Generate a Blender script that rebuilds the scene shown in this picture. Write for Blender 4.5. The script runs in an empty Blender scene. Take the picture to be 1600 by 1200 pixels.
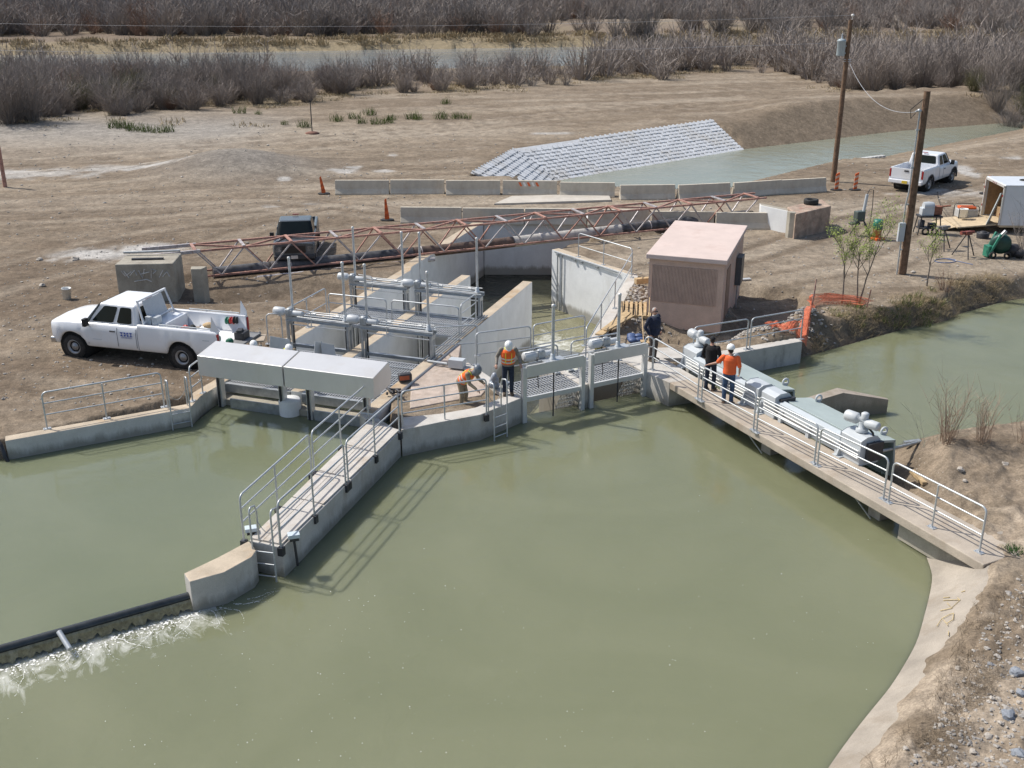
import bpy, math, random
import numpy as np
from mathutils import Vector, Matrix, noise as mnoise
random.seed(7)
RNG = np.random.default_rng(7)
SC = bpy.context.scene
COL = SC.collection
PI = math.pi
# ---------------------------------------------------------------- camera model (metres; camera 11.7 m above the deck level z = 0)
FPX = 1650.0
PITCH = math.atan(640/1650.0)
CAMH = 11.7
_c, _s = math.cos(PITCH), math.sin(PITCH)
def P(px, py, z=0.0):
    """surveyed point: where the sight line through photo pixel (px,py) meets height z"""
    u = (px-800)/FPX; v = (py-600)/FPX
    t = (z-CAMH)/(-_s-v*_c)
    return Vector((u*t, (_c-v*_s)*t, z))
def V(*a): return Vector(a)
# local frames of the works
E1, E2, OA = V(.945,-.327,0), V(.327,.945,0), V(-3.6,26.85,0)       # gate bays
def A(a, b, z=0.0): return OA + E1*a + E2*b + V(0,0,z)
F1, F2, OG = V(.873,.488,0), V(.488,-.873,0), V(.3,29.05,0)         # centre gates
def G(a, b, z=0.0): return OG + F1*a - F2*b + V(0,0,z)              # b grows downstream
U1, N1, OB = V(.433,-.901,0), V(.901,.433,0), V(4.83,30.35,0)       # footbridge
def B(t, n, z=0.0): return OB + U1*t + N1*n + V(0,0,z)

# ---------------------------------------------------------------- mesh builder
class MB:
    def __init__(s): s.v=[]; s.f=[]; s.sm=[]; s.mi=[]; s.m=0
    def add(s, vs, fs, smooth=False):
        o=len(s.v); s.v += [tuple(x) for x in vs]
        for f in fs:
            s.f.append(tuple(i+o for i in f)); s.sm.append(smooth); s.mi.append(s.m)
        return s
    def box(s, c, size, rz=0.0, M=None):
        hx,hy,hz=[q/2 for q in size]
        vs=[Vector((x*hx,y*hy,z*hz)) for z in(-1,1) for y in(-1,1) for x in(-1,1)]
        R = M if M is not None else Matrix.Rotation(rz,3,'Z')
        c=Vector(c); vs=[R@p+c for p in vs]
        return s.add(vs,[(0,2,3,1),(4,5,7,6),(0,1,5,4),(2,6,7,3),(0,4,6,2),(1,3,7,5)])
    def beam(s, p, q, w, h, up=(0,0,1), off=(0,0)):
        """rectangular bar from p to q, w sideways, h along up"""
        p=Vector(p);q=Vector(q);d=(q-p).normalized();up=Vector(up)
        sx=d.cross(up)
        if sx.length<1e-4: sx=d.cross(Vector((1,0,0)))
        sx.normalize(); uz=sx.cross(d)
        vs=[]
        for b in (p,q):
            for (i,j) in((-1,-1),(1,-1),(1,1),(-1,1)):
                vs.append(b+sx*(i*w/2+off[0])+uz*(j*h/2+off[1]))
        return s.add(vs,[(3,2,1,0),(4,5,6,7),(0,1,5,4),(1,2,6,5),(2,3,7,6),(3,0,4,7)])
    def tube(s, p, q, r, n=8, r2=None, caps=True):
        p=Vector(p);q=Vector(q);d=(q-p).normalized()
        a=d.orthogonal().normalized();b=d.cross(a); r2=r if r2 is None else r2
        vs=[p+(a*math.cos(2*PI*i/n)+b*math.sin(2*PI*i/n))*r for i in range(n)]
        vs+=[q+(a*math.cos(2*PI*i/n)+b*math.sin(2*PI*i/n))*r2 for i in range(n)]
        s.add(vs,[(i,(i+1)%n,n+(i+1)%n,n+i) for i in range(n)],True)
        if caps:
            s.add(vs[:n],[tuple(range(n))[::-1]]); s.add(vs[n:],[tuple(range(n))])
        return s
    def path(s, pts, r, n=8, closed=False):
        pts=[Vector(p) for p in pts]; m=len(pts); rs=r if isinstance(r,(list,tuple)) else [r]*m
        prev=None; vs=[]
        for i,p in enumerate(pts):
            a_=pts[i-1] if (i>0 or closed) else p
            b_=pts[(i+1)%m] if (i<m-1 or closed) else p
            d=(b_-a_)
            if d.length<1e-6: d=Vector((0,0,1))
            d.normalize()
            if prev is None: a=d.orthogonal().normalized()
            else:
                a=prev-d*prev.dot(d)
                a = a.normalized() if a.length>1e-5 else d.orthogonal().normalized()
            prev=a; b=d.cross(a)
            vs+=[p+(a*math.cos(2*PI*k/n)+b*math.sin(2*PI*k/n))*rs[i] for k in range(n)]
        fs=[]
        for i in range(m if closed else m-1):
            j=(i+1)%m
            fs+=[(i*n+k,i*n+(k+1)%n,j*n+(k+1)%n,j*n+k) for k in range(n)]
        s.add(vs,fs,True)
        if not closed:
            s.add(vs[:n],[tuple(range(n))[::-1]]); s.add(vs[-n:],[tuple(range(n))])
        return s
    def prism(s, poly, z0, z1):
        n=len(poly); ar=sum(poly[i][0]*poly[(i+1)%n][1]-poly[(i+1)%n][0]*poly[i][1] for i in range(n))
        if ar<0: poly=poly[::-1]
        zt = z1 if isinstance(z1,(list,tuple)) else [z1]*n
        if ar<0 and isinstance(z1,(list,tuple)): zt=zt[::-1]
        vs=[(p[0],p[1],z0) for p in poly]+[(p[0],p[1],zt[i]) for i,p in enumerate(poly)]
        return s.add(vs,[tuple(range(n))[::-1],tuple(range(n,2*n))]+[(i,(i+1)%n,n+(i+1)%n,n+i) for i in range(n)])
    def extrude(s, prof, p, q, up=(0,0,1)):
        """profile [(side,up)] swept from p to q"""
        p=Vector(p);q=Vector(q);d=(q-p).normalized();up=Vector(up);sx=d.cross(up).normalized();uz=sx.cross(d)
        n=len(prof); vs=[b+sx*a+uz*h for b in(p,q) for a,h in prof]
        return s.add(vs,[tuple(range(n))[::-1],tuple(range(n,2*n))]+[(i,(i+1)%n,n+(i+1)%n,n+i) for i in range(n)])
    def lathe(s, prof, c, axis=(0,0,1), n=16, smooth=True, caps=True):
        """prof [(r,h)] turned about axis through c"""
        c=Vector(c);d=Vector(axis).normalized();a=d.orthogonal().normalized();b=d.cross(a);m=len(prof)
        vs=[c+d*h+(a*math.cos(2*PI*k/n)+b*math.sin(2*PI*k/n))*max(r,1e-4) for r,h in prof for k in range(n)]
        fs=[(i*n+k,i*n+(k+1)%n,(i+1)*n+(k+1)%n,(i+1)*n+k) for i in range(m-1) for k in range(n)]
        s.add(vs,fs,smooth)
        if caps: s.add(vs[:n],[tuple(range(n))[::-1]]); s.add(vs[-n:],[tuple(range(n))])
        return s
    def ball(s, c, r, nu=10, nv=7, M=None):
        c=Vector(c); rr=r if isinstance(r,(tuple,list)) else (r,r,r); vs=[];
        for i in range(nv+1):
            t=PI*i/nv
            for k in range(nu):
                p=Vector((rr[0]*math.sin(t)*math.cos(2*PI*k/nu),rr[1]*math.sin(t)*math.sin(2*PI*k/nu),rr[2]*math.cos(t)))
                vs.append((M@p if M is not None else p)+c)
        return s.add(vs,[(i*nu+k,(i+1)*nu+k,(i+1)*nu+(k+1)%nu,i*nu+(k+1)%nu) for i in range(nv) for k in range(nu)],True)
    def quad(s,a,b,c,d): return s.add([a,b,c,d],[(0,1,2,3)])
    def build(s, name, mat, parent=None, bevel=0.0, mats=None):
        me=bpy.data.meshes.new(name); me.from_pydata(s.v,[],s.f)
        for m in (mats or [mat]): me.materials.append(m)
        me.polygons.foreach_set('use_smooth',s.sm)
        if mats: me.polygons.foreach_set('material_index',s.mi)
        me.update()
        o=bpy.data.objects.new(name,me); COL.objects.link(o)
        if parent is not None:
            o.parent=parent
            if parent.get('_w') is not None: o.matrix_parent_inverse=Matrix(parent_world(parent)).inverted()
        if bevel:
            b=o.modifiers.new('bevel','BEVEL'); b.width=bevel; b.segments=2; b.limit_method='ANGLE'; b.angle_limit=math.radians(40)
        return o
def parent_world(p):
    m=p.matrix_basis.copy()
    if p.parent is not None: m=parent_world(p.parent)@p.matrix_parent_inverse@m
    return m
def tag(o, label=None, cat=None, group=None, kind=None):
    if label: o['label']=label
    if cat: o['category']=cat
    if group: o['group']=group
    if kind: o['kind']=kind
    return o
def thing(name, label, cat, loc=(0,0,0), rz=0.0, group=None, local=False):
    """Empty at the thing's base. local=False: its parts are given in world coordinates"""
    o=bpy.data.objects.new(name,None); COL.objects.link(o); o.empty_display_size=.2
    o.location=loc; o.rotation_euler=(0,0,rz)
    if not local: o['_w']=1
    return tag(o,label,cat,group)
def copy_tree(o, parent=None):
    c=o.copy(); COL.objects.link(c)
    if parent is not None: c.parent=parent
    for ch in list(o.children): copy_tree(ch,c)
    return c
def pchild(mb,name,mat,par,**k):
    """child mesh given in the parent's LOCAL coordinates"""
    return mb.build(name,mat,par,**k)

# ---------------------------------------------------------------- materials
MATS={}
def newmat(name):
    m=bpy.data.materials.new(name); m.use_nodes=True; nt=m.node_tree
    return m,nt,nt.nodes['Principled BSDF']
def mat(name, col, rough=.7, metal=0.0, var=.12, scale=3.0, bump=0.0, bscale=30.0, col2=None, spec=None, coords='Object', stain=None, stain_scale=1.2, grain=0.0, wl=None):
    """plain material with two octaves of colour variation, optional stains and bump"""
    if name in MATS: return MATS[name]
    m,nt,b=newmat(name); N=nt.nodes; L=nt.links
    tc=N.new('ShaderNodeTexCoord'); src=tc.outputs[coords]
    n1=N.new('ShaderNodeTexNoise'); n1.inputs['Scale'].default_value=scale; n1.inputs['Detail'].default_value=7; n1.inputs['Roughness'].default_value=.65
    L.new(src,n1.inputs['Vector'])
    r=N.new('ShaderNodeValToRGB')
    c2=col2 or tuple(max(0,q*(1-var*1.6)) for q in col)
    c1=tuple(min(1,q*(1+var)) for q in col)
    r.color_ramp.elements[0].position=.32; r.color_ramp.elements[1].position=.68
    r.color_ramp.elements[0].color=(*c2,1); r.color_ramp.elements[1].color=(*c1,1)
    L.new(n1.outputs['Fac'],r.inputs['Fac']); out=r.outputs['Color']
    if stain:
        n2=N.new('ShaderNodeTexNoise'); n2.inputs['Scale'].default_value=stain_scale; n2.inputs['Detail'].default_value=9; n2.inputs['Roughness'].default_value=.7
        mp=N.new('ShaderNodeMapping'); mp.inputs['Scale'].default_value=(1,1,.35); mp.inputs['Location'].default_value=(3.1,1.7,.4)
        L.new(src,mp.inputs['Vector']); L.new(mp.outputs['Vector'],n2.inputs['Vector'])
        r2=N.new('ShaderNodeValToRGB'); r2.color_ramp.elements[0].position=.52; r2.color_ramp.elements[1].position=.72
        L.new(n2.outputs['Fac'],r2.inputs['Fac'])
        mx=N.new('ShaderNodeMix'); mx.data_type='RGBA'; L.new(r2.outputs['Color'],mx.inputs[0]); L.new(out,mx.inputs[6]); mx.inputs[7].default_value=(*stain,1); out=mx.outputs[2]
    if grain:
        n3=N.new('ShaderNodeTexNoise'); n3.inputs['Scale'].default_value=55; n3.inputs['Detail'].default_value=3; L.new(src,n3.inputs['Vector'])
        mr=N.new('ShaderNodeMapRange'); mr.inputs[1].default_value=.3; mr.inputs[2].default_value=.7; mr.inputs[3].default_value=1-grain; mr.inputs[4].default_value=1+grain
        L.new(n3.outputs['Fac'],mr.inputs[0])
        mg=N.new('ShaderNodeMix'); mg.data_type='RGBA'; mg.blend_type='MULTIPLY'; mg.inputs[0].default_value=1; L.new(out,mg.inputs[6]); L.new(mr.outputs[0],mg.inputs[7]); out=mg.outputs[2]
    if wl is not None:   # damp, silted band left by the water
        sp=N.new('ShaderNodeSeparateXYZ'); L.new(src,sp.inputs[0])
        nw=N.new('ShaderNodeTexNoise'); nw.inputs['Scale'].default_value=2.2; nw.inputs['Detail'].default_value=8; nw.inputs['Roughness'].default_value=.75
        mpw=N.new('ShaderNodeMapping'); mpw.inputs['Scale'].default_value=(1.6,1.6,.25); L.new(src,mpw.inputs['Vector']); L.new(mpw.outputs['Vector'],nw.inputs['Vector'])
        aw=N.new('ShaderNodeMath'); aw.operation='MULTIPLY_ADD'; L.new(nw.outputs['Fac'],aw.inputs[0]); aw.inputs[1].default_value=-.62; L.new(sp.outputs['Z'],aw.inputs[2])
        rw=N.new('ShaderNodeMapRange'); rw.inputs[1].default_value=wl-.31-.10; rw.inputs[2].default_value=wl-.31+.10; rw.inputs[3].default_value=.72; rw.inputs[4].default_value=0; L.new(aw.outputs[0],rw.inputs[0])
        mw=N.new('ShaderNodeMix'); mw.data_type='RGBA'; L.new(rw.outputs[0],mw.inputs[0]); L.new(out,mw.inputs[6]); mw.inputs[7].default_value=(.20,.185,.14,1); out=mw.outputs[2]
    L.new(out,b.inputs['Base Color'])
    b.inputs['Roughness'].default_value=rough; b.inputs['Metallic'].default_value=metal
    if spec is not None: b.inputs['Specular IOR Level'].default_value=spec
    if bump:
        nb=N.new('ShaderNodeTexNoise'); nb.inputs['Scale'].default_value=bscale; nb.inputs['Detail'].default_value=6; L.new(src,nb.inputs['Vector'])
        bp=N.new('ShaderNodeBump'); bp.inputs['Strength'].default_value=bump; bp.inputs['Distance'].default_value=.02; L.new(nb.outputs['Fac'],bp.inputs['Height']); L.new(bp.outputs['Normal'],b.inputs['Normal'])
    MATS[name]=m; return m
CONC = mat('pale_concrete',(.51,.485,.445),.85,var=.1,scale=1.3,bump=.25,stain=(.36,.31,.25),stain_scale=1.1,grain=.1,wl=-.60)
CONCW= mat('new_white_concrete',(.74,.75,.745),.85,var=.06,scale=1.1,bump=.15,stain=(.58,.575,.55),stain_scale=.8,grain=.06,wl=-2.35)
CONCL= mat('pool_wall_concrete',(.56,.55,.52),.85,var=.09,scale=1.1,bump=.2,stain=(.42,.39,.33),stain_scale=1.0,grain=.08,wl=-.36)
CONCT= mat('rust_stained_concrete_top',(.48,.40,.30),.9,var=.14,scale=1.5,bump=.3,stain=(.38,.25,.13),stain_scale=1.0,grain=.12)
CONCB= mat('weathered_bridge_concrete',(.43,.37,.30),.9,var=.14,scale=1.2,bump=.35,stain=(.33,.26,.19),stain_scale=1.4,grain=.14)
CONCO= mat('old_grey_concrete',(.36,.33,.27),.92,var=.16,scale=1.6,bump=.4,stain=(.22,.19,.15),stain_scale=1.3,grain=.14)
CONCP= mat('rough_pink_concrete',(.46,.38,.32),.95,var=.18,scale=2.2,bump=.7,bscale=14,stain=(.34,.26,.20),stain_scale=1.8,grain=.16)
BARR = mat('barrier_concrete',(.53,.475,.385),.9,var=.12,scale=1.4,bump=.25,stain=(.38,.30,.22),stain_scale=.8,grain=.08)
GALV = mat('galvanised_steel',(.52,.54,.55),.42,.45,var=.12,scale=5)
GALVD= mat('dull_galvanised',(.40,.42,.43),.5,.55,var=.18,scale=4)
ALUM = mat('aluminium_sheet',(.64,.64,.62),.45,.3,var=.05,scale=1.5)
WHITEP=mat('white_sheet_metal',(.66,.65,.63),.33,.35,var=.04,scale=1.0,stain=(.60,.57,.52),stain_scale=.7)
GREYP= mat('light_grey_paint',(.49,.52,.54),.4,.0,var=.06,scale=2)
PALEG= mat('pale_green_gate_paint',(.40,.46,.44),.42,.0,var=.06,scale=1.2,stain=(.33,.37,.35),stain_scale=.9)
BLACK= mat('black_rubber',(.02,.02,.02),.75,var=.2)
DARK = mat('dark_steel',(.05,.05,.055),.55,.2,var=.3)
RUST = mat('rusty_paint',(.43,.235,.185),.85,var=.25,scale=7,col2=(.22,.11,.08),stain=(.36,.27,.25),stain_scale=3)
RUSTG= mat('worn_silver_steel',(.48,.45,.45),.6,.3,var=.25,scale=8,stain=(.24,.12,.09),stain_scale=4)
PIPE = mat('tarred_pipe',(.085,.085,.09),.5,var=.5,scale=2.5,stain=(.19,.15,.13),stain_scale=1.1)
PIPEL= mat('peeling_pipe_coat',(.50,.47,.43),.6,var=.12,scale=2.5,stain=(.035,.04,.055),stain_scale=3.0)
WOODP= mat('utility_pole_wood',(.17,.105,.065),.9,var=.3,scale=6,bump=.5,bscale=25)
LUMB = mat('raw_lumber',(.50,.36,.20),.8,var=.2,scale=6)
PLY  = mat('plywood',(.52,.41,.27),.8,var=.15,scale=3)
ORANGE=mat('orange_plastic',(.72,.13,.025),.5,var=.1)
WHITER=mat('reflective_white',(.75,.72,.68),.4,var=.05)
STUCCO=mat('pink_stucco',(.57,.42,.335),.95,var=.07,scale=2,bump=.5,bscale=60,grain=.1)
ROOFP= mat('pink_roof_panel',(.60,.49,.44),.9,var=.05,scale=1.2,stain=(.53,.41,.36),stain_scale=.9,grain=.05)
GLASSD=mat('dark_glass',(.010,.014,.014),.08,var=.1,spec=.22)
CARW = mat('white_car_paint',(.74,.75,.77),.22,var=.015,scale=1,spec=.6,stain=(.68,.67,.65),stain_scale=.9)
CARD = mat('dark_slate_car_paint',(.085,.10,.115),.25,.15,var=.15,scale=1,spec=.6)
CHROME=mat('dusty_chrome',(.50,.50,.50),.3,.9,var=.1)
RIM  = mat('grey_wheel_rim',(.33,.33,.34),.45,.6,var=.15)
REDL = mat('red_lamp_lens',(.35,.02,.02),.2,var=.1)
CLEARL=mat('clear_lamp_lens',(.55,.56,.58),.12,.3,var=.1)
AMBERL=mat('amber_lamp_lens',(.5,.16,.03),.2,var=.1)
GRATE=mat('bar_grating_steel',(.44,.45,.46),.5,.4,var=.1,scale=3)
# ================================================================ numpy noise and polygons
def _hash(ix,iy,seed):
    h=(ix.astype(np.int64)*374761393+iy.astype(np.int64)*668265263+seed*974634777)&0xffffffff
    h=((h^(h>>13))*1274126177)&0xffffffff
    return ((h^(h>>16))&0xffff)/65535.0
def vnoise(x,y,seed=0):
    ix=np.floor(x);iy=np.floor(y);fx=x-ix;fy=y-iy;fx=fx*fx*(3-2*fx);fy=fy*fy*(3-2*fy)
    a=_hash(ix,iy,seed);b=_hash(ix+1,iy,seed);c=_hash(ix,iy+1,seed);d=_hash(ix+1,iy+1,seed)
    return (a*(1-fx)+b*fx)*(1-fy)+(c*(1-fx)+d*fx)*fy*1.0
def fbm(x,y,seed=0,oct=4,gain=.5):
    s=0;a=1;t=0
    for o in range(oct):
        s=s+a*vnoise(x*2**o+o*17.3,y*2**o-o*9.1,seed+o); t+=a; a*=gain
    return s/t
def sdist(x,y,poly):
    """signed distance to polygon, negative inside"""
    d=np.full(x.shape,1e9); ins=np.zeros(x.shape,bool); n=len(poly)
    for i in range(n):
        ax,ay=poly[i];bx,by=poly[(i+1)%n]
        ex,ey=bx-ax,by-ay; wx,wy=x-ax,y-ay
        t=np.clip((wx*ex+wy*ey)/(ex*ex+ey*ey),0,1)
        d=np.minimum(d,(wx-ex*t)**2+(wy-ey*t)**2)
        c=((ay>y)!=(by>y)); 
        with np.errstate(divide='ignore',invalid='ignore'):
            xi=ax+(y-ay)*ex/(ey if ey!=0 else 1e-9)
        ins^=(c&(x<xi))
    d=np.sqrt(d); return np.where(ins,-d,d)
def sstep(a,b,t):
    t=np.clip((t-a)/(b-a),0,1); return t*t*(3-2*t)
def pdist(x,y,pl):
    d=np.full(x.shape,1e9)
    for i in range(len(pl)-1):
        ax,ay=pl[i];bx,by=pl[i+1]; ex,ey=bx-ax,by-ay; t=np.clip(((x-ax)*ex+(y-ay)*ey)/(ex*ex+ey*ey),0,1); d=np.minimum(d,np.hypot(x-ax-ex*t,y-ay-ey*t))
    return d
def xy(v): return (v[0],v[1])
SHORE_R=[(9.75,24.6),(9.62,23.2),(9.6,21.6),(9.42,20.4),(8.98,19.5),(8.1,17.9),(7.1,16.45),(5.35,14.3),(3.2,11.5)]
POOL=[(-60,20),(-19,23.9),(-13.9,25.85),xy(A(-6.25,.9)),xy(A(-6.3,2.2)),xy(A(-.9,2.2)),xy(P(608,657)),xy(P(640,657)),xy(P(690,651)),xy(P(748,644)),xy(G(-.1,.3)),xy(G(4.9,.25)),
      (5.9,32.5),(9.8,34.42),(10.15,34.75),(11.6,35.9),(13.4,37.45),(15.2,38.1),(16.9,39.0),(18.6,41.0),(21,41.9),(34,49),(70,66),
      (80,40),(40,33),(20,30.6),(15.3,29.0),(12.6,28.1),(11.3,27.7),(10.5,27.1),(10.0,26.0)]+SHORE_R+[(-60,10)]
CHAN=[xy(A(-6.25,1.2)),xy(A(-6.25,15.5)),(-4.35,44.2),(-1.6,53.2),(4.9,53.2),(1.85,47.3),(5.15,42.7),(2.5,32.6),xy(G(4.55,.3)),xy(G(0,.3)),(-1.3,32.0),xy(A(-.8,7)),xy(A(-.95,1.2))]
FARCAN=[(3.4,74),(2.6,66.5),(11,64.5),(13,67),(20.3,74.6),(31.2,86),(48.3,101),(90,118),(90,126),(50.5,105.8),(35.5,98.9),(19,88)]
REV=[(2.0,66.5),(3.05,73.6),(3.55,74.4),(19.1,88.0),(17.0,92.0),(1.2,77.6),(-.75,74.9),(-2.6,66.6)]
RIVER=[(-300,128),(-60,138),(-20,150),(15,160),(45,176),(120,185),(300,180),(300,225),(120,236),(10,222),(-50,208),(-95,198),(-300,180)]
BUSHPX=[(-150,195),(0,188),(70,190),(110,172),(180,180),(270,170),(330,160),(410,165),(470,155),(530,145),(600,130),(640,143),(690,140),(740,137),(790,130),(850,125),(905,122),(970,120),(1000,120),(1080,112),(1150,112),(1230,115),(1290,130),(1330,140),(1400,140),(1500,135),(1600,150),(1750,150)]
BUSHLINE=[P(a,b,0) for a,b in BUSHPX]
def spl(pts,n=10):
    o=[]; P_=[pts[0]]+pts+[pts[-1]]
    for i in range(1,len(P_)-2):
        a,b,c,d=[np.array(q,float) for q in P_[i-1:i+3]]
        for k in range(n):
            t=k/n; q=.5*((2*b)+(-a+c)*t+(2*a-5*b+4*c-d)*t*t+(-a+3*b-3*c+d)*t**3); o.append((q[0],q[1]))
    return o+[tuple(pts[-1])]
def pxl(*pts): return spl([xy(P(a,b,0)) for a,b in pts],6)
TRACKS=[pxl((-60,330),(200,322),(430,312),(640,330),(760,326)),pxl((-60,350),(220,338),(430,325),(640,344)),pxl((-40,420),(160,372),(380,338),(520,318)),pxl((-40,470),(120,420),(300,385),(420,352),(520,330)),
 pxl((0,262),(300,236),(600,206),(900,170),(1180,158),(1300,158)),pxl((0,275),(320,248),(620,216),(900,180),(1100,170)),pxl((300,225),(560,205),(820,178),(1040,165)),pxl((1000,420),(1180,395),(1380,330),(1600,290)),pxl((1160,400),(1330,345),(1500,300),(1650,270)),
 pxl((1320,330),(1420,318),(1560,322)),pxl((60,500),(200,470),(420,462)),pxl((40,585),(120,600),(240,598)),pxl((1180,440),(1300,420),(1400,405),(1520,330))]
def ground_z(x,y,detail=True):
    x=np.asarray(x,float);y=np.asarray(y,float)
    big=fbm(x/9,y/9,3)-.5
    z=-.08+.16*big
    # mound of gravel and windrows in the far yard
    m=P(365,262); z=z+1.3*np.exp(-(((x-m.x)/4.5)**2+((y-m.y)/4)**2))
    m=P(1330,230); 
    far=sstep(62,80,y); z=z+far*(.35*(fbm(x/14,y/6,8)-.5))
    # windrow of spoil along the far track
    trk=np.abs((y-92)-(x+5)*.42-3*np.sin(x/17)); z=z+.22*np.exp(-(trk/.5)**2)*sstep(0,.5,fbm(x/5,y/5,5))
    trk2=np.abs((y-85)-(x+5)*.40-2*np.sin(x/13)); z=z+.13*np.exp(-(trk2/.4)**2)
    # left yard hollow under the old pipe truss
    tx=(x+9.0);ty=(y-41.3)-.30*tx; z=z-.75*np.exp(-(tx/3.6)**2-(ty/1.15)**2)*1.0
    # dug out around the hut
    dk=sdist(x,y,[(8.0,36.0),(9.5,35.7),(11.1,37.2),(11.7,39.4),(11.5,40.8),(9.8,41.9),(8.6,41.9)])+.5*(fbm(x/.8,y/.8,27,3)-.5); z=np.minimum(z,-.52+1.7*np.maximum(0,dk+.25))
    z=z-.68*np.exp(-(((x-6.5)/2.2)**2+((y-35.9)/1.35)**2)**2)
    # spoil between hut and wing wall, gravel heap behind the right wall
    z=z+.35*np.exp(-((x-4.6)/.8)**2-((y-39.5)/1.6)**2)
    z=z+.45*np.exp(-((x-8.6)/1.1)**2-((y-34.9)/.75)**2)+.55*np.exp(-((x-10.6)/.9)**2-((y-36.6)/.8)**2)
    # right bank rises towards the camera and to the right
    dP=sdist(x,y,POOL)
    rb=sstep(7.5,9.5,x+.35*(22-y)*(y<22))*(y<29.5)
    z=z+rb*np.clip(dP-1.2,0,40)*.10*sstep(25,18,y)
    z=z+.35*np.exp(-((x-12.2)/2.2)**2-((y-25.6)/1.6)**2)
    # far: slope up behind the woods
    z=z+np.clip(y-430,0,900)*.05+np.clip(y-240,0,200)*.012+1.6*np.exp(-((x-35)/30)**2-((y-262)/22)**2)
    # canal bank on the far side is higher
    dF=sdist(x,y,FARCAN)
    lefts=((y-73)-(x-3)*.66>0)
    z=z+.7*sstep(1.5,5,dF)*sstep(16,8,dF)*lefts*sstep(19,26,x)
    if detail:
        for tk in TRACKS:
            d_=pdist(x,y,tk); z=z-.05*np.exp(-((np.abs(d_-.85)-.0)/.22)**2)+.03*np.exp(-((d_-.85)/.5)**2)
        r=np.sqrt(x*x+y*y)
        lump=(fbm(x/.9,y/.9,11,4,.6)-.5)
        w=.55*rb+.35*np.exp(-((x-6.5)/5)**2-((y-37)/4)**2)+.10+.25*np.exp(-((x+9)/4)**2-((y-41)/2.5)**2)
        z=z+lump*w*.55
        z=z+(fbm(x/.22,y/.22,21,2)-.5)*.10*(rb+.35)*(r<45)
        ru=0*np.sin(((y-.25*x)+1.6*fbm(x/11,y/11,31))*3.1); z=z+.02*ru*(fbm(x/6,y/6,33)>.5)*(y>33)
    # banks and beds
    sl=np.full(x.shape,9.0)
    sl=np.where((x>4)&(y<25.5),.74,sl)
    sl=np.where((x>9.8)&(y>=25.5)&(y<33),.65,sl)
    sl=np.where((x>10.0)&(y>=33.9),1.15+1.1*(fbm(x/1.3,y/1.3,41)-.5),sl)
    sl=np.where(x<-14.1,.8,sl)
    z=np.minimum(z,np.where(dP<0,np.maximum(-2.3,-.85+dP*1.2),-.85+sl*dP))
    z=z+.11*sstep(.92,1.3,dP+.5*(fbm(x/.5,y/.5,29,3)-.5)+.62*sstep(19.3,16.2,y))*(x>4)*(y<24)*rb
    dC=sdist(x,y,CHAN); z=np.minimum(z,np.where(dC<0,np.maximum(-5,-4.2+dC*4),-4.2+dC*22))
    s2=np.where(lefts,.50,np.where(y<74,.6,.22)); z=np.minimum(z,np.where(dF<0,-1.7+np.maximum(dF,-3)*.5,-1.72+s2*dF))
    tl=(x+12.9)*.918+(y-42.05)*.396; td=-(x+12.9)*.396+(y-42.05)*.918-.62; z=z-.34*np.exp(-(td/.55)**4)*((tl>-1)&(tl<28.2))
    dV=sdist(x,y,REV); z=z-.55*sstep(.15,-.25,dV)
    dR=sdist(x,y,RIVER); z=np.minimum(z,np.where(dR<0,-2.6,-1.6+.35*dR))
    return z
def gz(x,y): return float(ground_z(np.array([x]),np.array([y]))[0])
def PG(px,py):
    """photo pixel -> point on the ground surface"""
    z=0
    for _ in range(4):
        p=P(px,py,z); z=gz(p.x,p.y)
    return V(p.x,p.y,z)
def sheet(name, verts, quads, material, smooth=True, attrs=None):
    me=bpy.data.meshes.new(name); nv=len(verts); nq=len(quads)
    me.vertices.add(nv); me.vertices.foreach_set('co',np.asarray(verts,np.float32).ravel())
    me.loops.add(nq*4); me.loops.foreach_set('vertex_index',np.asarray(quads,np.int32).ravel())
    me.polygons.add(nq); me.polygons.foreach_set('loop_start',np.arange(0,nq*4,4,dtype=np.int32))
    if smooth: me.polygons.foreach_set('use_smooth',np.ones(nq,bool))
    me.update(calc_edges=True); me.validate()
    if attrs is not None:
        a=me.color_attributes.new('soil','FLOAT_COLOR','POINT'); a.data.foreach_set('color',np.asarray(attrs,np.float32).ravel())
    me.materials.append(material)
    o=bpy.data.objects.new(name,me); COL.objects.link(o); return o
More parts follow.
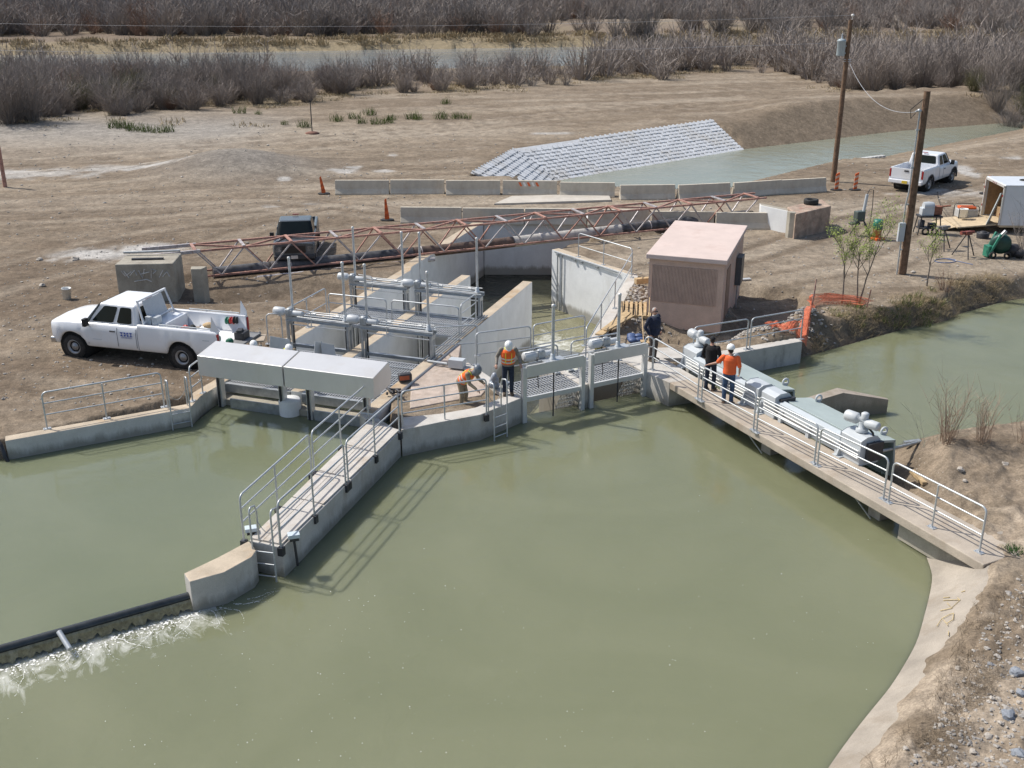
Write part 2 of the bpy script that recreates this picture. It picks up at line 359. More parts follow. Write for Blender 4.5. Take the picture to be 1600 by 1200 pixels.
def make_ground():
    na=820; az=np.radians(np.linspace(-46,46,na))
    rs=[8.0]
    while rs[-1]<1500: rs.append(rs[-1]*(1.0052 if rs[-1]<75 else 1.011 if rs[-1]<260 else 1.03))
    rs=np.array(rs); R,T=np.meshgrid(rs,az,indexing='ij')
    X=R*np.sin(T);Y=R*np.cos(T); Z=ground_z(X.ravel(),Y.ravel()).reshape(X.shape)
    nr=len(rs); idx=np.arange(nr*na).reshape(nr,na)
    q=np.stack([idx[:-1,:-1],idx[:-1,1:],idx[1:,1:],idx[1:,:-1]],-1).reshape(-1,4)
    x=X.ravel();y=Y.ravel()
    # soil colour zones, plus puddle patches with sky reflection painted in
    base=np.array([.242,.193,.140]); light=np.array([.345,.292,.228]); damp=np.array([.158,.120,.085]); gravel=np.array([.285,.262,.232]); straw=np.array([.31,.25,.16]); bank=np.array([.205,.160,.114]); lit=np.array([.20,.155,.115])
    def mixc(c,t,m): return c*(1-m[:,None])+t*m[:,None]
    c=np.tile(base,(len(x),1))
    st=fbm(x/14+y/60,(y-.28*x)/2.2,51,5); c=mixc(c,light,sstep(.50,.72,st)*.55*sstep(40,62,y)); c=mixc(c,damp,sstep(.52,.36,st)*.45)
    st3=fbm(x/6+y/30,(y-.25*x)/.8,53,4); c=mixc(c,damp,sstep(.58,.70,st3)*.5*(y>40)); c=mixc(c,light,sstep(.42,.30,st3)*.35)
    st2=fbm(x/5,(y-.2*x)/1.1,55,4); c=mixc(c,damp,sstep(.52,.72,st2)*.55*(y<75))
    c=mixc(c,light,np.exp(-(((y-82)-(x+30)*.22)/5.5)**2)*.75*sstep(8,-10,x))
    c=mixc(c,light,np.exp(-((y-57)/2.2)**2)*.5)
    c=mixc(c,damp,sstep(.40,.58,fbm(x/6,y/4,57))*.85*sstep(-3,-7,x)*sstep(60,50,y))
    c=mixc(c,light,sstep(.56,.7,fbm(x/2.5,y/1.5,59))*.35*(y<60))
    c=mixc(c,damp,.38*sstep(-2,-8,x)*sstep(62,52,y)); m=P(375,265); c=mixc(c,gravel*.85,.8*np.exp(-(((x-m.x)/5)**2+((y-m.y)/4.5)**2)))
    c=mixc(c,gravel,sstep(-16,-24,x)*np.exp(-((y-88)/9)**2)*.9)
    c=mixc(c,light,sstep(2,8,x)*sstep(38,46,y)*sstep(60,50,y)*.4)
    dP=sdist(x,y,POOL); 
    rb=sstep(6,9,x+.35*(22-y)*(y<22))*(y<29.5)
    c=mixc(c,light*np.array([1.03,1.0,.98]),rb*sstep(.44,.6,fbm(x/1.4,y/1.4,61))*.9); c=mixc(c,bank,rb*sstep(.5,.66,fbm(x/.8,y/.8,63))*.6)
    dF=sdist(x,y,FARCAN); c=mixc(c,bank*(.72+.5*fbm(x/3,y/.9,83,4))[:,None],sstep(7.5,4.5,dF)*.95*((y-73)-(x-3)*.66>0)); c=mixc(c,bank,sstep(4,2,dF)*.7)
    c=mixc(c,bank*.9,sstep(1.6,.5,dP)*(x>9.8)*(y>30))
    puddle_sheen=np.array([.44,.42,.39])  # pale puddle patches: reflected sky painted into the soil colour
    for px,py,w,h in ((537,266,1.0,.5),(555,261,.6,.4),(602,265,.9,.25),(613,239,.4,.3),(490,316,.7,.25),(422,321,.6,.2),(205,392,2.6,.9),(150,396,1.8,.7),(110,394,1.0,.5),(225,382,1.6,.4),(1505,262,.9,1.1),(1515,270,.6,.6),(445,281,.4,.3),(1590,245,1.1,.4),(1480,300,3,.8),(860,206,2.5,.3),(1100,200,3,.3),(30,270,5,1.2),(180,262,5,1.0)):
        p=P(px,py,0); qq=((x-p.x)/w)**2+((y-p.y)/(h*1.8))**2; c=mixc(c,puddle_sheen,.85*sstep(1.1,.35,np.sqrt(qq)+1.5*(fbm(x/.9,y/.7,81,4)-.5)))
    for tk in TRACKS:
        d_=pdist(x,y,tk); c=mixc(c,damp*.92,np.exp(-((d_-.85)/.24)**2)*.55); c=mixc(c,light,np.exp(-(d_/.4)**2)*.25)
    c=mixc(c,bank*.95,.65*sstep(9.6,10.4,x)*(y>22)*(y<31))
    # bush belts and river banks
    bl=np.interp(x/np.maximum(y,1),[p.x/p.y for p in BUSHLINE],[p.y for p in BUSHLINE])
    c=mixc(c,lit,sstep(1,8,y-bl)); 
    sp=sstep(.47,.62,fbm(x/9,y/9,71)); c=mixc(c,straw*.8,sp*sstep(-9,3,y-bl)*.6)
    dR=sdist(x,y,RIVER); c=mixc(c,straw,sstep(9,2,dR)*(y>185)); c=mixc(c,light,np.exp(-((x-35)/26)**2-((y-262)/20)**2)*.35)
    c=mixc(c,light*.9,sstep(.55,.7,fbm(x/30,y/18,77))*sstep(240,260,y)*sstep(0,40,x)*.8)
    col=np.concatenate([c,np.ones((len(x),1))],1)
    m,nt,b=newmat('dry_soil'); N=nt.nodes; L=nt.links
    at=N.new('ShaderNodeAttribute'); at.attribute_name='soil'; tc=N.new('ShaderNodeTexCoord')
    def nz(sc,det,lo,hi,p0=.3,p1=.7):
        n=N.new('ShaderNodeTexNoise'); n.inputs['Scale'].default_value=sc; n.inputs['Detail'].default_value=det; n.inputs['Roughness'].default_value=.7; L.new(tc.outputs['Object'],n.inputs['Vector'])
        r=N.new('ShaderNodeMapRange'); r.inputs[1].default_value=p0; r.inputs[2].default_value=p1; r.inputs[3].default_value=lo; r.inputs[4].default_value=hi; L.new(n.outputs['Fac'],r.inputs[0]); return r.outputs[0],n
    cur=at.outputs['Color']
    for sc,det,lo,hi in((.6,6,.80,1.18),(1.7,7,.74,1.22),(4.5,6,.70,1.27),(22,4,.68,1.30)):
        f,_n=nz(sc,det,lo,hi); mx=N.new('ShaderNodeMix'); mx.data_type='RGBA'; mx.blend_type='MULTIPLY'; mx.inputs[0].default_value=1; L.new(cur,mx.inputs[6]); L.new(f,mx.inputs[7]); cur=mx.outputs[2]
    # pale pebbles
    vo=N.new('ShaderNodeTexVoronoi'); vo.inputs['Scale'].default_value=7.0; L.new(tc.outputs['Object'],vo.inputs['Vector'])
    lt=N.new('ShaderNodeMath'); lt.operation='LESS_THAN'; lt.inputs[1].default_value=.14; L.new(vo.outputs['Distance'],lt.inputs[0])
    pf,_=nz(1.1,3,0,1,.55,.7); mu=N.new('ShaderNodeMath'); mu.operation='MULTIPLY'; L.new(lt.outputs[0],mu.inputs[0]); L.new(pf,mu.inputs[1])
    mp=N.new('ShaderNodeMix'); mp.data_type='RGBA'; L.new(mu.outputs[0],mp.inputs[0]); L.new(cur,mp.inputs[6]); mp.inputs[7].default_value=(.46,.42,.38,1)
    L.new(mp.outputs[2],b.inputs['Base Color']); b.inputs['Roughness'].default_value=.97; b.inputs['Specular IOR Level'].default_value=.15
    _f,n1=nz(3.0,8,0,1); bp=N.new('ShaderNodeBump'); bp.inputs['Strength'].default_value=.55; bp.inputs['Distance'].default_value=.12; L.new(n1.outputs['Fac'],bp.inputs['Height']); L.new(bp.outputs['Normal'],b.inputs['Normal'])
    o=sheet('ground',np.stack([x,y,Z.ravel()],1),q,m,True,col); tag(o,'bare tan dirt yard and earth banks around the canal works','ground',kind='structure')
make_ground()

# ================================================================ water
def water_mat(name,c1,c2,rough=.06,bump=.12,sc=1.2,foam=None,stretch=(1,1,1),weir=None,deep=None,sss=0):
    m,nt,b=newmat(name); N=nt.nodes; L=nt.links; tc=N.new('ShaderNodeTexCoord')
    n=N.new('ShaderNodeTexNoise'); n.inputs['Scale'].default_value=.16; n.inputs['Detail'].default_value=5; n.inputs['Distortion'].default_value=1.2; L.new(tc.outputs['Object'],n.inputs['Vector'])
    r=N.new('ShaderNodeValToRGB'); r.color_ramp.elements[0].position=.35; r.color_ramp.elements[1].position=.65; r.color_ramp.elements[0].color=(*c1,1); r.color_ramp.elements[1].color=(*c2,1); L.new(n.outputs['Fac'],r.inputs['Fac'])
    if sss:
        b.subsurface_method='BURLEY'; b.inputs['Subsurface Weight'].default_value=sss; b.inputs['Subsurface Radius'].default_value=(1,1,.7); b.inputs['Subsurface Scale'].default_value=.30
    out=r.outputs['Color']; b.inputs['Roughness'].default_value=rough; b.inputs['IOR'].default_value=1.33
    mp=N.new('ShaderNodeMapping'); mp.inputs['Scale'].default_value=stretch; L.new(tc.outputs['Object'],mp.inputs['Vector'])
    n2=N.new('ShaderNodeTexNoise'); n2.inputs['Scale'].default_value=sc; n2.inputs['Detail'].default_value=6; n2.inputs['Roughness'].default_value=.55; n2.inputs['Distortion'].default_value=.6; L.new(mp.outputs['Vector'],n2.inputs['Vector'])
    bp=N.new('ShaderNodeBump'); bp.inputs['Strength'].default_value=bump; bp.inputs['Distance'].default_value=.25; L.new(n2.outputs['Fac'],bp.inputs['Height']); L.new(bp.outputs['Normal'],b.inputs['Normal'])
    if deep:   # clear dark water beyond the aerated stretch
        y0,y1,cd_=deep; sp=N.new('ShaderNodeSeparateXYZ'); L.new(tc.outputs['Object'],sp.inputs[0])
        nd=N.new('ShaderNodeTexNoise'); nd.inputs['Scale'].default_value=.9; nd.inputs['Detail'].default_value=4; L.new(tc.outputs['Object'],nd.inputs['Vector'])
        ay=N.new('ShaderNodeMath'); ay.operation='MULTIPLY_ADD'; L.new(nd.outputs['Fac'],ay.inputs[0]); ay.inputs[1].default_value=1.6; L.new(sp.outputs['Y'],ay.inputs[2])
        mr=N.new('ShaderNodeMapRange'); mr.inputs[1].default_value=y0; mr.inputs[2].default_value=y1; L.new(ay.outputs[0],mr.inputs[0])
        mx=N.new('ShaderNodeMix'); mx.data_type='RGBA'; L.new(mr.outputs[0],mx.inputs[0]); L.new(out,mx.inputs[6]); mx.inputs[7].default_value=(*cd_,1); out=mx.outputs[2]
    if weir:   # veil of bubbles drifting from the foot of the weir
        (wx,wy),(nx,ny),w0,w1=weir
        dt=N.new('ShaderNodeVectorMath'); dt.operation='DOT_PRODUCT'; sb=N.new('ShaderNodeVectorMath'); sb.operation='SUBTRACT'; L.new(tc.outputs['Object'],sb.inputs[0]); sb.inputs[1].default_value=(wx,wy,WP); L.new(sb.outputs[0],dt.inputs[0]); dt.inputs[1].default_value=(nx,ny,0)
        d2=N.new('ShaderNodeVectorMath'); d2.operation='DOT_PRODUCT'; L.new(sb.outputs[0],d2.inputs[0]); d2.inputs[1].default_value=(-ny,nx,0)
        ab=N.new('ShaderNodeMath'); ab.operation='ABSOLUTE'; L.new(d2.outputs['Value'],ab.inputs[0])
        cx=N.new('ShaderNodeCombineXYZ'); L.new(d2.outputs['Value'],cx.inputs[0]); q4=N.new('ShaderNodeMath'); q4.operation='MULTIPLY'; q4.inputs[1].default_value=.42; L.new(dt.outputs['Value'],q4.inputs[0]); L.new(q4.outputs[0],cx.inputs[1])
        n4=N.new('ShaderNodeTexNoise'); n4.inputs['Scale'].default_value=2.7; n4.inputs['Detail'].default_value=9; n4.inputs['Roughness'].default_value=.68; n4.inputs['Distortion'].default_value=1.6; L.new(cx.outputs[0],n4.inputs['Vector'])
        f1=N.new('ShaderNodeMapRange'); f1.inputs[1].default_value=w0; f1.inputs[2].default_value=w1; f1.inputs[3].default_value=.30; f1.inputs[4].default_value=-.22; L.new(dt.outputs['Value'],f1.inputs[0])
        s_=N.new('ShaderNodeMath'); s_.operation='ADD'; L.new(f1.outputs[0],s_.inputs[0]); L.new(n4.outputs['Fac'],s_.inputs[1])
        r4=N.new('ShaderNodeMapRange'); r4.inputs[1].default_value=.55; r4.inputs[2].default_value=.82; r4.inputs[4].default_value=.8; L.new(s_.outputs[0],r4.inputs[0])
        lm=N.new('ShaderNodeMath'); lm.operation='LESS_THAN'; lm.inputs[1].default_value=20.3; L.new(ab.outputs[0],lm.inputs[0])
        mm=N.new('ShaderNodeMath'); mm.operation='MULTIPLY'; L.new(lm.outputs[0],mm.inputs[0]); L.new(r4.outputs[0],mm.inputs[1])
        mx=N.new('ShaderNodeMix'); mx.data_type='RGBA'; L.new(mm.outputs[0],mx.inputs[0]); L.new(out,mx.inputs[6]); mx.inputs[7].default_value=(.66,.66,.60,1); out=mx.outputs[2]
    if foam:   # broken white water where the flow tumbles: centre (x,y), radius
        cx,cy,rx,ry,amt=foam
        mp2=N.new('ShaderNodeMapping'); mp2.inputs['Location'].default_value=(-cx/rx,-cy/ry,0); mp2.inputs['Scale'].default_value=(1/rx,1/ry,0); L.new(tc.outputs['Object'],mp2.inputs['Vector'])
        ln=N.new('ShaderNodeVectorMath'); ln.operation='LENGTH'; L.new(mp2.outputs['Vector'],ln.inputs[0])
        fr=N.new('ShaderNodeMapRange'); fr.inputs[1].default_value=.2; fr.inputs[2].default_value=1.0; fr.inputs[3].default_value=amt; fr.inputs[4].default_value=-.25; L.new(ln.outputs['Value'],fr.inputs[0])
        n3=N.new('ShaderNodeTexNoise'); n3.inputs['Scale'].default_value=1.5; n3.inputs['Detail'].default_value=8; n3.inputs['Distortion'].default_value=1.8; n3.inputs['Roughness'].default_value=.62; L.new(tc.outputs['Object'],n3.inputs['Vector'])
        ad=N.new('ShaderNodeMath'); ad.operation='ADD'; L.new(fr.outputs[0],ad.inputs[0]); L.new(n3.outputs['Fac'],ad.inputs[1])
        r3=N.new('ShaderNodeMapRange'); r3.inputs[1].default_value=.62; r3.inputs[2].default_value=.92; L.new(ad.outputs[0],r3.inputs[0])
        mx=N.new('ShaderNodeMix'); mx.data_type='RGBA'; L.new(r3.outputs[0],mx.inputs[0]); L.new(out,mx.inputs[6]); mx.inputs[7].default_value=(.62,.63,.58,1); out=mx.outputs[2]
        rr=N.new('ShaderNodeMapRange'); rr.inputs[3].default_value=rough; rr.inputs[4].default_value=.6; L.new(r3.outputs[0],rr.inputs[0]); L.new(rr.outputs[0],b.inputs['Roughness'])
    n5=N.new('ShaderNodeTexNoise'); n5.inputs['Scale'].default_value=sc*6; n5.inputs['Detail'].default_value=3; L.new(mp.outputs['Vector'],n5.inputs['Vector'])
    b5=N.new('ShaderNodeBump'); b5.inputs['Strength'].default_value=bump*.7; b5.inputs['Distance'].default_value=.03; L.new(n5.outputs['Fac'],b5.inputs['Height']); L.new(bp.outputs['Normal'],b5.inputs['Normal']); L.new(b5.outputs['Normal'],b.inputs['Normal'])
    L.new(out,b.inputs['Base Color']); return m
GREEN1,GREEN2=(.165,.175,.103),(.186,.194,.117)
WL,WP,WC,WF=-.56,-.80,-2.75,-1.72     # left pool, front pool, basin below the gates, far canal
def flat(name,poly,z,material,label,cat):
    mb=MB(); n=len(poly); mb.add([(p[0],p[1],z) for p in poly],[tuple(range(n))])
    o=mb.build(name,material); me=o.data
    if me.polygons[0].normal.z<0: me.flip_normals()
    return tag(o,label,cat,kind='structure')
WEIR0,WEIR1=P(300,932,WL),P(-60,1034,WL)
wd=(WEIR1-WEIR0).normalized()
WN=V(-wd.y,wd.x,0) if wd.x<0 and -wd.y*0+wd.x<0 else V(wd.y,-wd.x,0)
if WN.y>0: WN=-WN
WMID=WEIR0+wd*19.9
flat('pool_water',[xy(WEIR0+wd*22),xy(WEIR0+V(.05,.3,0)),(-6.2,20.5),(-4.45,26.9),(-1.7,27.4),(.4,29.6),(4.3,31.6),(6.0,32.6),(10,34.7),(40,55),(80,72),(90,30),(12,7)],WP,
     water_mat('silty_green_water',GREEN1,GREEN2,.07,.10,1.1,sss=1.0,weir=((WMID.x,WMID.y),(WN.x,WN.y),.05,2.1)),'wide pool of silty green water in the foreground','water')
flat('forebay_water',[xy(WEIR0+wd*22),xy(WEIR0),(-6.2,20.3),(-5.6,20.5),(-4.0,26.4),xy(A(-.6,3.2)),xy(A(-6.4,3.2)),(-9.3,28.5),(-13.8,26.2),(-70,24),(-70,7)],WL,
     water_mat('silty_green_water_left',(.148,.165,.100),(.166,.181,.112),.06,.07,.9,sss=1.0),'green water held behind the low weir at left','water')
flat('basin_water',[xy(A(-6.3,2.6)),xy(A(-6.3,15.5)),(-4.4,44.2),(-1.7,53),(5.1,53),(5.3,47),(5.3,42.7),(2.7,32.6),xy(G(4.5,.15)),xy(G(0,.15)),(-1.2,31.9),xy(A(-.9,6)),xy(A(-.9,2.6))],WC,
     water_mat('dark_rippled_water',(.17,.165,.095),(.23,.22,.14),.07,.8,1.0,foam=(1.7,40.0,2.0,6.5,.42),deep=(48.6,50.0,(.030,.032,.022))),'turbulent outlet water running between the white wing walls','water')
flat('canal_water',[(2.3,66),(11,64),(14,67),(21,74),(32,85.5),(49,100.5),(92,117),(92,127),(50,106.6),(35,99.8),(18.5,89),(2.7,75)],WF,
     water_mat('grey_green_canal_water',(.205,.222,.17),(.235,.248,.19),.10,.25,.9),'grey green canal water curving away to the right','water')
flat('river_water',[(-320,120),(-60,130),(0,145),(40,165),(300,172),(320,230),(120,240),(-60,214),(-320,186)],-1.9,
     water_mat('river_grey_water',(.20,.21,.20),(.25,.26,.25),.15,.5,.3),'grey river behind the belt of bare brush','water')
# lining, weir
FOAM=mat('white_foam',(.78,.78,.74),.6,var=.06,scale=8)
def foam_sheet():
    mb=MB(); zf=WP+.012; rng=random.Random(5)
    def blob(p,r,el=1.0,a=0):
        k=rng.randint(5,8); pts=[]
        for i in range(k):
            t=2*PI*i/k; q=r*rng.uniform(.55,1.15); dx=q*math.cos(t)*el; dy=q*math.sin(t)
            pts.append((p[0]+dx*math.cos(a)-dy*math.sin(a),p[1]+dx*math.sin(a)+dy*math.cos(a),zf+rng.uniform(0,.01)))
        mb.add(pts,[tuple(range(k))])
    def streak(p,ang,ln,w):
        x,y=p; n=int(ln/.03)
        for i in range(n):
            ang+=rng.gauss(0,.22); x+=.03*math.cos(ang); y+=.03*math.sin(ang)
            if rng.random()<.88: blob((x,y),w*rng.uniform(.4,1.3)*(1-.6*i/n),1.9,ang)
            if rng.random()<.16: blob((x+rng.gauss(0,.08),y+rng.gauss(0,.12)),w*.5)
    nrm=V(-wd.y,wd.x,0); nrm = nrm if nrm.y<0 else -nrm
    base=math.atan2(nrm.y,nrm.x)
    L0=4.6
    for i in range(380):                      # churned band at the foot of the fall
        s=rng.uniform(-.1,L0); d=abs(rng.gauss(0,.22))*(.6+.8*math.sin(s*2.3)**2)
        p=WEIR0+wd*s+nrm*(.26+d); blob(p,rng.uniform(.005,.020)*(1.5-min(1,d*1.6)),rng.uniform(1,2.6),base+rng.gauss(0,.6))
    for s,ln,a in(() if 0 else ((.05,.9,.5),(.3,1.0,.35),(.55,.8,.6),(.8,1.1,.15),(1.15,.8,-.2),(1.5,1.5,.3),(1.9,.9,.4),(2.2,1.0,.0),(2.45,.8,.3),(2.8,1.2,.35),(3.2,.9,.1),(3.5,1.1,.4),(3.9,1.1,.2),(4.3,1.0,.3),
                  (-.25,.8,.75),(-.45,.9,.6),(-.75,1.0,.65),(-1.05,.8,.8),(1.7,1.3,.9),(2.6,.9,.8))):
        p=WEIR0+wd*s+nrm*.35; streak((p.x,p.y),base+a+rng.gauss(0,.15),ln,.013); streak((p.x+.05,p.y-.04),base+a+rng.gauss(0,.3),ln*.7,.008)
    o=mb.build('weir_foam',FOAM); tag(o,'white foam streaks spreading below the weir','foam',kind='stuff')
    mb=MB(); zf=WP+.006
    for i in range(260):                       # floating flecks
        if rng.random()<.75: px,py=rng.gauss(430,330),rng.uniform(900,1195)
        else: px,py=rng.uniform(450,1400),rng.uniform(760,1190)
        p=P(px,py,WP)
        if p.x>8.9-(20-p.y)*.6: continue
        r=rng.choice([.004,.006,.008,.011]); blob(p,r)
    o=mb.build('floating_flecks',FOAM); tag(o,'pale flecks drifting on the green pool','foam',kind='stuff')
foam_sheet()
# ================================================================ concrete works
def wall(name,label,cat,poly,z0,z1,side=CONCW,cap=CONCT,bevel=.015,group=None,build=True):
    poly=[(p[0],p[1]) for p in poly]; n=len(poly)
    ar=sum(poly[i][0]*poly[(i+1)%n][1]-poly[(i+1)%n][0]*poly[i][1] for i in range(n))
    zt=list(z1) if isinstance(z1,(list,tuple)) else [z1]*n
    if ar<0: poly=poly[::-1]; zt=zt[::-1]
    mb=MB(); vs=[(p[0],p[1],z0) for p in poly]+[(p[0],p[1],zt[i]) for i,p in enumerate(poly)]
    mb.m=0; mb.add(vs,[tuple(range(n))[::-1]]+[(i,(i+1)%n,n+(i+1)%n,n+i) for i in range(n)])
    mb.m=1; mb.f.append(tuple(range(n,2*n))); mb.sm.append(False); mb.mi.append(1)
    o=mb.build(name,None,mats=[side,cap],bevel=bevel)
    return tag(o,label,cat,group)
def strip(pts,w,side=1):
    """polygon along a polyline, thickness w to one side"""
    pts=[V(p[0],p[1],0) for p in pts]; off=[]
    for i,p in enumerate(pts):
        d1=(pts[min(i+1,len(pts)-1)]-pts[max(i-1,0)]).normalized(); nrm=V(-d1.y,d1.x,0)*side
        off.append(p+nrm*w)
    return [xy(p) for p in pts]+[xy(p) for p in off[::-1]]
PL=[P(8,689),P(297,637.5)]
wall('retaining_wall','low pale concrete retaining wall along the truck yard at left, with a ladder','concrete wall',
     [xy(PL[0]),xy(PL[1]),xy(A(-6.12,.35)),xy(A(-6.1,2.2)),xy(A(-6.5,2.2)),xy(A(-6.5,.5)),xy(PL[1]+V(-.15,.33,0)),xy(PL[0]+V(-.14,.33,0))],-2.4,0,CONCL)
# dark pipe stub at the broken left end of that wall
t=MB(); q=PL[0]; t.path([q+V(-.25,.1,-.05),q+V(-.12,-.02,-.12),q+V(-.05,-.06,-.45),q+V(.05,-.1,-.62)],[.05,.06,.06,.05],10)
tag(t.build('drain_hose',DARK),'dark drain hose drooping off the left end of the low wall','hose')
wall('channel_wall','long left wall of the gate bays running back to the road culvert','concrete wall',
     [xy(A(-6.5,2.22)),xy(A(-6.1,2.22)),xy(A(-6.1,15.5)),(-4.3,44.1),(-1.45,52.75),(-1.95,52.9),(-4.75,44.25),xy(A(-6.52,15.5))],-4.5,0,CONCW)
wall('culvert_headwall','white concrete headwall where the channel dives under the road','concrete wall',
     [(-1.43,52.85),(5.4,52.85),(5.6,54.0),(-1.6,54.0)],-4.5,.10,CONCW,CONCW)
wall('divider_wall','middle wall between the two gate bays with stained top','concrete wall',
     [xy(A(-3.82,1.62)),xy(A(-3.42,1.62)),xy(A(-3.42,15.6)),xy(A(-3.82,15.6))],-4.5,-.01,CONCW)
mb=MB(); mb.lathe([(.01,-2.2),(.33,-2.2),(.33,-.14),(.30,-.08),(.01,-.08)],A(-3.62,1.2),n=20); 
tag(mb.build('pier_nose',CONCW),'white rounded pier nose standing in the left pool between the hoods','pier')
wall('outlet_wing_wall','tall white wing wall with rust stained sloping top and pipes, standing in the outlet','concrete wall',
     [xy(A(-1.08,.8)),xy(A(-.68,.8)),xy(A(-.68,15.5)),xy(A(-1.08,15.5))],-4.5,0,CONCW)
wall('walkway_pier','straight concrete pier carrying the narrow railed walkway into the pool','pier',
     [xy(P(389,842)),xy(P(441,853)),xy(P(625,672)),xy(A(-.66,.78)),xy(A(-1.1,.78)),xy(P(577,658))],-2.6,-.045,CONCP if 0 else CONC,CONC)
wk=thing('walkway_deck','jointed pale walkway planks on top of the straight pier','walkway',P(500,750))
l0,l1,r0,r1=P(391,840,0),P(577,657,0),P(440,850,0),P(624,671,0)
for i,(s0,s1) in enumerate(((.0,.30),(.302,.52),(.522,.76),(.762,1.0))):
    for j,(w0,w1) in enumerate(((.0,.40),(.42,1.0))):
        def q(s,w): a_=l0.lerp(l1,s); b_=r0.lerp(r1,s); return a_.lerp(b_,w)
        m_=MB(); m_.prism([xy(q(s0+.002,w0)),xy(q(s1-.002,w0)),xy(q(s1-.002,w1)),xy(q(s0+.002,w1))],-.042,0 if j else -.008)
        m_.build('plank',mat('plank_concrete',(.53,.495,.45),.85,var=.1,scale=1.5,bump=.2,stain=(.42,.33,.24),grain=.1),wk,bevel=.006)
wall('pier_tip','bent concrete end block of the walkway pier where the weir begins','pier',
     [xy(P(389,843)),xy(P(340,869)),xy(P(287,892)),xy(P(296,905)),xy(P(350,892)),xy(P(393,868)),xy(P(400,858))],-2.6,[-.03,-.03,-.06,-.06,-.03,-.03,-.03],CONC,CONCT)
# weir
w=thing('overflow_weir','low overflow weir with a dark crest pipe, water spilling over it','weir',WEIR0)
nr=V(-wd.y,wd.x,0); nr = nr if nr.y<0 else -nr
m=MB(); m.beam(WEIR0-wd*.05+V(0,0,-1.45)+nr*.02,WEIR0+wd*16+V(0,0,-1.45)+nr*.02,.24,1.62,off=(0,0)); m.build('sill',mat('wet_brown_concrete',(.12,.10,.06),.35,var=.35,scale=5,stain=(.22,.20,.12),stain_scale=4),w)
m=MB(); m.path([WEIR0+wd*x+V(0,0,.015)+nr*.0 for x in np.linspace(-.05,16,9)],.105,12); m.build('crest_pipe',mat('wet_black_pipe',(.035,.04,.042),.25,var=.3,scale=3),w)
m=MB(); rg=random.Random(3); n_=180; vs=[]
for k in range(5):
    t=k/4
    for i in range(n_+1):
        s_=11*i/n_; wv=.5+.5*math.sin(i*1.7)*math.sin(i*.61+1)
        drop=-.27*t*t*(.35+.65*wv)-.03*t
        vs.append(WEIR0+wd*s_+nr*(.122+.03*t+.05*t*wv)+V(0,0,.02+drop))
m.add(vs,[(k*(n_+1)+i,k*(n_+1)+i+1,(k+1)*(n_+1)+i+1,(k+1)*(n_+1)+i) for k in range(4) for i in range(n_)],True)
m.build('falling_water',mat('thin_falling_water',(.22,.195,.115),.2,var=.3,scale=9,stain=(.36,.34,.24),stain_scale=5),w)
m=MB(); m.tube(P(92,987,-.42),P(109,1014,-.62),.055,12); tag(m.build('steel_pipe',GALV),'short shiny steel pipe resting across the weir crest','pipe')
# front wall and triangular fill deck
FW=[P(627,672),P(690,659),P(745,655),P(806,636)]
wall('front_wall','low bent concrete wall between the walkway and the two centre gates','concrete wall',
     [xy(FW[0]),xy(FW[1]),xy(P(750,648)),xy(G(0,0)),xy(G(0,.45)),xy(P(742,637)),xy(P(688,646)),xy(P(628,652))],-2.6,0,CONC,CONC)
wall('gate_abutment','narrow concrete abutment beside the left centre gate','concrete wall',[xy(G(-.38,.46)),xy(G(-.01,.46)),xy(G(-.01,3.5)),xy(G(-.38,3.5))],-4.5,0,CONC,CONC)
wall('fill_slab','rough pinkish concrete slab filling the triangle behind the front wall','slab',
     [xy(P(640,634)),xy(A(-.66,3.4)),xy(A(-.66,7.6)),xy(G(-.4,3.5)),xy(G(-.4,1.4)),xy(P(752,614))],-4.5,-.07,CONCP,CONCP,bevel=.03)
m=MB(); m.prism([xy(P(628,654)),xy(P(690,648)),xy(P(744,639)),xy(G(-.39,.47)),xy(G(-.39,1.45)),xy(P(752,616)),xy(P(640,636))],-2.6,-.36)
tag(m.build('sunken_floor',CONCP),'sunken dusty floor strip behind the front wall','floor',kind='structure')
# centre gate piers, platform, bridge
wall('gate_pier','slim concrete pier between the two centre gates','pier',[xy(G(2.13,.02)),xy(G(2.37,.02)),xy(G(2.37,2.6)),xy(G(2.13,2.6))],-4.5,-.02,CONC,CONC)
wall('gate_platform','concrete platform at the right of the centre gates where the footbridge begins','platform',
     [xy(G(4.47,.0)),xy(B(.05,0)),xy(B(.12,1.0)),xy(B(-1.9,1.05)),(5.95,32.55),(5.3,33.6),(2.9,33.4),(2.55,32.3),xy(G(4.47,1.0))],-4.5,-.005,CONC,CONC)
wall('side_wall','white side wall climbing from the centre gates up to the bank, with a handrail','concrete wall',
     [(2.15,32.45),(2.55,32.2),(5.25,42.6),(4.9,42.85)],-4.5,.01,CONCW,CONC)
wall('angled_wing_wall','tall white angled wing wall on the right of the outlet','concrete wall',
     [(4.9,42.87),(5.25,42.95),(2.15,47.4),(1.82,47.15)],-4.5,0,CONCW,CONCT)
m=MB()
for s in (.10,.16):
    p=V(1.82,47.15,0).lerp(V(4.9,42.87,0),s)+V(-.06,-.045,0); m.tube(p+V(0,0,-2.7),p+V(0,0,-.05),.03,8)
for s in (.10,.33,.42,.62):
    p=V(1.82,47.15,0).lerp(V(4.9,42.87,0),s)+V(-.05,-.04,-.12); m.box(p,(.12,.1,.09),-.95)
m.beam(V(1.95,46.9,-.06),V(4.5,43.3,-.06),.05,.05)
tag(m.build('wall_conduit',GALVD),'grey conduits fixed to the face of the angled wing wall','conduit')
br=thing('footbridge','concrete footbridge slab crossing the pool from the gates to the right bank','bridge',B(5,.5))
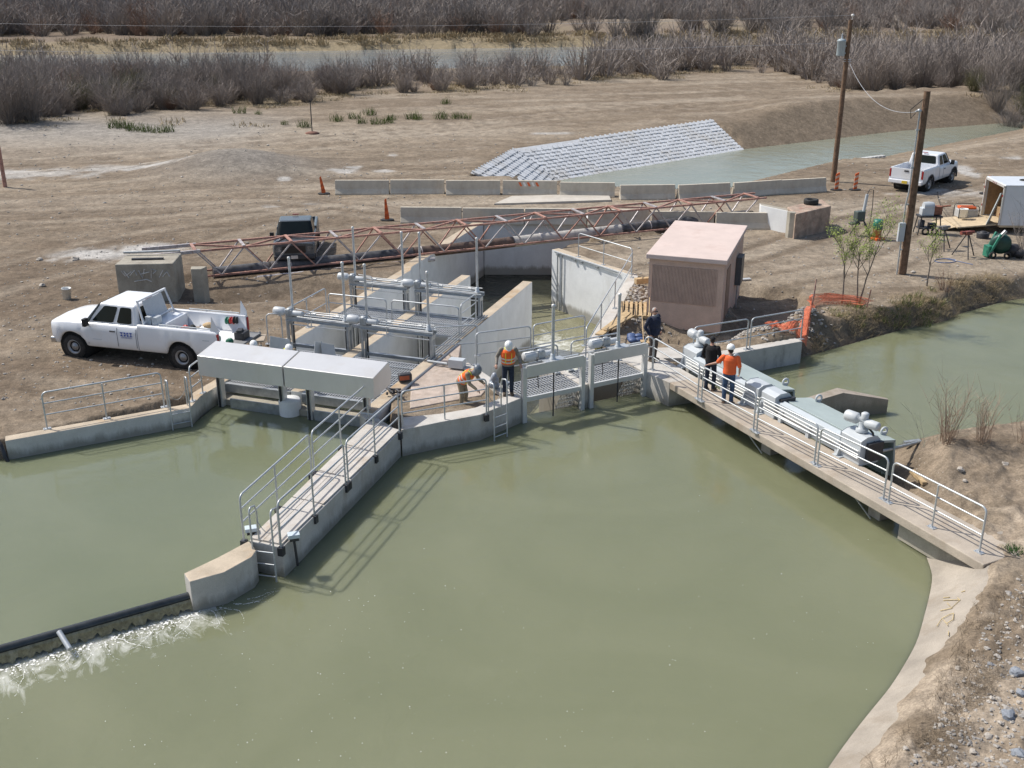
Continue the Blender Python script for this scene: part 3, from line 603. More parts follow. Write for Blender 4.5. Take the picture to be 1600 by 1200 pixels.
m=MB(); m.prism([xy(B(.06,.0)),xy(B(.06,1.02)),xy(B(12.0,1.2)),xy(B(12.0,0))],-.22,0); m.build('deck',CONCB,br,bevel=.02)
for tt in (3.9,8.1):
    m=MB(); m.prism([xy(B(tt,.55)),xy(B(tt+.4,.55)),xy(B(tt+.4,1.1)),xy(B(tt,1.1))],-2.4,-.222); m.build('pier',CONCO,br,bevel=.01)
    m=MB(); m.tube(B(tt-.02,.05,-.2),B(tt+.35,.3,-.7),.02,6); m.build('brace',GALVD,br)
m=MB(); m.box(B(10.6,.7,-.5),(2.4,.9,.5),math.atan2(U1.y,U1.x)); m.build('abutment',CONCO,br)
wall('right_wall','pale concrete wall with water stained face at the far side of the pond gates','concrete wall',
     [xy(V(5.75,32.2,0)),xy(P(1254,533)),xy(P(1254,533)+V(-.16,.36,0)),xy(V(5.6,32.58,0))],-2.4,0,mat('stained_wall_concrete',(.47,.46,.43),.85,var=.1,scale=1.3,bump=.2,stain=(.22,.21,.19),stain_scale=2.0,grain=.1),CONC)
# cutwater pier in the pond
a0,a1,a2=P(1258,622),P(1308,606),P(1386,622,-.35)
dr=(a2-a1); dr.z=0; nn=V(dr.y,-dr.x,0).normalized()
m=MB(); wq=.33
lft=V(-(a1-a0).y,(a1-a0).x,0).normalized()
top=[a0,a1,a2,a2+nn*.12,a1-lft*.1+nn*wq,a0-lft*wq]
n=len(top); vs=[V(p.x,p.y,-2.4) for p in top]+top; m.add(vs,[tuple(range(n,2*n))[::-1]]+[(i,(i+1)%n,n+(i+1)%n,n+i)[::-1] for i in range(n)])
tag(m.build('cutwater_pier',mat('silted_pier_concrete',(.36,.31,.255),.9,var=.14,scale=1.2,bump=.35,stain=(.24,.2,.15),grain=.14,wl=-.45)),'pointed concrete cutwater pier sloping into the pond beyond the long gates','pier')
# concrete lining of the near right bank, with its chalk letters
def offs(poly,d):
    out=[]
    for i,p in enumerate(poly):
        a_=V(*poly[max(i-1,0)],0); b_=V(*poly[min(i+1,len(poly)-1)],0); t=(b_-a_).normalized(); nrm=V(-t.y,t.x,0)
        if nrm.x<0: nrm=-nrm
        out.append(V(p[0],p[1],0)+nrm*d)
    return out
def dens(poly,st=.12):
    o=[]
    for i in range(len(poly)-1):
        a_=V(*poly[i],0);b_=V(*poly[i+1],0);k=max(1,int((b_-a_).length/st))
        o+=[xy(a_.lerp(b_,j/k)) for j in range(k)]
    return o+[poly[-1]]
SH=dens(SHORE_R[2:]); m=MB(); K=9
for _ in range(6): SH=[SH[0]]+[((SH[i-1][0]+SH[i+1][0])/2,(SH[i-1][1]+SH[i+1][1])/2) for i in range(1,len(SH)-1)]+[SH[-1]]
rows=[]
for k in range(K+1):
    d=-.5+(1.75+.5)*k/K; row=[]
    for i,p in enumerate(offs(SH,d)):
        y=p.y; wob=.16*math.sin(i*.31)+.1*math.sin(i*.83)+.07*math.sin(i*1.9)
        dd=d+(wob*(k/K)**2); q=offs_p=V(p.x,p.y,0)
        row.append(V(p.x,p.y,-.85+.74*min(d,1.02)+.045+.02*math.sin(i*.13)+max(0,d-1.02)*.02))
    rows.append(row)
n=len(SH); vs=[p for r in rows for p in r]
fs=[(k*n+i,k*n+i+1,(k+1)*n+i+1,(k+1)*n+i) for k in range(K) for i in range(n-1)]
m.add(vs,fs,True); o=m.build('bank_lining',mat('dusty_lining_concrete',(.335,.295,.245),.92,var=.14,scale=1.2,bump=.4,stain=(.24,.195,.145),stain_scale=.8,grain=.12))
if o.data.polygons[len(fs)//2].normal.z<0: o.data.flip_normals()
tag(o,'dusty sloping concrete lining along the waterline of the right bank','bank lining',kind='structure')
def chalk():
    m=MB()
    def on(px,py):
        z=-.4
        for _ in range(5):
            p=P(px,py,z); best=min(range(n),key=lambda i:(V(*SH[i],0)-V(p.x,p.y,0)).length); d=(V(*SH[best],0)-V(p.x,p.y,0)).length
            z=-.85+.74*d+.070
        return p
    S=[[(1474,934),(1484,933)],[(1474,938),(1500,937),(1487,950),(1480,942)],[(1487,950),(1478,952),(1469,954)],[(1500,937),(1496,934)],
       [(1464,978),(1472,966),(1479,974)],[(1472,966),(1484,960),(1490,958),(1489,968),(1479,974),(1481,977)],[(1482,986),(1482,993)],[(1502,925),(1508,923)]]
    r=thing('chalk_lettering','faded yellow chalk letters on the sloping bank lining','lettering',on(1485,955))
    for s in S:
        m=MB(); m.path([on(a,b) for a,b in s],.010,5); m.build('letter_stroke',mat('yellow_chalk',(.54,.43,.24),.9,var=.15,scale=20),r)
chalk()
# ================================================================ gratings and sills in the gate bays
def grate(name,label,org,a0_,a1_,b0_,b1_,z,fr,group,pa=.085,pb=.24,w=.03):
    """open bar grating: bearing bars along b, cross bars along a, border bars"""
    mb=MB(); q=lambda a,b:fr(a,b,z)
    ux=(fr(1,0,0)-fr(0,0,0)).normalized()
    n=int((a1_-a0_)/pa)
    for i in range(n+1):
        a=a0_+(a1_-a0_)*i/n; mb.beam(q(a,b0_),q(a,b1_),w,.045)
    n=max(2,int((b1_-b0_)/pb))
    for i in range(n+1):
        b=b0_+(b1_-b0_)*i/n; mb.beam(q(a0_,b)+V(0,0,.004),q(a1_,b)+V(0,0,.004),.022,.03)
    for b in (b0_,b1_): mb.beam(q(a0_-.03,b)+V(0,0,-.012),q(a1_+.03,b)+V(0,0,-.012),.05,.09)
    return tag(mb.build(name,GRATE),label,'grating',group)
def slab(name,label,poly,z0,z1,m_,cat='grating',group=None,**k):
    mb=MB(); mb.prism([xy(p) for p in poly],z0,z1); return tag(mb.build(name,m_,**k),label,cat,group)
GRP='grating walkways over the gate bays'
for a0_,a1_,w_ in ((-6.09,-3.83,'left'),(-3.41,-1.09,'right')):
    grate('floor_grating','steel bar grating over the %s bay just behind the white hoods'%w_,None,a0_+.04,a1_-.04,1.68,5.05,-.075,A,GRP,pb=.2)
    grate('floor_grating','steel bar grating over the %s bay below the rear row of gate lifts'%w_,None,a0_+.04,a1_-.04,8.1,10.0,-.075,A,GRP,pb=.2)
    for b_ in (2.3,2.95,3.6,4.25):
        pass
    mb=MB(); mb.prism([xy(A(a0_,1.15)),xy(A(a1_,1.15)),xy(A(a1_,1.62)),xy(A(a0_,1.62))],-2.4,-.38); mb.m=0
    tag(mb.build('gate_sill',CONCO),'concrete sill under the %s hood at the water edge'%w_,'sill')
    slab('sill_beam','grey steel beam along the edge of the grating behind the %s hood'%w_,[A(a0_,1.55),A(a1_,1.55),A(a1_,1.64),A(a0_,1.64)],-.30,-.03,GALVD,cat='beam')
mb=MB()
for b_ in (2.35,3.1,3.85,4.6): mb.beam(A(-2.3,b_,-.035),A(-1.1,b_,-.035),.045,.03)
tag(mb.build('support_bars',GALV),'bright cross bars clamped on the grating right of the hoods','bar')
for i,(x0,x1) in enumerate(((.08,2.1),(2.4,4.42))):
    g_=grate('floor_grating',('open bar grating between the uprights of the left centre gate','open bar grating between the uprights of the right centre gate')[i],None,x0+.03,x1-.03,.06,1.25,-.06,G,'grating walkways over the centre gates',pa=.10,pb=.13,w=.028)
    slab('front_beam',('white edge beam along the front of the left centre grating','white edge beam along the front of the right centre grating')[i],[G(x0,-.03),G(x1,-.03),G(x1,.035),G(x0,.035)],-.16,-.02,ALUM,cat='beam')
# ================================================================ guard railings
def railing(label,posts,h=1.07,mids=(.42,.75),r=.024,loop=True,plates=True,group='galvanised guard railings',name='guard_railing',side=None,m_=GALV,drop=0.0):
    posts=[Vector(p) for p in posts]; root=thing(name,label,'railing',posts[0],group=group)
    a,b=posts[0],posts[-1]; d=(b-a).normalized(); up=V(0,0,1); R=.13
    m=MB()
    dn=V(0,0,drop)
    pts=[a-dn,a+up*(h-R)]+[a+up*(h-R)+d*(R*(1-math.cos(t)))+up*(R*math.sin(t)) for t in (.4,.8,1.2)]+[a+up*h+d*R,b+up*h-d*R]+[b+up*(h-R)-d*(R*(1-math.sin(t)))+up*(R*math.cos(t)) for t in (.4,.8,1.2)]+[b+up*(h-R),b-dn]
    m.path(pts,r,8); m.build('frame',m_,root)
    for z in mids:
        q=MB(); q.tube(a+up*z,b+up*z,r*.82,7); q.build('rail',m_,root)
    for p in posts[1:-1]:
        q=MB(); q.tube(p-dn,p+up*(h-.01),r*.95,8); q.build('post',m_,root)
    if plates:
        for p in posts:
            q=MB(); q.box(p+up*.008,(.2,.14,.016),math.atan2(d.y,d.x)); 
            for sx in(-.07,.07):
                for sy in(-.045,.045): q.tube(p+d*sx+V(-d.y,d.x,0)*sy+up*.016,p+d*sx+V(-d.y,d.x,0)*sy+up*.034,.011,6)
            q.build('base_plate',m_,root)
    if side:
        for p in posts:
            q=MB(); q.box(p+V(0,0,-.13),(.13,.13,.2),math.atan2(d.y,d.x)); q.build('bracket',DARK,root)
    return root
railing('long low railing on the retaining wall beside the truck yard',[P(74,670),P(167,654),P(257,636)])
railing('short railing at the bend of the retaining wall by the left hood',[P(301,627),P(317,614)])
railing('left railing of the narrow walkway, near section by the ladder',[P(381,842),P(434,790),P(487,739)],side=1,plates=False,drop=.2)
railing('left railing of the narrow walkway, far section by the hood',[P(491,735),P(533,696),P(576,655)],side=1,plates=False,drop=.2)
railing('right railing of the narrow walkway, near section above the pool',[P(439,853),P(491,803),P(540,755)],side=1,plates=False,drop=.2)
railing('right railing of the narrow walkway, far section ending at the front wall',[P(544,751),P(586,710),P(624,674)],side=1,plates=False,drop=.2)
railing('railing on the bent front wall before the stooping welder',[P(629,668),P(695,655),P(760,646)],side=1,plates=False,drop=.15)
railing('railing behind the worker in the white hard hat',[P(744,570),P(829,558)],mids=(.35,.7))
railing('railing behind the left centre gate over the outlet',[P(833,556),P(913,540)],mids=(.35,.7))
railing('sloping handrail up the white side wall',[V(2.4,32.4,.01),V(3.1,35.1,.01),V(3.85,38.0,.01),V(4.95,42.3,.01)],mids=(.5,))
railing('railing along the top of the angled wing wall',[V(5.0,42.95,0),V(3.95,44.4,0),V(2.95,45.8,0)],mids=(.5,))
railing('footbridge railing, first section beside the man in navy',[P(1020,578),P(1090,623)])
railing('short railing return at the head of the footbridge',[P(1006,576),P(1019,577)],mids=(.42,.75),plates=False)
railing('footbridge railing, second section where the man in orange leans',[P(1096,627),P(1177,672)])
railing('footbridge railing, third section beside the pair of gate housings',[P(1182,676),P(1272,724)])
railing('footbridge railing, fourth section before the right hand motor',[P(1277,728),P(1380,780)])
railing('footbridge railing, last section reaching onto the right bank',[P(1388,785),P(1456,824),P(1530,863)])
railing('left railing on the stained wall by the gravel heap',[P(1082,560),P(1166,546)])
railing('right railing on the stained wall by the orange netting',[P(1171,545),P(1251,530)])
railing('railing before the rear gate lifts, left section',[A(-6.0,8.15,-.05),A(-3.7,8.15,-.05)],mids=(.38,.74))
railing('railing before the rear gate lifts, right section',[A(-3.5,8.15,-.05),A(-.95,8.15,-.05)],mids=(.38,.74))
railing('short side railing at the right end of the rear gate lifts',[A(-.92,8.25,0),A(-.92,9.7,0)],mids=(.38,.74))
railing('sloping yard railing along the left wall between the two rows of lifts',[A(-6.35,5.8,0),A(-6.35,7.2,0),A(-6.35,8.6,0)],mids=(.5,))
railing('short railing at the right end of the front gate lifts by the cable trays',[A(-.85,5.6,0),A(.35,6.5,-.05)],mids=(.45,))
railing('stub railing left of the front gate lifts by the tool board',[A(-6.75,5.2,-.02),A(-6.3,5.4,-.02)],mids=())
railing('low rail behind the left centre gate lift',[G(.2,1.28,0),G(2.0,1.28,0)],mids=(.5,),h=.95)
railing('low rail behind the right centre gate lift',[G(2.5,1.28,0),G(4.35,1.28,0)],mids=(.5,),h=.95)
# ladders with grab hoops
def ladder(label,p,q,outn,depth=1.3,hoop=.95,n=4,chain=True):
    """stiles at p and q on the wall edge, climbing down the face"""
    p=Vector(p);q=Vector(q);root=thing('pool_ladder',label,'ladder',p,group='steel ladders with grab hoops')
    o=outn.normalized()*.07
    for s in (p,q):
        m=MB(); m.path([s+o+V(0,0,-depth),s+o+V(0,0,hoop-.12),s+o*.7+V(0,0,hoop-.03),s+V(0,0,hoop),s-outn.normalized()*.16+V(0,0,hoop-.04),s-outn.normalized()*.22+V(0,0,hoop-.2),s-outn.normalized()*.22+V(0,0,.02)],.022,8); m.build('stile',GALV,root)
    for k in range(n):
        z=-.08-.3*k; m=MB(); m.tube(p+o+V(0,0,z),q+o+V(0,0,z),.016,6); m.build('rung',GALV,root)
    if chain:
        m=MB(); m.path([p.lerp(q,t)-outn.normalized()*.2+V(0,0,hoop*.55-.28*math.sin(PI*t)) for t in np.linspace(0,1,9)],.008,5); m.build('chain',GALVD,root)
    return root
ladder('steel ladder with tall hoops on the low retaining wall',P(266,643),P(296,637.5),V(.5,-.87,0))
ladder('steel ladder with chained hoops at the tip of the narrow walkway',P(397,853),P(430,857),V(-.3,-.95,0))
ladder('steel ladder in front of the worker in the white hard hat',P(770,648),P(790,641),V(.6,-.8,0),depth=1.2)
for nm,pp,lb in (('sensor_box',P(392,828,.05),'small pale sensor box on the left edge of the walkway tip'),('sensor_box',P(459,838,.1),'small pale sensor box hanging off the right edge of the walkway')):
    t=thing(nm,lb,'sensor box',pp,group='sensor boxes at the walkway tip')
    m=MB(); m.box(pp+V(0,0,.03),(.26,.2,.09),.3); m.build('lid',mat('pale_blue_enamel',(.55,.62,.66),.4,var=.04),t,bevel=.01)
    m=MB(); m.box(pp+V(0,.02,-.06),(.2,.14,.09),.3); m.tube(pp+V(0,0,-.1),pp+V(.03,.02,-.75),.03,8); m.build('bracket',DARK,t)
# ================================================================ gate lifts of the two bays
MOTW=mat('pale_grey_motor_paint',(.52,.54,.55),.4,var=.05)
def actuator(root,p,ax,up=V(0,0,1),mt=MOTW):
    """electric actuator: motor drum, gearbox, switch drum, hand wheel, cable"""
    ax=ax.normalized(); sd=ax.cross(up)
    m=MB(); m.lathe([(.01,-.58),(.13,-.58),(.145,-.55),(.145,-.24),(.11,-.19),(.08,-.16),(.08,0)],p+up*.12,ax,14); m.build('motor',mt,root)
    m=MB(); m.box(p+up*.1,(.24,.2,.24),math.atan2(ax.y,ax.x)); m.lathe([(.11,-.14),(.12,.0),(.08,.05),(.01,.05)],p+up*.22,up,12); m.build('gearbox',GALVD,root,bevel=.015)
    m=MB(); m.lathe([(.09,0),(.095,.05),(.095,.36),(.08,.4),(.01,.4)],p+up*.1+ax*.1,ax,12); m.build('switch_drum',mt,root)
    m=MB(); c=p-sd*.0+sd*(-.2)+up*.05; m.path([c+ax*.19*math.cos(t)+up*.19*math.sin(t) for t in np.linspace(0,2*PI,17)[:-1]],.013,6,closed=True)
    m.tube(c-ax*.16,c+ax*.16,.01,6); m.tube(c-up*.16,c+up*.16,.01,6); m.tube(c,c+sd*.14,.02,8); m.build('hand_wheel',DARK,root)
    m=MB(); m.path([p-sd*.1+up*.0-ax*.05,p-sd*.2-up*.1-ax*.0,p-sd*.16-up*.5,p-sd*.1-up*1.0],.014,6); m.build('cable',BLACK,root)
def stem(root,p,top,r=.042):
    m=MB(); m.tube(p,V(p.x,p.y,top),r,10); m.build('stem_cover',GALV,root)
    m=MB(); m.lathe([(r+.006,0),(r+.01,.03),(r+.01,.07),(.01,.09)],V(p.x,p.y,top-.04),n=10); m.build('stem_cap',ALUM,root)
    m=MB(); m.lathe([(.10,0),(.10,.04),(.07,.06),(.07,.16),(.05,.19),(.045,.19)],p,n=12); m.build('gearbox',GREYP,root)
def bay_lift(label,b,s0,s1,tops):
    r=thing('gate_lift',label,'gate lift',A(s0,b,0),group='motor driven slide gates of the bays')
    x0,x1=s0-.15,s1+.12; zb=.86
    for x in (x0,x1):
        m=MB(); m.beam(A(x,b-.12,-2.6),A(x,b-.12,zb),.075,.06,up=E2); m.beam(A(x,b+.12,-2.6),A(x,b+.12,zb),.075,.06,up=E2); m.box(A(x,b,zb-.12),(.08,.32,.14),-.333); m.build('upright',GALVD,r)
    for bb in (b-.16,b+.16):
        m=MB(); m.extrude([(-.04,-.065),(.04,-.065),(.04,-.05),(-.025,-.05),(-.025,.05),(.04,.05),(.04,.065),(-.04,.065)],A(x0-.05,bb,zb+.03),A(x1+.08,bb,zb+.03)); m.build('head_beam',GALV,r)
    m=MB(); m.beam(A(x0+.1,b,-.08),A(x1-.1,b,-.08),.12,.10); m.build('tie_beam',GALVD,r)
    zs=zb+.22
    m=MB(); m.tube(A(s0+.2,b,zs),A(s1-.06,b,zs),.028,8); m.lathe([(.05,0),(.05,.12)],A(s1-.35,b,zs),E1,10); m.lathe([(.05,0),(.05,.12)],A(s0+.75,b,zs),E1,10); m.build('drive_shaft',ALUM,r)
    m=MB(); m.tube(A(s0+.1,b-.2,zb-.14),A(s1+.1,b-.2,zb-.14),.022,7); m.tube(A(s0+.3,b-.26,zb+.16),A(s1+.1,b-.26,zb+.16),.02,7); m.tube(A(s0+.3,b+.26,zb+.2),A(s1+.1,b+.26,zb+.2),.02,7); m.path([A(s0+.25,b-.22,zs+.2),A(s0+.75,b-.22,zs+.17),A(s0+.8,b-.22,zs+.12),A(s0+.8,b-.22,zb-.2)],.018,7); m.build('conduit',ALUM,r)
    for sx,tp in((s0,tops[0]),(s1,tops[1])):
        stem(r,A(sx,b,zb+.12),tp)
    for sx in (s0,s1):
        m=MB(); m.tube(A(sx,b-.02,-2.5),A(sx,b-.02,zb),.025,8); m.build('lift_stem',DARK,r)
    m=MB(); m.box(A((s0+s1)/2,b,-1.6),(s1-s0-.1,.06,1.9),-.333)
    m.build('gate_leaf',ALUM,r)
    actuator(r,A(s0-.05,b-.12,zb+.13),E1)
    return r
bay_lift('front left gate lift with two tall stems, over the left bay',5.6,-5.95,-3.98,(2.95,2.95))
bay_lift('front right gate lift with two tall stems, over the right bay',5.6,-3.18,-.98,(2.95,2.9))
bay_lift('rear left gate lift beside the rusty truss, tall stems',10.2,-5.95,-3.98,(2.98,2.95))
bay_lift('rear right gate lift at the outlet end, tall stems',10.2,-3.28,-1.05,(2.98,2.95))
# cable trays on the stained wing wall
t=thing('cable_tray','bundle of grey pipes running up the top of the stained wing wall','pipes',A(-.9,5.5,.1))
for k in range(4):
    m=MB(); m.tube(A(-1.05+.1*k,5.3,.06),A(-1.05+.1*k,10.4,.06),.028,7); m.build('pipe',GALVD,t)
for bb in (6.0,7.6,9.2):
    m=MB(); m.box(A(-.9,bb,.035),(.5,.06,.05),-.333); m.build('clamp',GALV,t)
m=MB(); m.box(A(.15,5.2,.12),(.5,.3,.28),-.3); m.tube(A(-.2,5.2,.05),A(-.9,5.25,.05),.04,8); tag(m.build('junction_box',GREYP,bevel=.01),'grey junction box on the slab by the front lift','box')
# ---------------------------------------------------------------- white gate hoods
for i,(x0,x1) in enumerate(((-5.95,-3.14),(-3.09,-.28))):
    r=thing('gate_hood',('left white sheet metal hood over the forebay gates','right white sheet metal hood with open slanted end')[i],'gate hood',A(x0,.7,0),group='white gate hoods')
    m=MB(); prof=[(.0,.74),(.0,1.36),(.98,1.50),(1.16,1.10),(1.05,.80)]
    vs=[A(x,.16+pb,pz) for x in (x0,x1) for pb,pz in prof]; n=len(prof)
    m.add(vs,[tuple(range(n)),tuple(range(n,2*n))[::-1],(0,n,n+1,1),(1,n+1,n+2,2),(2,n+2,n+3,3),(3,n+3,n+4,4),(4,n+4,n,0)])
    m.build('shell',WHITEP,r,bevel=.012)
    for x in ((x0+.05,x1-.62) if i==0 else (x0+.25,x1-.72)):
        m=MB(); m.beam(A(x,1.08,-1.2),A(x,1.08,.9),.16,.2,up=E2); m.build('post',ALUM,r)
        m=MB(); m.beam(A(x,.95,-1.2),A(x,.95,.85),.05,.05,up=E2); m.build('gate_guide',DARK,r)
    m=MB(); m.box(A((x0+x1)/2,1.0,-.75),(x1-x0-.8,.05,1.0),-.333); m.build('gate_leaf',GALVD,r)
for i,(a_,b_,s,lb) in enumerate(((-5.55,3.2,1,'leaning triangular steel plate behind the left hood, nearest the truck'),(-3.95,3.2,1,'taller triangular steel plate standing behind the joint of the hoods'),(-3.6,3.3,-1,'second triangular steel plate right beside the taller one'))):
    m=MB(); q=[A(a_,b_,-.04),A(a_+.5*s,b_+.75,-.04),A(a_+.42*s,b_+.7,.75),A(a_+.1*s,b_+.1,1.02)]
    n_=(q[1]-q[0]).cross(q[3]-q[0]).normalized()*.02
    m.add(q+[p+n_ for p in q],[(3,2,1,0),(4,5,6,7),(0,1,5,4),(1,2,6,5),(2,3,7,6),(3,0,4,7)]); tag(m.build('steel_plate',GREYP),lb,'steel plate',group='triangular steel plates behind the hoods')
# ---------------------------------------------------------------- centre gates
for i,(x0,x1,tz) in enumerate(((.05,2.1,2.05),(2.42,4.42,2.05))):
    r=thing('slide_gate',('left centre slide gate with one tall stem in front of the worker in the vest','right centre slide gate with one tall stem next to the footbridge')[i],'slide gate',G(x0,0,0),group='centre slide gates')
    for x in (x0,x1):
        m=MB(); m.beam(G(x,-.05,-2.3),G(x,-.05,.95),.13,.08,up=F2); m.beam(G(x,.06,-2.3),G(x,.06,.95),.05,.10,up=F2); m.build('upright',ALUM,r)
    for bb,zz in ((-.1,.86),(.2,.88)):
        m=MB(); m.beam(G(x0+.03,bb,zz-.03),G(x1-.03,bb,zz-.03),.06,.36 if bb<0 else .2,up=(0,0,1)); m.build('head_beam',ALUM if bb<0 else GALV,r)
    mx_=(x0+x1)/2
    m=MB(); m.box(G(mx_,.05,1.0),(.7,.34,.03),.51); m.build('saddle',GALV,r)
    stem(r,G(mx_,.05,1.0),tz+.62,.05)
    m=MB(); m.tube(G(mx_,-.02,-1.9),G(mx_,-.02,1.0),.022,8); m.build('lift_stem',DARK,r)
    m=MB(); m.box(G(mx_,-.02,-1.55),(x1-x0-.1,.05,1.2),.51); m.build('gate_leaf',GALVD,r)
    actuator(r,G(mx_-.25,.35,1.0),F1)
    m=MB(); m.path([G(x0+.2,.3,1.0),G(x0+.2,.3,1.25),G(x0+.9,.3,1.25)],.02,7); m.build('conduit',GALV,r)
    # slanted trash screen below each grating
    m=MB()
    for k in range(9):
        x=x1-.62+.07*k; m.beam(G(x,.1,-.12),G(x,.75,-1.3),.012,.03)
    for k in range(8):
        s=k/7; m.beam(G(x1-.64,.1+.65*s,-.12-1.18*s),G(x1-.02,.1+.65*s,-.12-1.18*s),.03,.012)
    m.build('trash_screen',GALV,r)
# ---------------------------------------------------------------- long tilting gates by the footbridge
def long_gate(label,t0,t1):
    r=thing('tilting_gate',label,'tilting gate',B(t0,1.4,0),group='long tilting gates beside the footbridge')
    m=MB(); prof=[(1.1,.02),(1.1,.50),(1.24,.56),(1.36,.50),(1.36,.02)]
    vs=[B(t,n_,z) for t in(t0,t1) for n_,z in prof]; k=len(prof)
    m.add(vs,[tuple(range(k))[::-1],tuple(range(k,2*k))]+[(i,(i+1)%k,k+(i+1)%k,k+i)[::-1] for i in range(k)]); m.build('side_beam',mat('pale_grey_beam_paint',(.46,.50,.52),.4,var=.04,scale=1.4),r,bevel=.008)
    m=MB(); q=[B(t0+.1,1.38,.53),B(t1-.1,1.38,.53),B(t1-.1,2.45,.36),B(t0+.1,2.45,.36)]; dz=V(0,0,-.07)
    m.add(q+[p+dz for p in q],[(0,1,2,3),(7,6,5,4),(0,4,5,1),(1,5,6,2),(2,6,7,3),(3,7,4,0)])
    m.build('gate_panel',PALEG,r,bevel=.008)
    m=MB(); q=[B(t0+.1,2.45,.36),B(t1-.1,2.45,.36),B(t1-.1,2.6,-.95),B(t0+.1,2.6,-.95)]; dn=N1*-.06
    m.add(q+[p+dn for p in q],[(0,1,2,3),(7,6,5,4),(0,4,5,1),(1,5,6,2),(2,6,7,3),(3,7,4,0)]); m.build('back_panel',PALEG,r)
    for t_ in (t0+.45,t1-.5):
        m=MB(); c=B(t_,2.42,.46); m.path([c+N1*.1*math.cos(t_2)+V(0,0,.1*math.sin(t_2)) for t_2 in np.linspace(0,2*PI,15)[:-1]],.032,7,closed=True); m.box(c-V(0,0,.1),(.05,.1,.16),math.atan2(U1.y,U1.x)); m.build('lifting_eye',GREYP,r)
    for t_ in np.arange(t0+.5,t1,1.15):
        m=MB(); m.box(B(float(t_),1.06,.16),(.12,.09,.34),math.atan2(U1.y,U1.x)); m.build('rib',GREYP,r)
    for z in (.20,.30,.40):
        m=MB(); m.tube(B(t0-.2,1.0,z),B(t1+.1,1.0,z),.022,7); m.build('conduit',ALUM,r)
    return r
def housing(label,t,n_,L=.75,W=.62,Hh=.72,motor=None,rot=0):
    r=thing('drive_housing',label,'drive housing',B(t,n_,0),group='white drive housings of the tilting gates')
    m=MB(); pr=[(-W/2,.0),(-W/2,Hh-.08),(-W*.2,Hh),(W*.3,Hh),(W/2,Hh-.12),(W/2,0)]
    vs=[B(tt,n_+a_,z) for tt in (t-L/2,t+L/2) for a_,z in pr]; k=len(pr)
    m.add(vs,[tuple(range(k))[::-1],tuple(range(k,2*k))]+[(i,(i+1)%k,k+(i+1)%k,k+i)[::-1] for i in range(k)]); m.build('casing',GREYP,r,bevel=.015)
    m=MB(); m.box(B(t-L/2+.05,n_-.3,.0),(.28,.3,.05),math.atan2(U1.y,U1.x)); m.beam(B(t-L/2+.05,n_-.4,.02),B(t-L/2+.05,n_-.28,.34),.05,.1); m.build('foot',GREYP,r)
    m=MB(); m.box(B(t+L/2+.06,n_+.1,.35),(.1,.5,.5),math.atan2(U1.y,U1.x)); m.build('end_plate',DARK,r)
    if motor:
        ax=(U1*math.cos(rot)+N1*math.sin(rot)); p=B(t,n_+.02,Hh+.02)
        m=MB(); m.lathe([(.16,0),(.16,.08),(.11,.1),(.1,.26)],p,n=14); m.build('pedestal',GREYP,r)
        p=p+V(0,0,.3)
        m=MB(); m.lathe([(.01,-.5),(.13,-.5),(.15,-.46),(.15,-.18),(.12,-.14),(.08,-.12),(.08,.1)],p,ax,16); m.build('motor',MOTW,r)
        m=MB(); m.lathe([(.09,.08),(.11,.12),(.12,.2),(.12,.42),(.1,.46),(.01,.46)],p-V(0,0,.04),ax,16); m.lathe([(.09,.0),(.1,.14),(.06,.17),(.01,.17)],p+ax*.04+V(0,0,.06),n=12); m.build('switch_drum',MOTW,r)
        m=MB(); m.path([p+ax*.1-V(0,0,.1),p+ax*.32+V(0,0,-.25),p+ax*.38+V(0,0,-.55),p+ax*.34+V(0,0,-.9)],.03,7); m.build('cable',BLACK,r)
    return r
long_gate('pale green tilting gate nearer the man in navy, partly behind the two men',-.35,3.0)
long_gate('pale green tilting gate nearer the right bank, long smooth sloping panel',3.5,7.0)
housing('white drive housing with a motor at the head of the footbridge',-.65,1.5,motor=True,rot=0.0)
housing('left of the two white boxes where the tilting gates meet',2.7,1.3,L=.62,W=.55)
housing('right of the two white boxes where the tilting gates meet',3.45,1.3,L=.62,W=.55)
housing('white drive housing with a motor by the right bank',6.75,1.35,Hh=.74,motor=True,rot=0.25)
m=MB(); m.tube(B(7.1,1.7,.25),P(1440,690,-.3),.045,8); m.box(P(1425,691,-.3),(.5,.12,.1),.3); tag(m.build('tie_beam',GALVD),'grey tie beam from the right motor to the earth bank','arm')
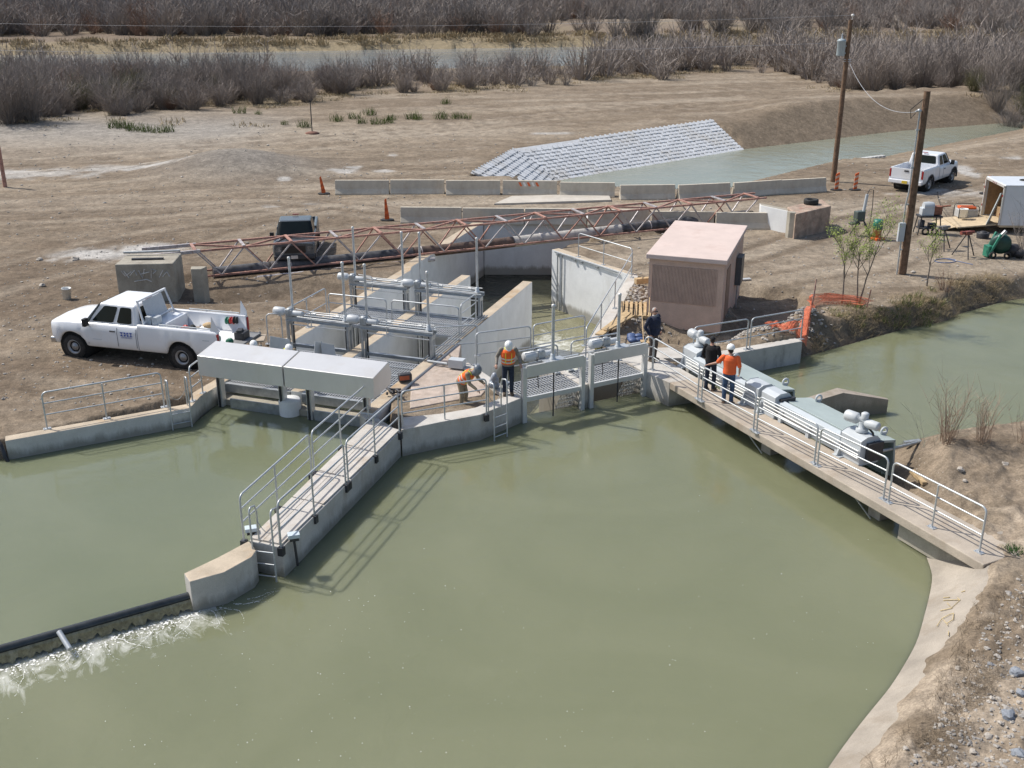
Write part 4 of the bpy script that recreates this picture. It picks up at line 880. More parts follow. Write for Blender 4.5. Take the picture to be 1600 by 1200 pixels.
# ================================================================ control hut
def hut():
    o=V(5.0,37.45,-.5); r=thing('control_hut','windowless pink stucco control hut with ribbed front panel and flat sloping roof','hut',o)
    W_,D_=2.72,5.2
    def Q(a,b,z): return o+E1*a+E2*b+V(0,0,z)
    zf,zb=2.66,2.70
    m=MB(); vs=[Q(0,0,0),Q(W_,0,0),Q(W_,D_,0),Q(0,D_,0),Q(0,0,zf),Q(W_,0,zf),Q(W_,D_,zb),Q(0,D_,zb)]
    m.add(vs,[(3,2,1,0),(0,1,5,4),(1,2,6,5),(2,3,7,6),(3,0,4,7)]); m.build('wall',STUCCO,r)
    m=MB(); x0,x1,z0,z1=.12,W_-.22,.98,2.36
    n=46
    for i in range(n):
        x=x0+(x1-x0)*i/n; w=(x1-x0)/n*.55
        m.add([Q(x,-.001,z0),Q(x+w,-.001,z0),Q(x+w,-.03,z0+.02),Q(x,-.03,z0+.02),Q(x,-.001,z1),Q(x+w,-.001,z1),Q(x+w,-.03,z1-.02),Q(x,-.03,z1-.02)],[(0,1,2,3),(7,6,5,4),(3,2,6,7),(0,3,7,4),(2,1,5,6)])
    m.add([Q(x0,-.003,z0),Q(x1,-.003,z0),Q(x1,-.003,z1),Q(x0,-.003,z1)],[(0,1,2,3)])
    m.build('ribbed_panel',mat('ribbed_stucco',(.50,.37,.30),.95,var=.08,scale=3),r)
    m=MB(); ov=.1; a_=[Q(-ov,-.16,zf-.06),Q(W_+ov,-.16,zf-.06),Q(W_+ov,D_+ov,zb),Q(-ov,D_+ov,zb)]; up=V(0,0,.17)
    m.add(a_+[p+up for p in a_],[(3,2,1,0),(4,5,6,7),(0,1,5,4),(1,2,6,5),(2,3,7,6),(3,0,4,7)]); m.build('roof',ROOFP,r,bevel=.02)
    m=MB()
    for (a1,b1) in ((.7,.7),(2.1,.8),(.6,2.9),(2.0,3.0)): pass
    m=MB(); m.box(Q(W_+.12,3.6,1.5),(.22,.75,1.1),-.333+0); m.build('electric_cabinet',mat('dark_grey_cabinet',(.09,.095,.10),.5),r,bevel=.01)
    m=MB(); m.tube(Q(W_+.1,3.4,1.0),Q(W_+.1,3.4,0),.03,7); m.build('cabinet_conduit',GALVD,r)
    m=MB(); m.beam(Q(W_+.012,1.2,.02),Q(W_+.012,1.2,2.2),.9,.02,up=E1); m.build('door',mat('stucco_brown_door',(.24,.16,.12),.6),r)
    m=MB(); m.box(Q(W_/2,D_/2,-.25),(W_-.1,D_-.1,.6),-.333); m.build('footing',CONCO,r)
hut()
# ================================================================ old pipe truss over the channel
def truss():
    p0=V(-12.9,42.05,0); dirv=V(25.3,10.9,0); L=dirv.length; d=dirv.normalized(); bk=V(-d.y,d.x,0)
    r=thing('pipe_truss','long rusty red steel truss carrying an old pipe across the channel','truss',p0)
    N=14; W=1.25; Ht=1.12; z0=.06
    def Q(k,w,z): return p0+d*(L*k/N)+bk*(w*W)+V(0,0,z0+z)
    def bar(nm,a,b,w=.07,h=.07,mt=RUST):
        m=MB(); m.beam(a,b,w,h); m.build(nm,mt,r)
    bar('top_chord',Q(-.9,0,Ht),Q(N+.25,0,Ht),.08,.08); bar('top_chord',Q(-.9,1,Ht),Q(N+.35,1,Ht),.08,.08)
    bar('chord_end',Q(-1,0,Ht-.005),Q(0.1,0,Ht-.005),.11,.13,RUSTG); bar('chord_end',Q(-1,1,Ht-.005),Q(0.1,1,Ht-.005),.11,.13,RUSTG)
    bar('bottom_chord',Q(.1,.12,0),Q(N,.12,0),.07,.07); bar('bottom_chord',Q(.1,.88,0),Q(N,.88,0),.07,.07)
    rg=random.Random(4)
    for k in range(N+1):
        bar('cross_bar',Q(k,0,Ht+.045),Q(k,1,Ht+.045),.12,.05,RUSTG if k%2 else RUST)
        if k<N:
            if k%2==0: bar('top_diagonal',Q(k,1,Ht),Q(k+1,0,Ht))
            else: bar('top_diagonal',Q(k,0,Ht),Q(k+1,1,Ht))
            for w,wb in((0,.12),(1,.88)):
                mt=lambda: RUSTG if rg.random()<.55 else RUST
                bar('web_bar',Q(k,w,Ht),Q(k+.5,wb,0),.055,.055,mt()); bar('web_bar',Q(k+.5,wb,0),Q(k+1,w,Ht),.055,.055,mt())
        bar('bottom_bar',Q(k,.12,-.02),Q(k,.88,-.02),.05,.05)
    PZ=lambda k:-.02+.2*max(0,(k-6)/8)
    for k in (2.0,5.0,8.0,11.0):
        m=MB(); m.path([Q(k,.5,PZ(k))+bk*(.25*math.cos(t))+V(0,0,.25*math.sin(t)) for t in np.linspace(-.3,PI+.3,10)],.03,6); m.build('pipe_strap',RUSTG,r)
    pr=thing('old_pipe','thick black tarred pipe with peeling pale coat lying inside the rusty truss','pipe',p0)
    PZ=lambda k:-.02+.2*max(0,(k-6)/8)
    segs=((.35,4.8,PIPE),(4.8,7.3,mat('rust_brown_pipe',(.13,.085,.065),.7,var=.4,scale=3,stain=(.05,.045,.045),stain_scale=2)),(7.3,10.2,PIPEL),(10.2,N-.1,PIPE))
    for a_,b_,mt in segs:
        m=MB(); m.path([Q(a_+(b_-a_)*t,.5,PZ(a_+(b_-a_)*t)) for t in np.linspace(0,1,6)],.25,18); m.build('pipe_length',mt,pr)
    for k in (1.55,4.8,7.3,10.2):
        m=MB(); m.lathe([(.22,-.05),(.25,-.05),(.25,.05),(.22,.05)],Q(k,.5,PZ(k)),d,18); m.build('pipe_joint',PIPE,pr)
    m=MB(); e=Q(N-.1,.5,PZ(N)); m.path([e,e+d*.3+V(0,0,-.02),e+d*.5+V(0,0,-.14),e+d*.58+V(0,0,-.4),e+d*.58+V(0,0,-1.2)],[.215,.22,.22,.21,.21],16); m.build('pipe_elbow',mat('yellowed_pipe',(.20,.16,.10),.8,var=.4,scale=4,stain=(.06,.05,.05)),pr)
    m=MB(); m.tube(Q(1.2,-.1,-.22),Q(5.2,-.1,-.22),.085,10); tag(m.build('drain_pipe',RUSTG),'thinner grey pipe lying along the foot of the truss at left','pipe')
    return Q
TQ=truss()
wall('truss_pillar','old square concrete pillar under the left end of the truss','pillar',[xy(P(302,458)+V(0,0,0)),xy(P(319,458)),xy(P(319,458)+V(.1,.42,0)),xy(P(302,458)+V(-.1,.42,0))],-1.4,.98,CONCO,CONCO,bevel=.03)
e=TQ(13.6,0,0)
wall('truss_pillar','broad pale concrete wall pillar under the right end of the truss','pillar',[xy(P(1186,352)),xy(P(1229,362)),xy(P(1229,362)+V(.1,.5,0)),xy(P(1186,352)+V(.05,.5,0))],-.8,1.02,CONCW,CONCO,bevel=.03)
wall('pipe_post','narrow square concrete post at the right end of the old pipe','post',[xy(P(1231,369)),xy(P(1240,370)),xy(P(1240,370)+V(.05,.35,0)),xy(P(1231,369)+V(-.05,.35,0))],-.8,1.15,CONCO,CONCO,bevel=.02)
# concrete blocks at the truss ends
bl=thing('anchor_block','weathered concrete block with white graffiti by the white pickup','concrete block',P(226,462))
c0,c1=P(187,463),P(277,461); bx=(c1-c0).normalized(); by=V(-bx.y,bx.x,0)
m=MB(); m.prism([xy(c0-by*.1),xy(c1-by*.1),xy(c1+by*1.5+bx*.0),xy(c0+by*1.5+bx*.1)],-.9,1.30); m.build('block',CONCO,bl,bevel=.04)
m=MB(); w_=(c1-c0).length
m.box(c0+bx*(w_*.5)+by*.55+V(0,0,1.32),(w_*.55,.12,.10),math.atan2(bx.y,bx.x)); m.build('grate_frame',DARK,bl)
m=MB(); m.tube(c0+by*1.3+V(0,0,1.42),c1+by*1.3+V(0,0,1.46),.05,8); m.build('top_pipe',GALVD,bl)
for k,st in enumerate(([(.10,.95),(.16,.78),(.27,.92)],[(.14,.96),(.22,.72)],[(.24,.80),(.33,.97),(.36,.80)],[(.40,.95),(.45,.70),(.50,1.0)],[(.44,.84),(.58,.90)],[(.60,.70),(.62,1.0),(.70,.94),(.64,.84)],[(.74,.72),(.82,.96)],[(.80,.74),(.88,.9),(.92,.74)],[(.30,.60),(.52,.66),(.60,.58)])):
    m=MB(); m.path([c0+bx*(u*w_)-by*.107+V(0,0,z*1.22-.12) for u,z in st],.021,4); m.build('graffiti_stroke',mat('faded_white_spray',(.62,.61,.59),.9,var=.3,scale=12),bl)
b2=thing('anchor_block','stained concrete block with a tyre on top at the right end of the truss','concrete block',P(1265,368))
c0,c1=P(1240,371),P(1295,357); bx=(c1-c0).normalized(); by=V(-bx.y,bx.x,0)
m=MB(); m.prism([xy(c0),xy(c1),xy(c1+V(.0,1.7,0)),xy(c0+V(.0,1.7,0))],-.3,1.12); m.build('block',mat('stained_brown_concrete',(.40,.30,.23),.95,var=.25,scale=2.5,bump=.5,stain=(.30,.13,.10),stain_scale=2,grain=.2),b2,bevel=.04)
def tyre_ring(m,c,R,wd_,ax,n=20):
    m.lathe([(R*.62,-wd_/2),(R*.95,-wd_/2),(R,-wd_*.3),(R,wd_*.3),(R*.95,wd_/2),(R*.62,wd_/2),(R*.56,0),(R*.62,-wd_/2)],c,ax,n,caps=False)
m=MB(); tyre_ring(m,c0.lerp(c1,.6)+V(0,1.2,1.25),.36,.24,(0,0,1)); tag(m.build('scrap_tyre',BLACK),'old black tyre lying on the stained concrete block','tyre')
m=MB(); m.beam(P(1060,388,.0),P(1010,410,.02),.25,.05)
# ================================================================ jersey barriers
BPROF=[(-.30,0),(-.30,.08),(-.155,.33),(-.085,.81),(.085,.81),(.155,.33),(.30,.08),(.30,0)]
def barrier(label,p,q,grp,stripe=False,dark=0):
    p=Vector(p);q=Vector(q);d=(q-p).normalized();c=(p+q)/2;c.z=max(gz(c.x,c.y)-.02,-.12)
    L=3.1
    r=thing('jersey_barrier',label,'barrier',c,math.atan2(d.y,d.x),grp,local=True)
    m=MB(); n=len(BPROF)
    vs=[V(x,y,z) for x in(-L/2,L/2) for y,z in BPROF]
    m.add(vs,[tuple(range(n)),tuple(range(n,2*n))[::-1]]+[(i,(i+1)%n,n+(i+1)%n,n+i)[::-1] for i in range(n)])
    m.build('block',BARR,r,bevel=.015)
    m=MB()
    for x in (-L/2-.03,L/2+.03): m.path([V(x-.03,0,.6),V(x+.02,.05,.6),V(x+.03,-.05,.6),V(x-.03,0,.6)],.012,5)
    m.build('loop',DARK,r)
    if stripe:
        for k in range(5):
            x=-.55+k*.24; m=MB(); f=lambda z:-.155+(z-.33)*(.07/.48)-.004
            m.add([V(x,f(.50),.50),V(x+.13,f(.50),.50),V(x+.02,f(.72),.72),V(x-.11,f(.72),.72)],[(0,1,2,3)]); m.build('stripe',ORANGE if k%2==0 else WHITER,r)
    return r
FARB=[(525,608,300,300),(611,694,300,300),(697,782,302,302),(784,872,302,303),(874,961,304,305),(968,1054,309,308),(1058,1140,309,305),(1147,1217,305,300),(1217,1285,300,296)]
LBL=['far row jersey barrier next to the leaning orange delineator','far row jersey barrier second from the left end','far row jersey barrier in front of the end of the block lining','far row jersey barrier with orange and white stripes','far row jersey barrier right of the striped one','far row jersey barrier sixth from the left, before the canal water','far row jersey barrier just left of the hut roof line','far row jersey barrier second from the right end','last far row jersey barrier beside the tall utility pole']
for k,(x0,x1,y0,y1) in enumerate(FARB):
    barrier(LBL[k],P(x0,y0),P(x1,y1),'jersey barriers in the far row',stripe=(k==3))
LB2=['near row jersey barrier next to the upright orange delineator','near row jersey barrier with a brown stain, second from the left','near row jersey barrier standing above the culvert headwall','near row jersey barrier behind the rusty truss, fourth from the left','near row jersey barrier partly hidden by the hut roof','near row jersey barrier behind the hut roof at the right end']
for k in range(6):
    a_=P(627,345).lerp(P(918,347),k/3); b_=P(627,345).lerp(P(918,347),(k+.975)/3)
    if k>=3: a_.y-=.25*(k-2); b_.y-=.25*(k-2)
    barrier(LB2[k],a_,b_,'jersey barriers in the near row')
# road patch of pale concrete over the culvert
m=MB(); q=[P(772,318,.03),P(955,312,.03),P(950,302,.03),P(800,306,.03)]
cs=[V(p.x,p.y,gz(p.x,p.y)+.07) for p in q]; m.prism([xy(p) for p in cs],-.4,max(p.z for p in cs)); tag(m.build('culvert_deck',mat('pale_deck_slab',(.50,.46,.40),.9,var=.1,scale=1,stain=(.42,.36,.29))),'pale concrete culvert deck between the two barrier rows','deck',kind='structure')
# ================================================================ delineators
def delineator(label,p,lean=0.0,cone=False,h=.95):
    p=Vector(p); r=thing('delineator',label,'delineator',(p.x,p.y,gz(p.x,p.y)),0,'orange road delineators',local=True)
    m=MB(); m.prism([(math.cos(t)*.36,math.sin(t)*.30) for t in np.linspace(0,2*PI,9)[:-1]],-.01,.06); m.build('base',BLACK,r,bevel=.01)
    M=Matrix.Rotation(lean,3,'Y'); n=7
    for k in range(n):
        z0,z1=.05+(h-.05)*k/n,.05+(h-.05)*(k+1)/n; w=lambda z:(.13-.085*z/h) if cone else .105
        m=MB(); vs=[]
        for z in (z0,z1):
            sk=.0
            for x,y in((-1,-.25),(1,-.25),(1,.25),(-1,.25)): vs.append(M@V(x*w(z),y*.1,z+(x*.05 if not cone else x*.03)))
        m.add(vs,[(3,2,1,0),(4,5,6,7),(0,1,5,4),(1,2,6,5),(2,3,7,6),(3,0,4,7)])
        m.build('sleeve' if k%2==0 else 'stripe',ORANGE if (k%2==0) else mat('dusty_orange_white',(.62,.40,.30),.5,var=.08) if not cone else mat('dark_orange_band',(.50,.085,.02),.5,var=.1),r)
    return r
delineator('leaning narrow orange delineator left of the far barrier row',P(506,300),-.16,True,1.0)
delineator('upright narrow orange delineator left of the near barrier row',P(605,342),-.05,True,1.1)
delineator('orange and white delineator right beside the tall utility pole',P(1307,294),0,False,1.0)
delineator('orange and white delineator a step right of the tall utility pole',P(1336,294),.03,False,1.0)
delineator('orange delineator peeping over the trailer roof',P(1540,300),0,False,1.0)
# ================================================================ utility poles
def pole(label,px,py,top,r0,r1,cat='utility pole',mt=WOODP,name='utility_pole',grp='wooden utility poles'):
    p=P(px,py); z=gz(p.x,p.y); r=thing(name,label,cat,(p.x,p.y,z),group=grp)
    m=MB(); n=10; m.path([V(p.x,p.y,z-.3+(top-z+.3)*k/n) for k in range(n+1)],[r0+(r1-r0)*k/n for k in range(n+1)],12); m.build('shaft',mt,r)
    return r,p
r1_,p1_=pole('tall brown utility pole with a grey transformer beside the far barriers',1302,281,9.25,.17,.12)
m=MB(); c=p1_+V(-.42,-.1,0); m.lathe([(.01,7.25),(.22,7.25),(.24,7.3),(.24,8.05),(.26,8.07),(.26,8.12),(.16,8.2),(.01,8.22)],c,n=16); m.build('transformer',mat('grey_blue_enamel',(.36,.42,.44),.4,var=.06),r1_)
m=MB(); m.lathe([(.05,8.2),(.06,8.3),(.03,8.42),(.05,8.45),(.01,8.5)],c,n=8); m.beam(c+V(.2,.05,7.8),p1_+V(0,0,7.8),.08,.08); m.beam(c+V(.2,.05,7.4),p1_+V(0,0,7.4),.08,.08); m.build('bushing',GREYP,r1_)
m=MB(); m.lathe([(.03,9.2),(.03,9.42),(.09,9.45),(.1,9.52),(.05,9.56),(.01,9.58)],p1_+V(.08,0,0),n=10); m.build('insulator',WHITER,r1_)
for zz in (6.95,7.05): m=MB(); m.tube(p1_+V(-.18,-.1,zz),p1_+V(.26,-.1,zz),.02,6); m.build('bracket',GALV,r1_)
r2_,p2_=pole('shorter brown utility pole with a conduit and meter box, in the yard',1410,426,7.4,.165,.125)
m=MB(); c=p2_+V(-.27,-.05,0); m.path([c+V(.02,0,-.1),c+V(.0,0,2.2),c+V(-.0,0,2.9),c+V(.06,0,3.4),c+V(.06,0,6.55),c+V(.0,0,6.68),c+V(-.12,0,6.6)],.033,8); m.build('conduit',GALV,r2_)
m=MB(); m.box(c+V(-.04,-.02,1.75),(.26,.16,.78)); m.build('meter_box',GREYP,r2_,bevel=.01)
for zz in (1.0,2.9,4.4,5.9): m=MB(); m.beam(c+V(.0,0,zz),p2_+V(0,0,zz),.05,.05); m.build('bracket',GALV,r2_)
m=MB(); m.lathe([(.04,0),(.09,.02),(.09,.1),(.02,.14)],c+V(.04,0,6.58),n=10); m.build('weather_head',GALV,r2_)
r3_,p3_=pole('rust red steel post at the left edge of the yard',8,291,2.85,.12,.11,cat='post',mt=RUST,name='steel_post',grp=None)
r4_,p4_=pole('thin dark stake standing alone in the far yard',488,209,0,.05,.05,cat='stake',mt=DARK,name='steel_stake',grp=None)
bpy.data.objects.remove(r4_.children[0]); m=MB(); z=gz(p4_.x,p4_.y); m.beam(V(p4_.x,p4_.y,z-.2),V(p4_.x,p4_.y,z+2.6),.07,.05,up=(0,1,0)); m.build('shaft',DARK,r4_)
m=MB(); m.ball(V(p4_.x,p4_.y,z),(.6,.5,.18),8,5); m.build('footing',mat('red_clay',(.22,.11,.08),.95),r4_)
def wire(label,a,b,sag,r,mt,n=26):
    m=MB(); m.path([a.lerp(b,t)+V(0,0,-sag*4*t*(1-t)) for t in np.linspace(0,1,n)],r,5); return tag(m.build('power_line',mt),label,'power line')
STEELW=mat('pale_wire',(.42,.42,.43),.5,.3)
wire('twisted service line sagging between the two utility poles',p1_+V(.15,0,6.95),p2_+V(-.3,0,6.6),.9,.014,STEELW)
wire('upper power line running left from the tall pole',p1_+V(.08,0,9.5),V(-62,74,9.7),.9,.007,STEELW)
wire('lower power line running left from the tall pole',p1_+V(0,0,8.0),V(-62,74,8.0),.9,.007,STEELW)
m=MB(); m.path([p2_+V(-.1,0,7.1),p2_+V(-.6,-.1,6.7),p2_+V(-.55,-.1,6.35),p2_+V(-.38,-.05,6.55)],.018,5); tag(m.build('service_loop',BLACK),'black cable loop at the weather head of the shorter pole','cable')
# ================================================================ block revetment of the far canal bank
def revet():
    top=[(-2.6,66.6),(.1,76.4),(.1,76.4),(17.0,92.0)]; toe=[(2.0,66.5),(3.3,74.05),(3.3,74.05),(19.1,88.0)]
    # two faces: long straight one and the folded end
    r=thing('block_revetment','grey interlocking concrete block lining on the far canal bank','revetment',V(8,82,0))
    BM=mat('grey_revetment_block',(.62,.63,.64),.85,var=.10,scale=2,bump=.2,stain=(.50,.47,.42),stain_scale=.35,grain=.06)
    def face(a,b,c,d,nu,nv,nm,skip=0):
        """a,b toe; d,c top"""
        m=MB(); rj=random.Random(nu); a,b,c,d=[Vector(p) for p in(a,b,c,d)]
        nrm=(b-a).cross(d-a).normalized(); 
        if nrm.z<0: nrm=-nrm
        def q(u,v): return a.lerp(b,u).lerp(d.lerp(c,u),v)
        m.add([q(0,0)-nrm*.04,q(1,0)-nrm*.04,q(1,1)-nrm*.04,q(0,1)-nrm*.04],[(0,1,2,3)])
        for j in range(nv):
            for i in range(nu):
                if skip and j>=nv-1 and i<skip: continue
                o_=.5 if j%2 else 0
                u0,u1=(i+.06+o_*.0)/nu,(i+.94)/nu; v0,v1=(j+.03)/nv,(j+.70)/nv
                h=.10+rj.uniform(-.02,.02); u0+=rj.uniform(-.015,.015)/nu; u1+=rj.uniform(-.015,.015)/nu
                P4=[q(u0,v0),q(u1,v0),q(u1,v1),q(u0,v1)]; T=[p+nrm*h for p in P4]
                m.add(P4+T,[(4,5,6,7),(0,1,5,4),(1,2,6,5),(2,3,7,6),(3,0,4,7)])
                # narrow tie in the joint row
                u0,u1=(i+.36)/nu,(i+.64)/nu; v0,v1=(j+.70)/nv,(j+1.03)/nv
                P4=[q(u0,v0),q(u1,v0),q(u1,v1),q(u0,v1)]; T=[p+nrm*h*.8 for p in P4]
                m.add(P4+T,[(4,5,6,7),(0,1,5,4),(1,2,6,5),(2,3,7,6),(3,0,4,7)])
        m.build(nm,BM,r)
    zt,zw=.12,-1.82
    face((*toe[2],zw),(*toe[3],zw),(*top[3],.16),(*top[2],zt),42,11,'block_face',skip=12)
    face((*toe[0],zw),(*toe[1],zw),(*top[1],zt),(*top[0],zt),16,9,'block_face')
revet()
# small patch of blocks on the near bank by the tall pole
m=MB()
for i in range(9):
    for j in range(3):
        p=P(1312,250,-1.5).lerp(P(1362,243,-1.5),i/8)+V(.25*j,-.45*j,0); m.box((p.x,p.y,-1.66+.12*j),(.42,.36,.16),.7)
tag(m.build('block_patch',mat('pale_block_patch',(.50,.50,.48),.85)),'small patch of pale blocks at the near canal edge by the tall pole','revetment')
# ================================================================ people
def capsule(m,p,q,r1,r2,n=10):
    p=Vector(p);q=Vector(q);d=q-p;L=d.length
    if L<1e-6: return m.ball(p,r1)
    prof=[(r1*math.cos(t),-r1*math.sin(t)) for t in (1.45,.9,.4)]+[(r1,0),(r2,L)]+[(r2*math.cos(t),L+r2*math.sin(t)) for t in (.4,.9,1.45)]
    return m.lathe(prof,p,d,n)
BULK=[1.0]
def ellip_loft(m,st,right,n=16):
    """st: [(centre,rx,ry)]; sections across the line of centres"""
    vs=[];R=Vector(right).normalized()
    for i,(c,rx,ry) in enumerate(st):
        if rx>.125: rx,ry=rx*BULK[0],ry*(1+(BULK[0]-1)*1.6)
        a=Vector(st[max(i-1,0)][0]);b=Vector(st[min(i+1,len(st)-1)][0]);d=(b-a).normalized()
        r=(R-d*R.dot(d)).normalized();f=d.cross(r)
        vs+=[Vector(c)+r*rx*math.cos(2*PI*k/n)+f*ry*math.sin(2*PI*k/n) for k in range(n)]
    k=len(st); m.add(vs,[(i*n+j,i*n+(j+1)%n,(i+1)*n+(j+1)%n,(i+1)*n+j) for i in range(k-1) for j in range(n)],True)
    m.add(vs[:n],[tuple(range(n))[::-1]]); m.add(vs[-n:],[tuple(range(n))]); return m
def solid(m,name,mt,par,vox=.013,it=4):
    o=m.build(name,mt,par); r=o.modifiers.new('remesh','REMESH'); r.mode='VOXEL'; r.voxel_size=vox; r.use_smooth_shade=True
    s=o.modifiers.new('smooth','SMOOTH'); s.factor=.5; s.iterations=it; return o
SKIN=mat('skin',(.42,.24,.17),.55,var=.08,scale=8)
DENIM=mat('blue_denim',(.045,.085,.16),.9,var=.3,scale=9); DENIMD=mat('dark_denim',(.022,.032,.055),.9,var=.3,scale=9)
NAVY=mat('navy_jacket',(.012,.018,.042),.85,var=.25,scale=9); BLKC=mat('black_cloth',(.010,.010,.012),.9,var=.3,scale=9)
ORSH=mat('orange_tshirt',(.82,.14,.035),.85,var=.08,scale=8); HIVIS=mat('hi_vis_orange',(.88,.14,.02),.75,var=.08,scale=8)
KHAKI=mat('khaki_cloth',(.27,.22,.15),.9,var=.2,scale=8); GREYC=mat('grey_work_shirt',(.23,.21,.18),.9,var=.2,scale=8)
BROWNT=mat('brown_trousers',(.085,.065,.055),.9,var=.25,scale=9); BOOT=mat('dusty_boot',(.10,.075,.05),.8,var=.3,scale=9)
HATW=mat('white_hard_hat',(.80,.80,.78),.3,var=.02); HATG=mat('grey_welding_hood',(.16,.18,.20),.3,var=.2); HAIRG=mat('grey_hair',(.42,.40,.38),.8,var=.25,scale=30); HAIRD=mat('dark_hair',(.03,.022,.018),.8,var=.25,scale=30)
REFL=mat('silver_reflective_tape',(.62,.62,.58),.35,.2); YEL=mat('hi_vis_yellow',(.75,.72,.06),.7)
def person(label,foot,face,h=1.75,lean=0,arms=None,head_turn=0,head_pitch=0,shirt=None,sleeve='long',pants=DENIM,vest=None,hat=None,hair=None,crouch=0,step=.0,jacket_open=False,glasses=False,group=None,bulk=1.0):
    """arms: {'L':(elbow,wrist),'R':...} offsets from the shoulder in body axes (right,forward,up)"""
    foot=Vector(foot); rz=math.atan2(face[1],face[0])-PI/2; k=h/1.75
    root=thing('person',label,'person',foot,rz,group,local=True); root.scale=(k,k,k)
    X=V(1,0,0)
    hipz=.93-crouch*.45; 
    J={}
    for s,sg in (('L',-1),('R',1)):
        st=step*sg
        J['ank'+s]=V(sg*.105,st*.5-(.0),.09); J['hip'+s]=V(sg*.085,-crouch*.28,hipz)
        J['kne'+s]=(J['ank'+s]+J['hip'+s])/2+V(sg*(.015+.05*crouch),.035+.42*crouch,0.0)
    pel=V(0,-crouch*.28,hipz+.03)
    Rl=Matrix.Rotation(-lean,3,'X')
    bk=bulk
    def up(x,y,z): return pel+Rl@V(x,y,z-.96)
    BULK[0]=bulk
    J['neck']=up(0,-.005,1.50); J['head']=up(0,.03,1.64)
    Rh=Rl@Matrix.Rotation(head_turn,3,'Z')@Matrix.Rotation(-head_pitch,3,'X')
    hc=J['neck']+ (Rl@V(0,.0,.03))+Rh@V(0,.03,.115)
    arms=arms or {}
    for s,sg in (('L',-1),('R',1)):
        sh=up(sg*.185*(1+(bulk-1)*.7),-.01,1.435); J['sho'+s]=sh
        e,w=arms.get(s,((sg*.07,-.03,-.29),(sg*.075,.06,-.54)))
        J['elb'+s]=sh+V(*e); J['wri'+s]=sh+V(*w)
    # one continuous body
    m=MB()
    tors=[(up(0,0,.90),.145,.10),(up(0,0,1.0),.15,.105),(up(0,.0,1.10),.135,.098),(up(0,.01,1.25),.155,.112),(up(0,.0,1.38),.165,.105),(up(0,-.01,1.45),.12,.08),(up(0,-.005,1.50),.062,.06)]
    ellip_loft(m,tors,Rl@X)
    capsule(m,up(0,-.008,1.46),hc-Rh@V(0,.012,.04),.058,.052)
    m.ball(hc+Rh@V(0,-.012,.02),(.074,.092,.098),12,9,M=Rh); m.ball(hc+Rh@V(0,.03,-.045),(.056,.062,.062),10,7,M=Rh)
    capsule(m,hc+Rh@V(0,.082,.012),hc+Rh@V(0,.104,-.022),.012,.018,6)
    for sg in(-1,1): m.ball(hc+Rh@V(sg*.077,-.005,-.005),(.012,.022,.034),6,5,M=Rh)
    for s,sg in (('L',-1),('R',1)):
        capsule(m,J['hip'+s],J['kne'+s],.088,.056); capsule(m,J['kne'+s],J['ank'+s],.055,.038)
        capsule(m,J['sho'+s],J['elb'+s],.052,.040); capsule(m,J['elb'+s],J['wri'+s],.041,.028)
        capsule(m,J['ank'+s]+V(0,-.03,-.045),J['ank'+s]+V(sg*.02,.15,-.055),.042,.032)
        d=(J['wri'+s]-J['elb'+s]).normalized(); sd=d.orthogonal() if abs(d.z)>.99 else d.cross(V(0,0,1)).normalized()
        if abs(d.z)>.7: sd=V(0,1,0)-d*d.y; sd.normalize()
        pn=d.cross(sd)*(-sg if abs(d.z)>.7 else 1); pal=J['wri'+s]+d*.05
        for a_ in (-.026,-.009,.009,.026): capsule(m,J['wri'+s],J['wri'+s]+d*.09+sd*a_,.02,.014,6)
        for a_,L in ((-.029,.060),(-.010,.075),(.010,.080),(.029,.072)):
            b0=J['wri'+s]+d*.09+sd*a_; b1=b0+d*L*.5+pn*.008; b2=b1+d*L*.38+pn*.028
            capsule(m,b0,b1,.0095,.009,6); capsule(m,b1,b2,.009,.0075,6)
        b0=J['wri'+s]+d*.035+sd*.028; b1=b0+d*.035+sd*.028+pn*.01; capsule(m,b0,b1,.013,.011,6); capsule(m,b1,b1+d*.03+sd*.006+pn*.008,.011,.009,6)
    body=solid(m,'body',SKIN,root,.0085,2)
    for sg in(-1,1):
        e=MB(); e.ball(hc+Rh@V(sg*.031,.079,.015),.011,8,6); e.build('eye',DARK,root)
    e=MB(); capsule(e,hc+Rh@V(-.022,.090,-.052),hc+Rh@V(.022,.090,-.052),.005,.005,6); e.build('mouth',mat('lips',(.30,.13,.11),.6),root)
    # trousers, boots
    g=.018
    m=MB(); ellip_loft(m,[(up(0,0,.865),.15,.112),(up(0,0,.95),.162,.122),(up(0,0,1.05),.152,.115),(up(0,0,1.08),.148,.112)],Rl@X)
    for s in 'LR':
        capsule(m,J['hip'+s],J['kne'+s],.098,.072); capsule(m,J['kne'+s],J['ank'+s]+V(0,0,.0),.072,.062)
    solid(m,'trousers',pants,root,.012,3)
    for s,sg in(('L',-1),('R',1)):
        m=MB(); a_=J['ank'+s]; capsule(m,a_+V(0,-.02,-.03),a_+V(sg*.02,.15,-.045),.052,.044); capsule(m,a_+V(0,0,.03),a_+V(0,-.01,-.04),.05,.05); m.box(a_+V(sg*.01,.06,-.08),(.09,.27,.02)); solid(m,'boot',BOOT,root,.011,2)
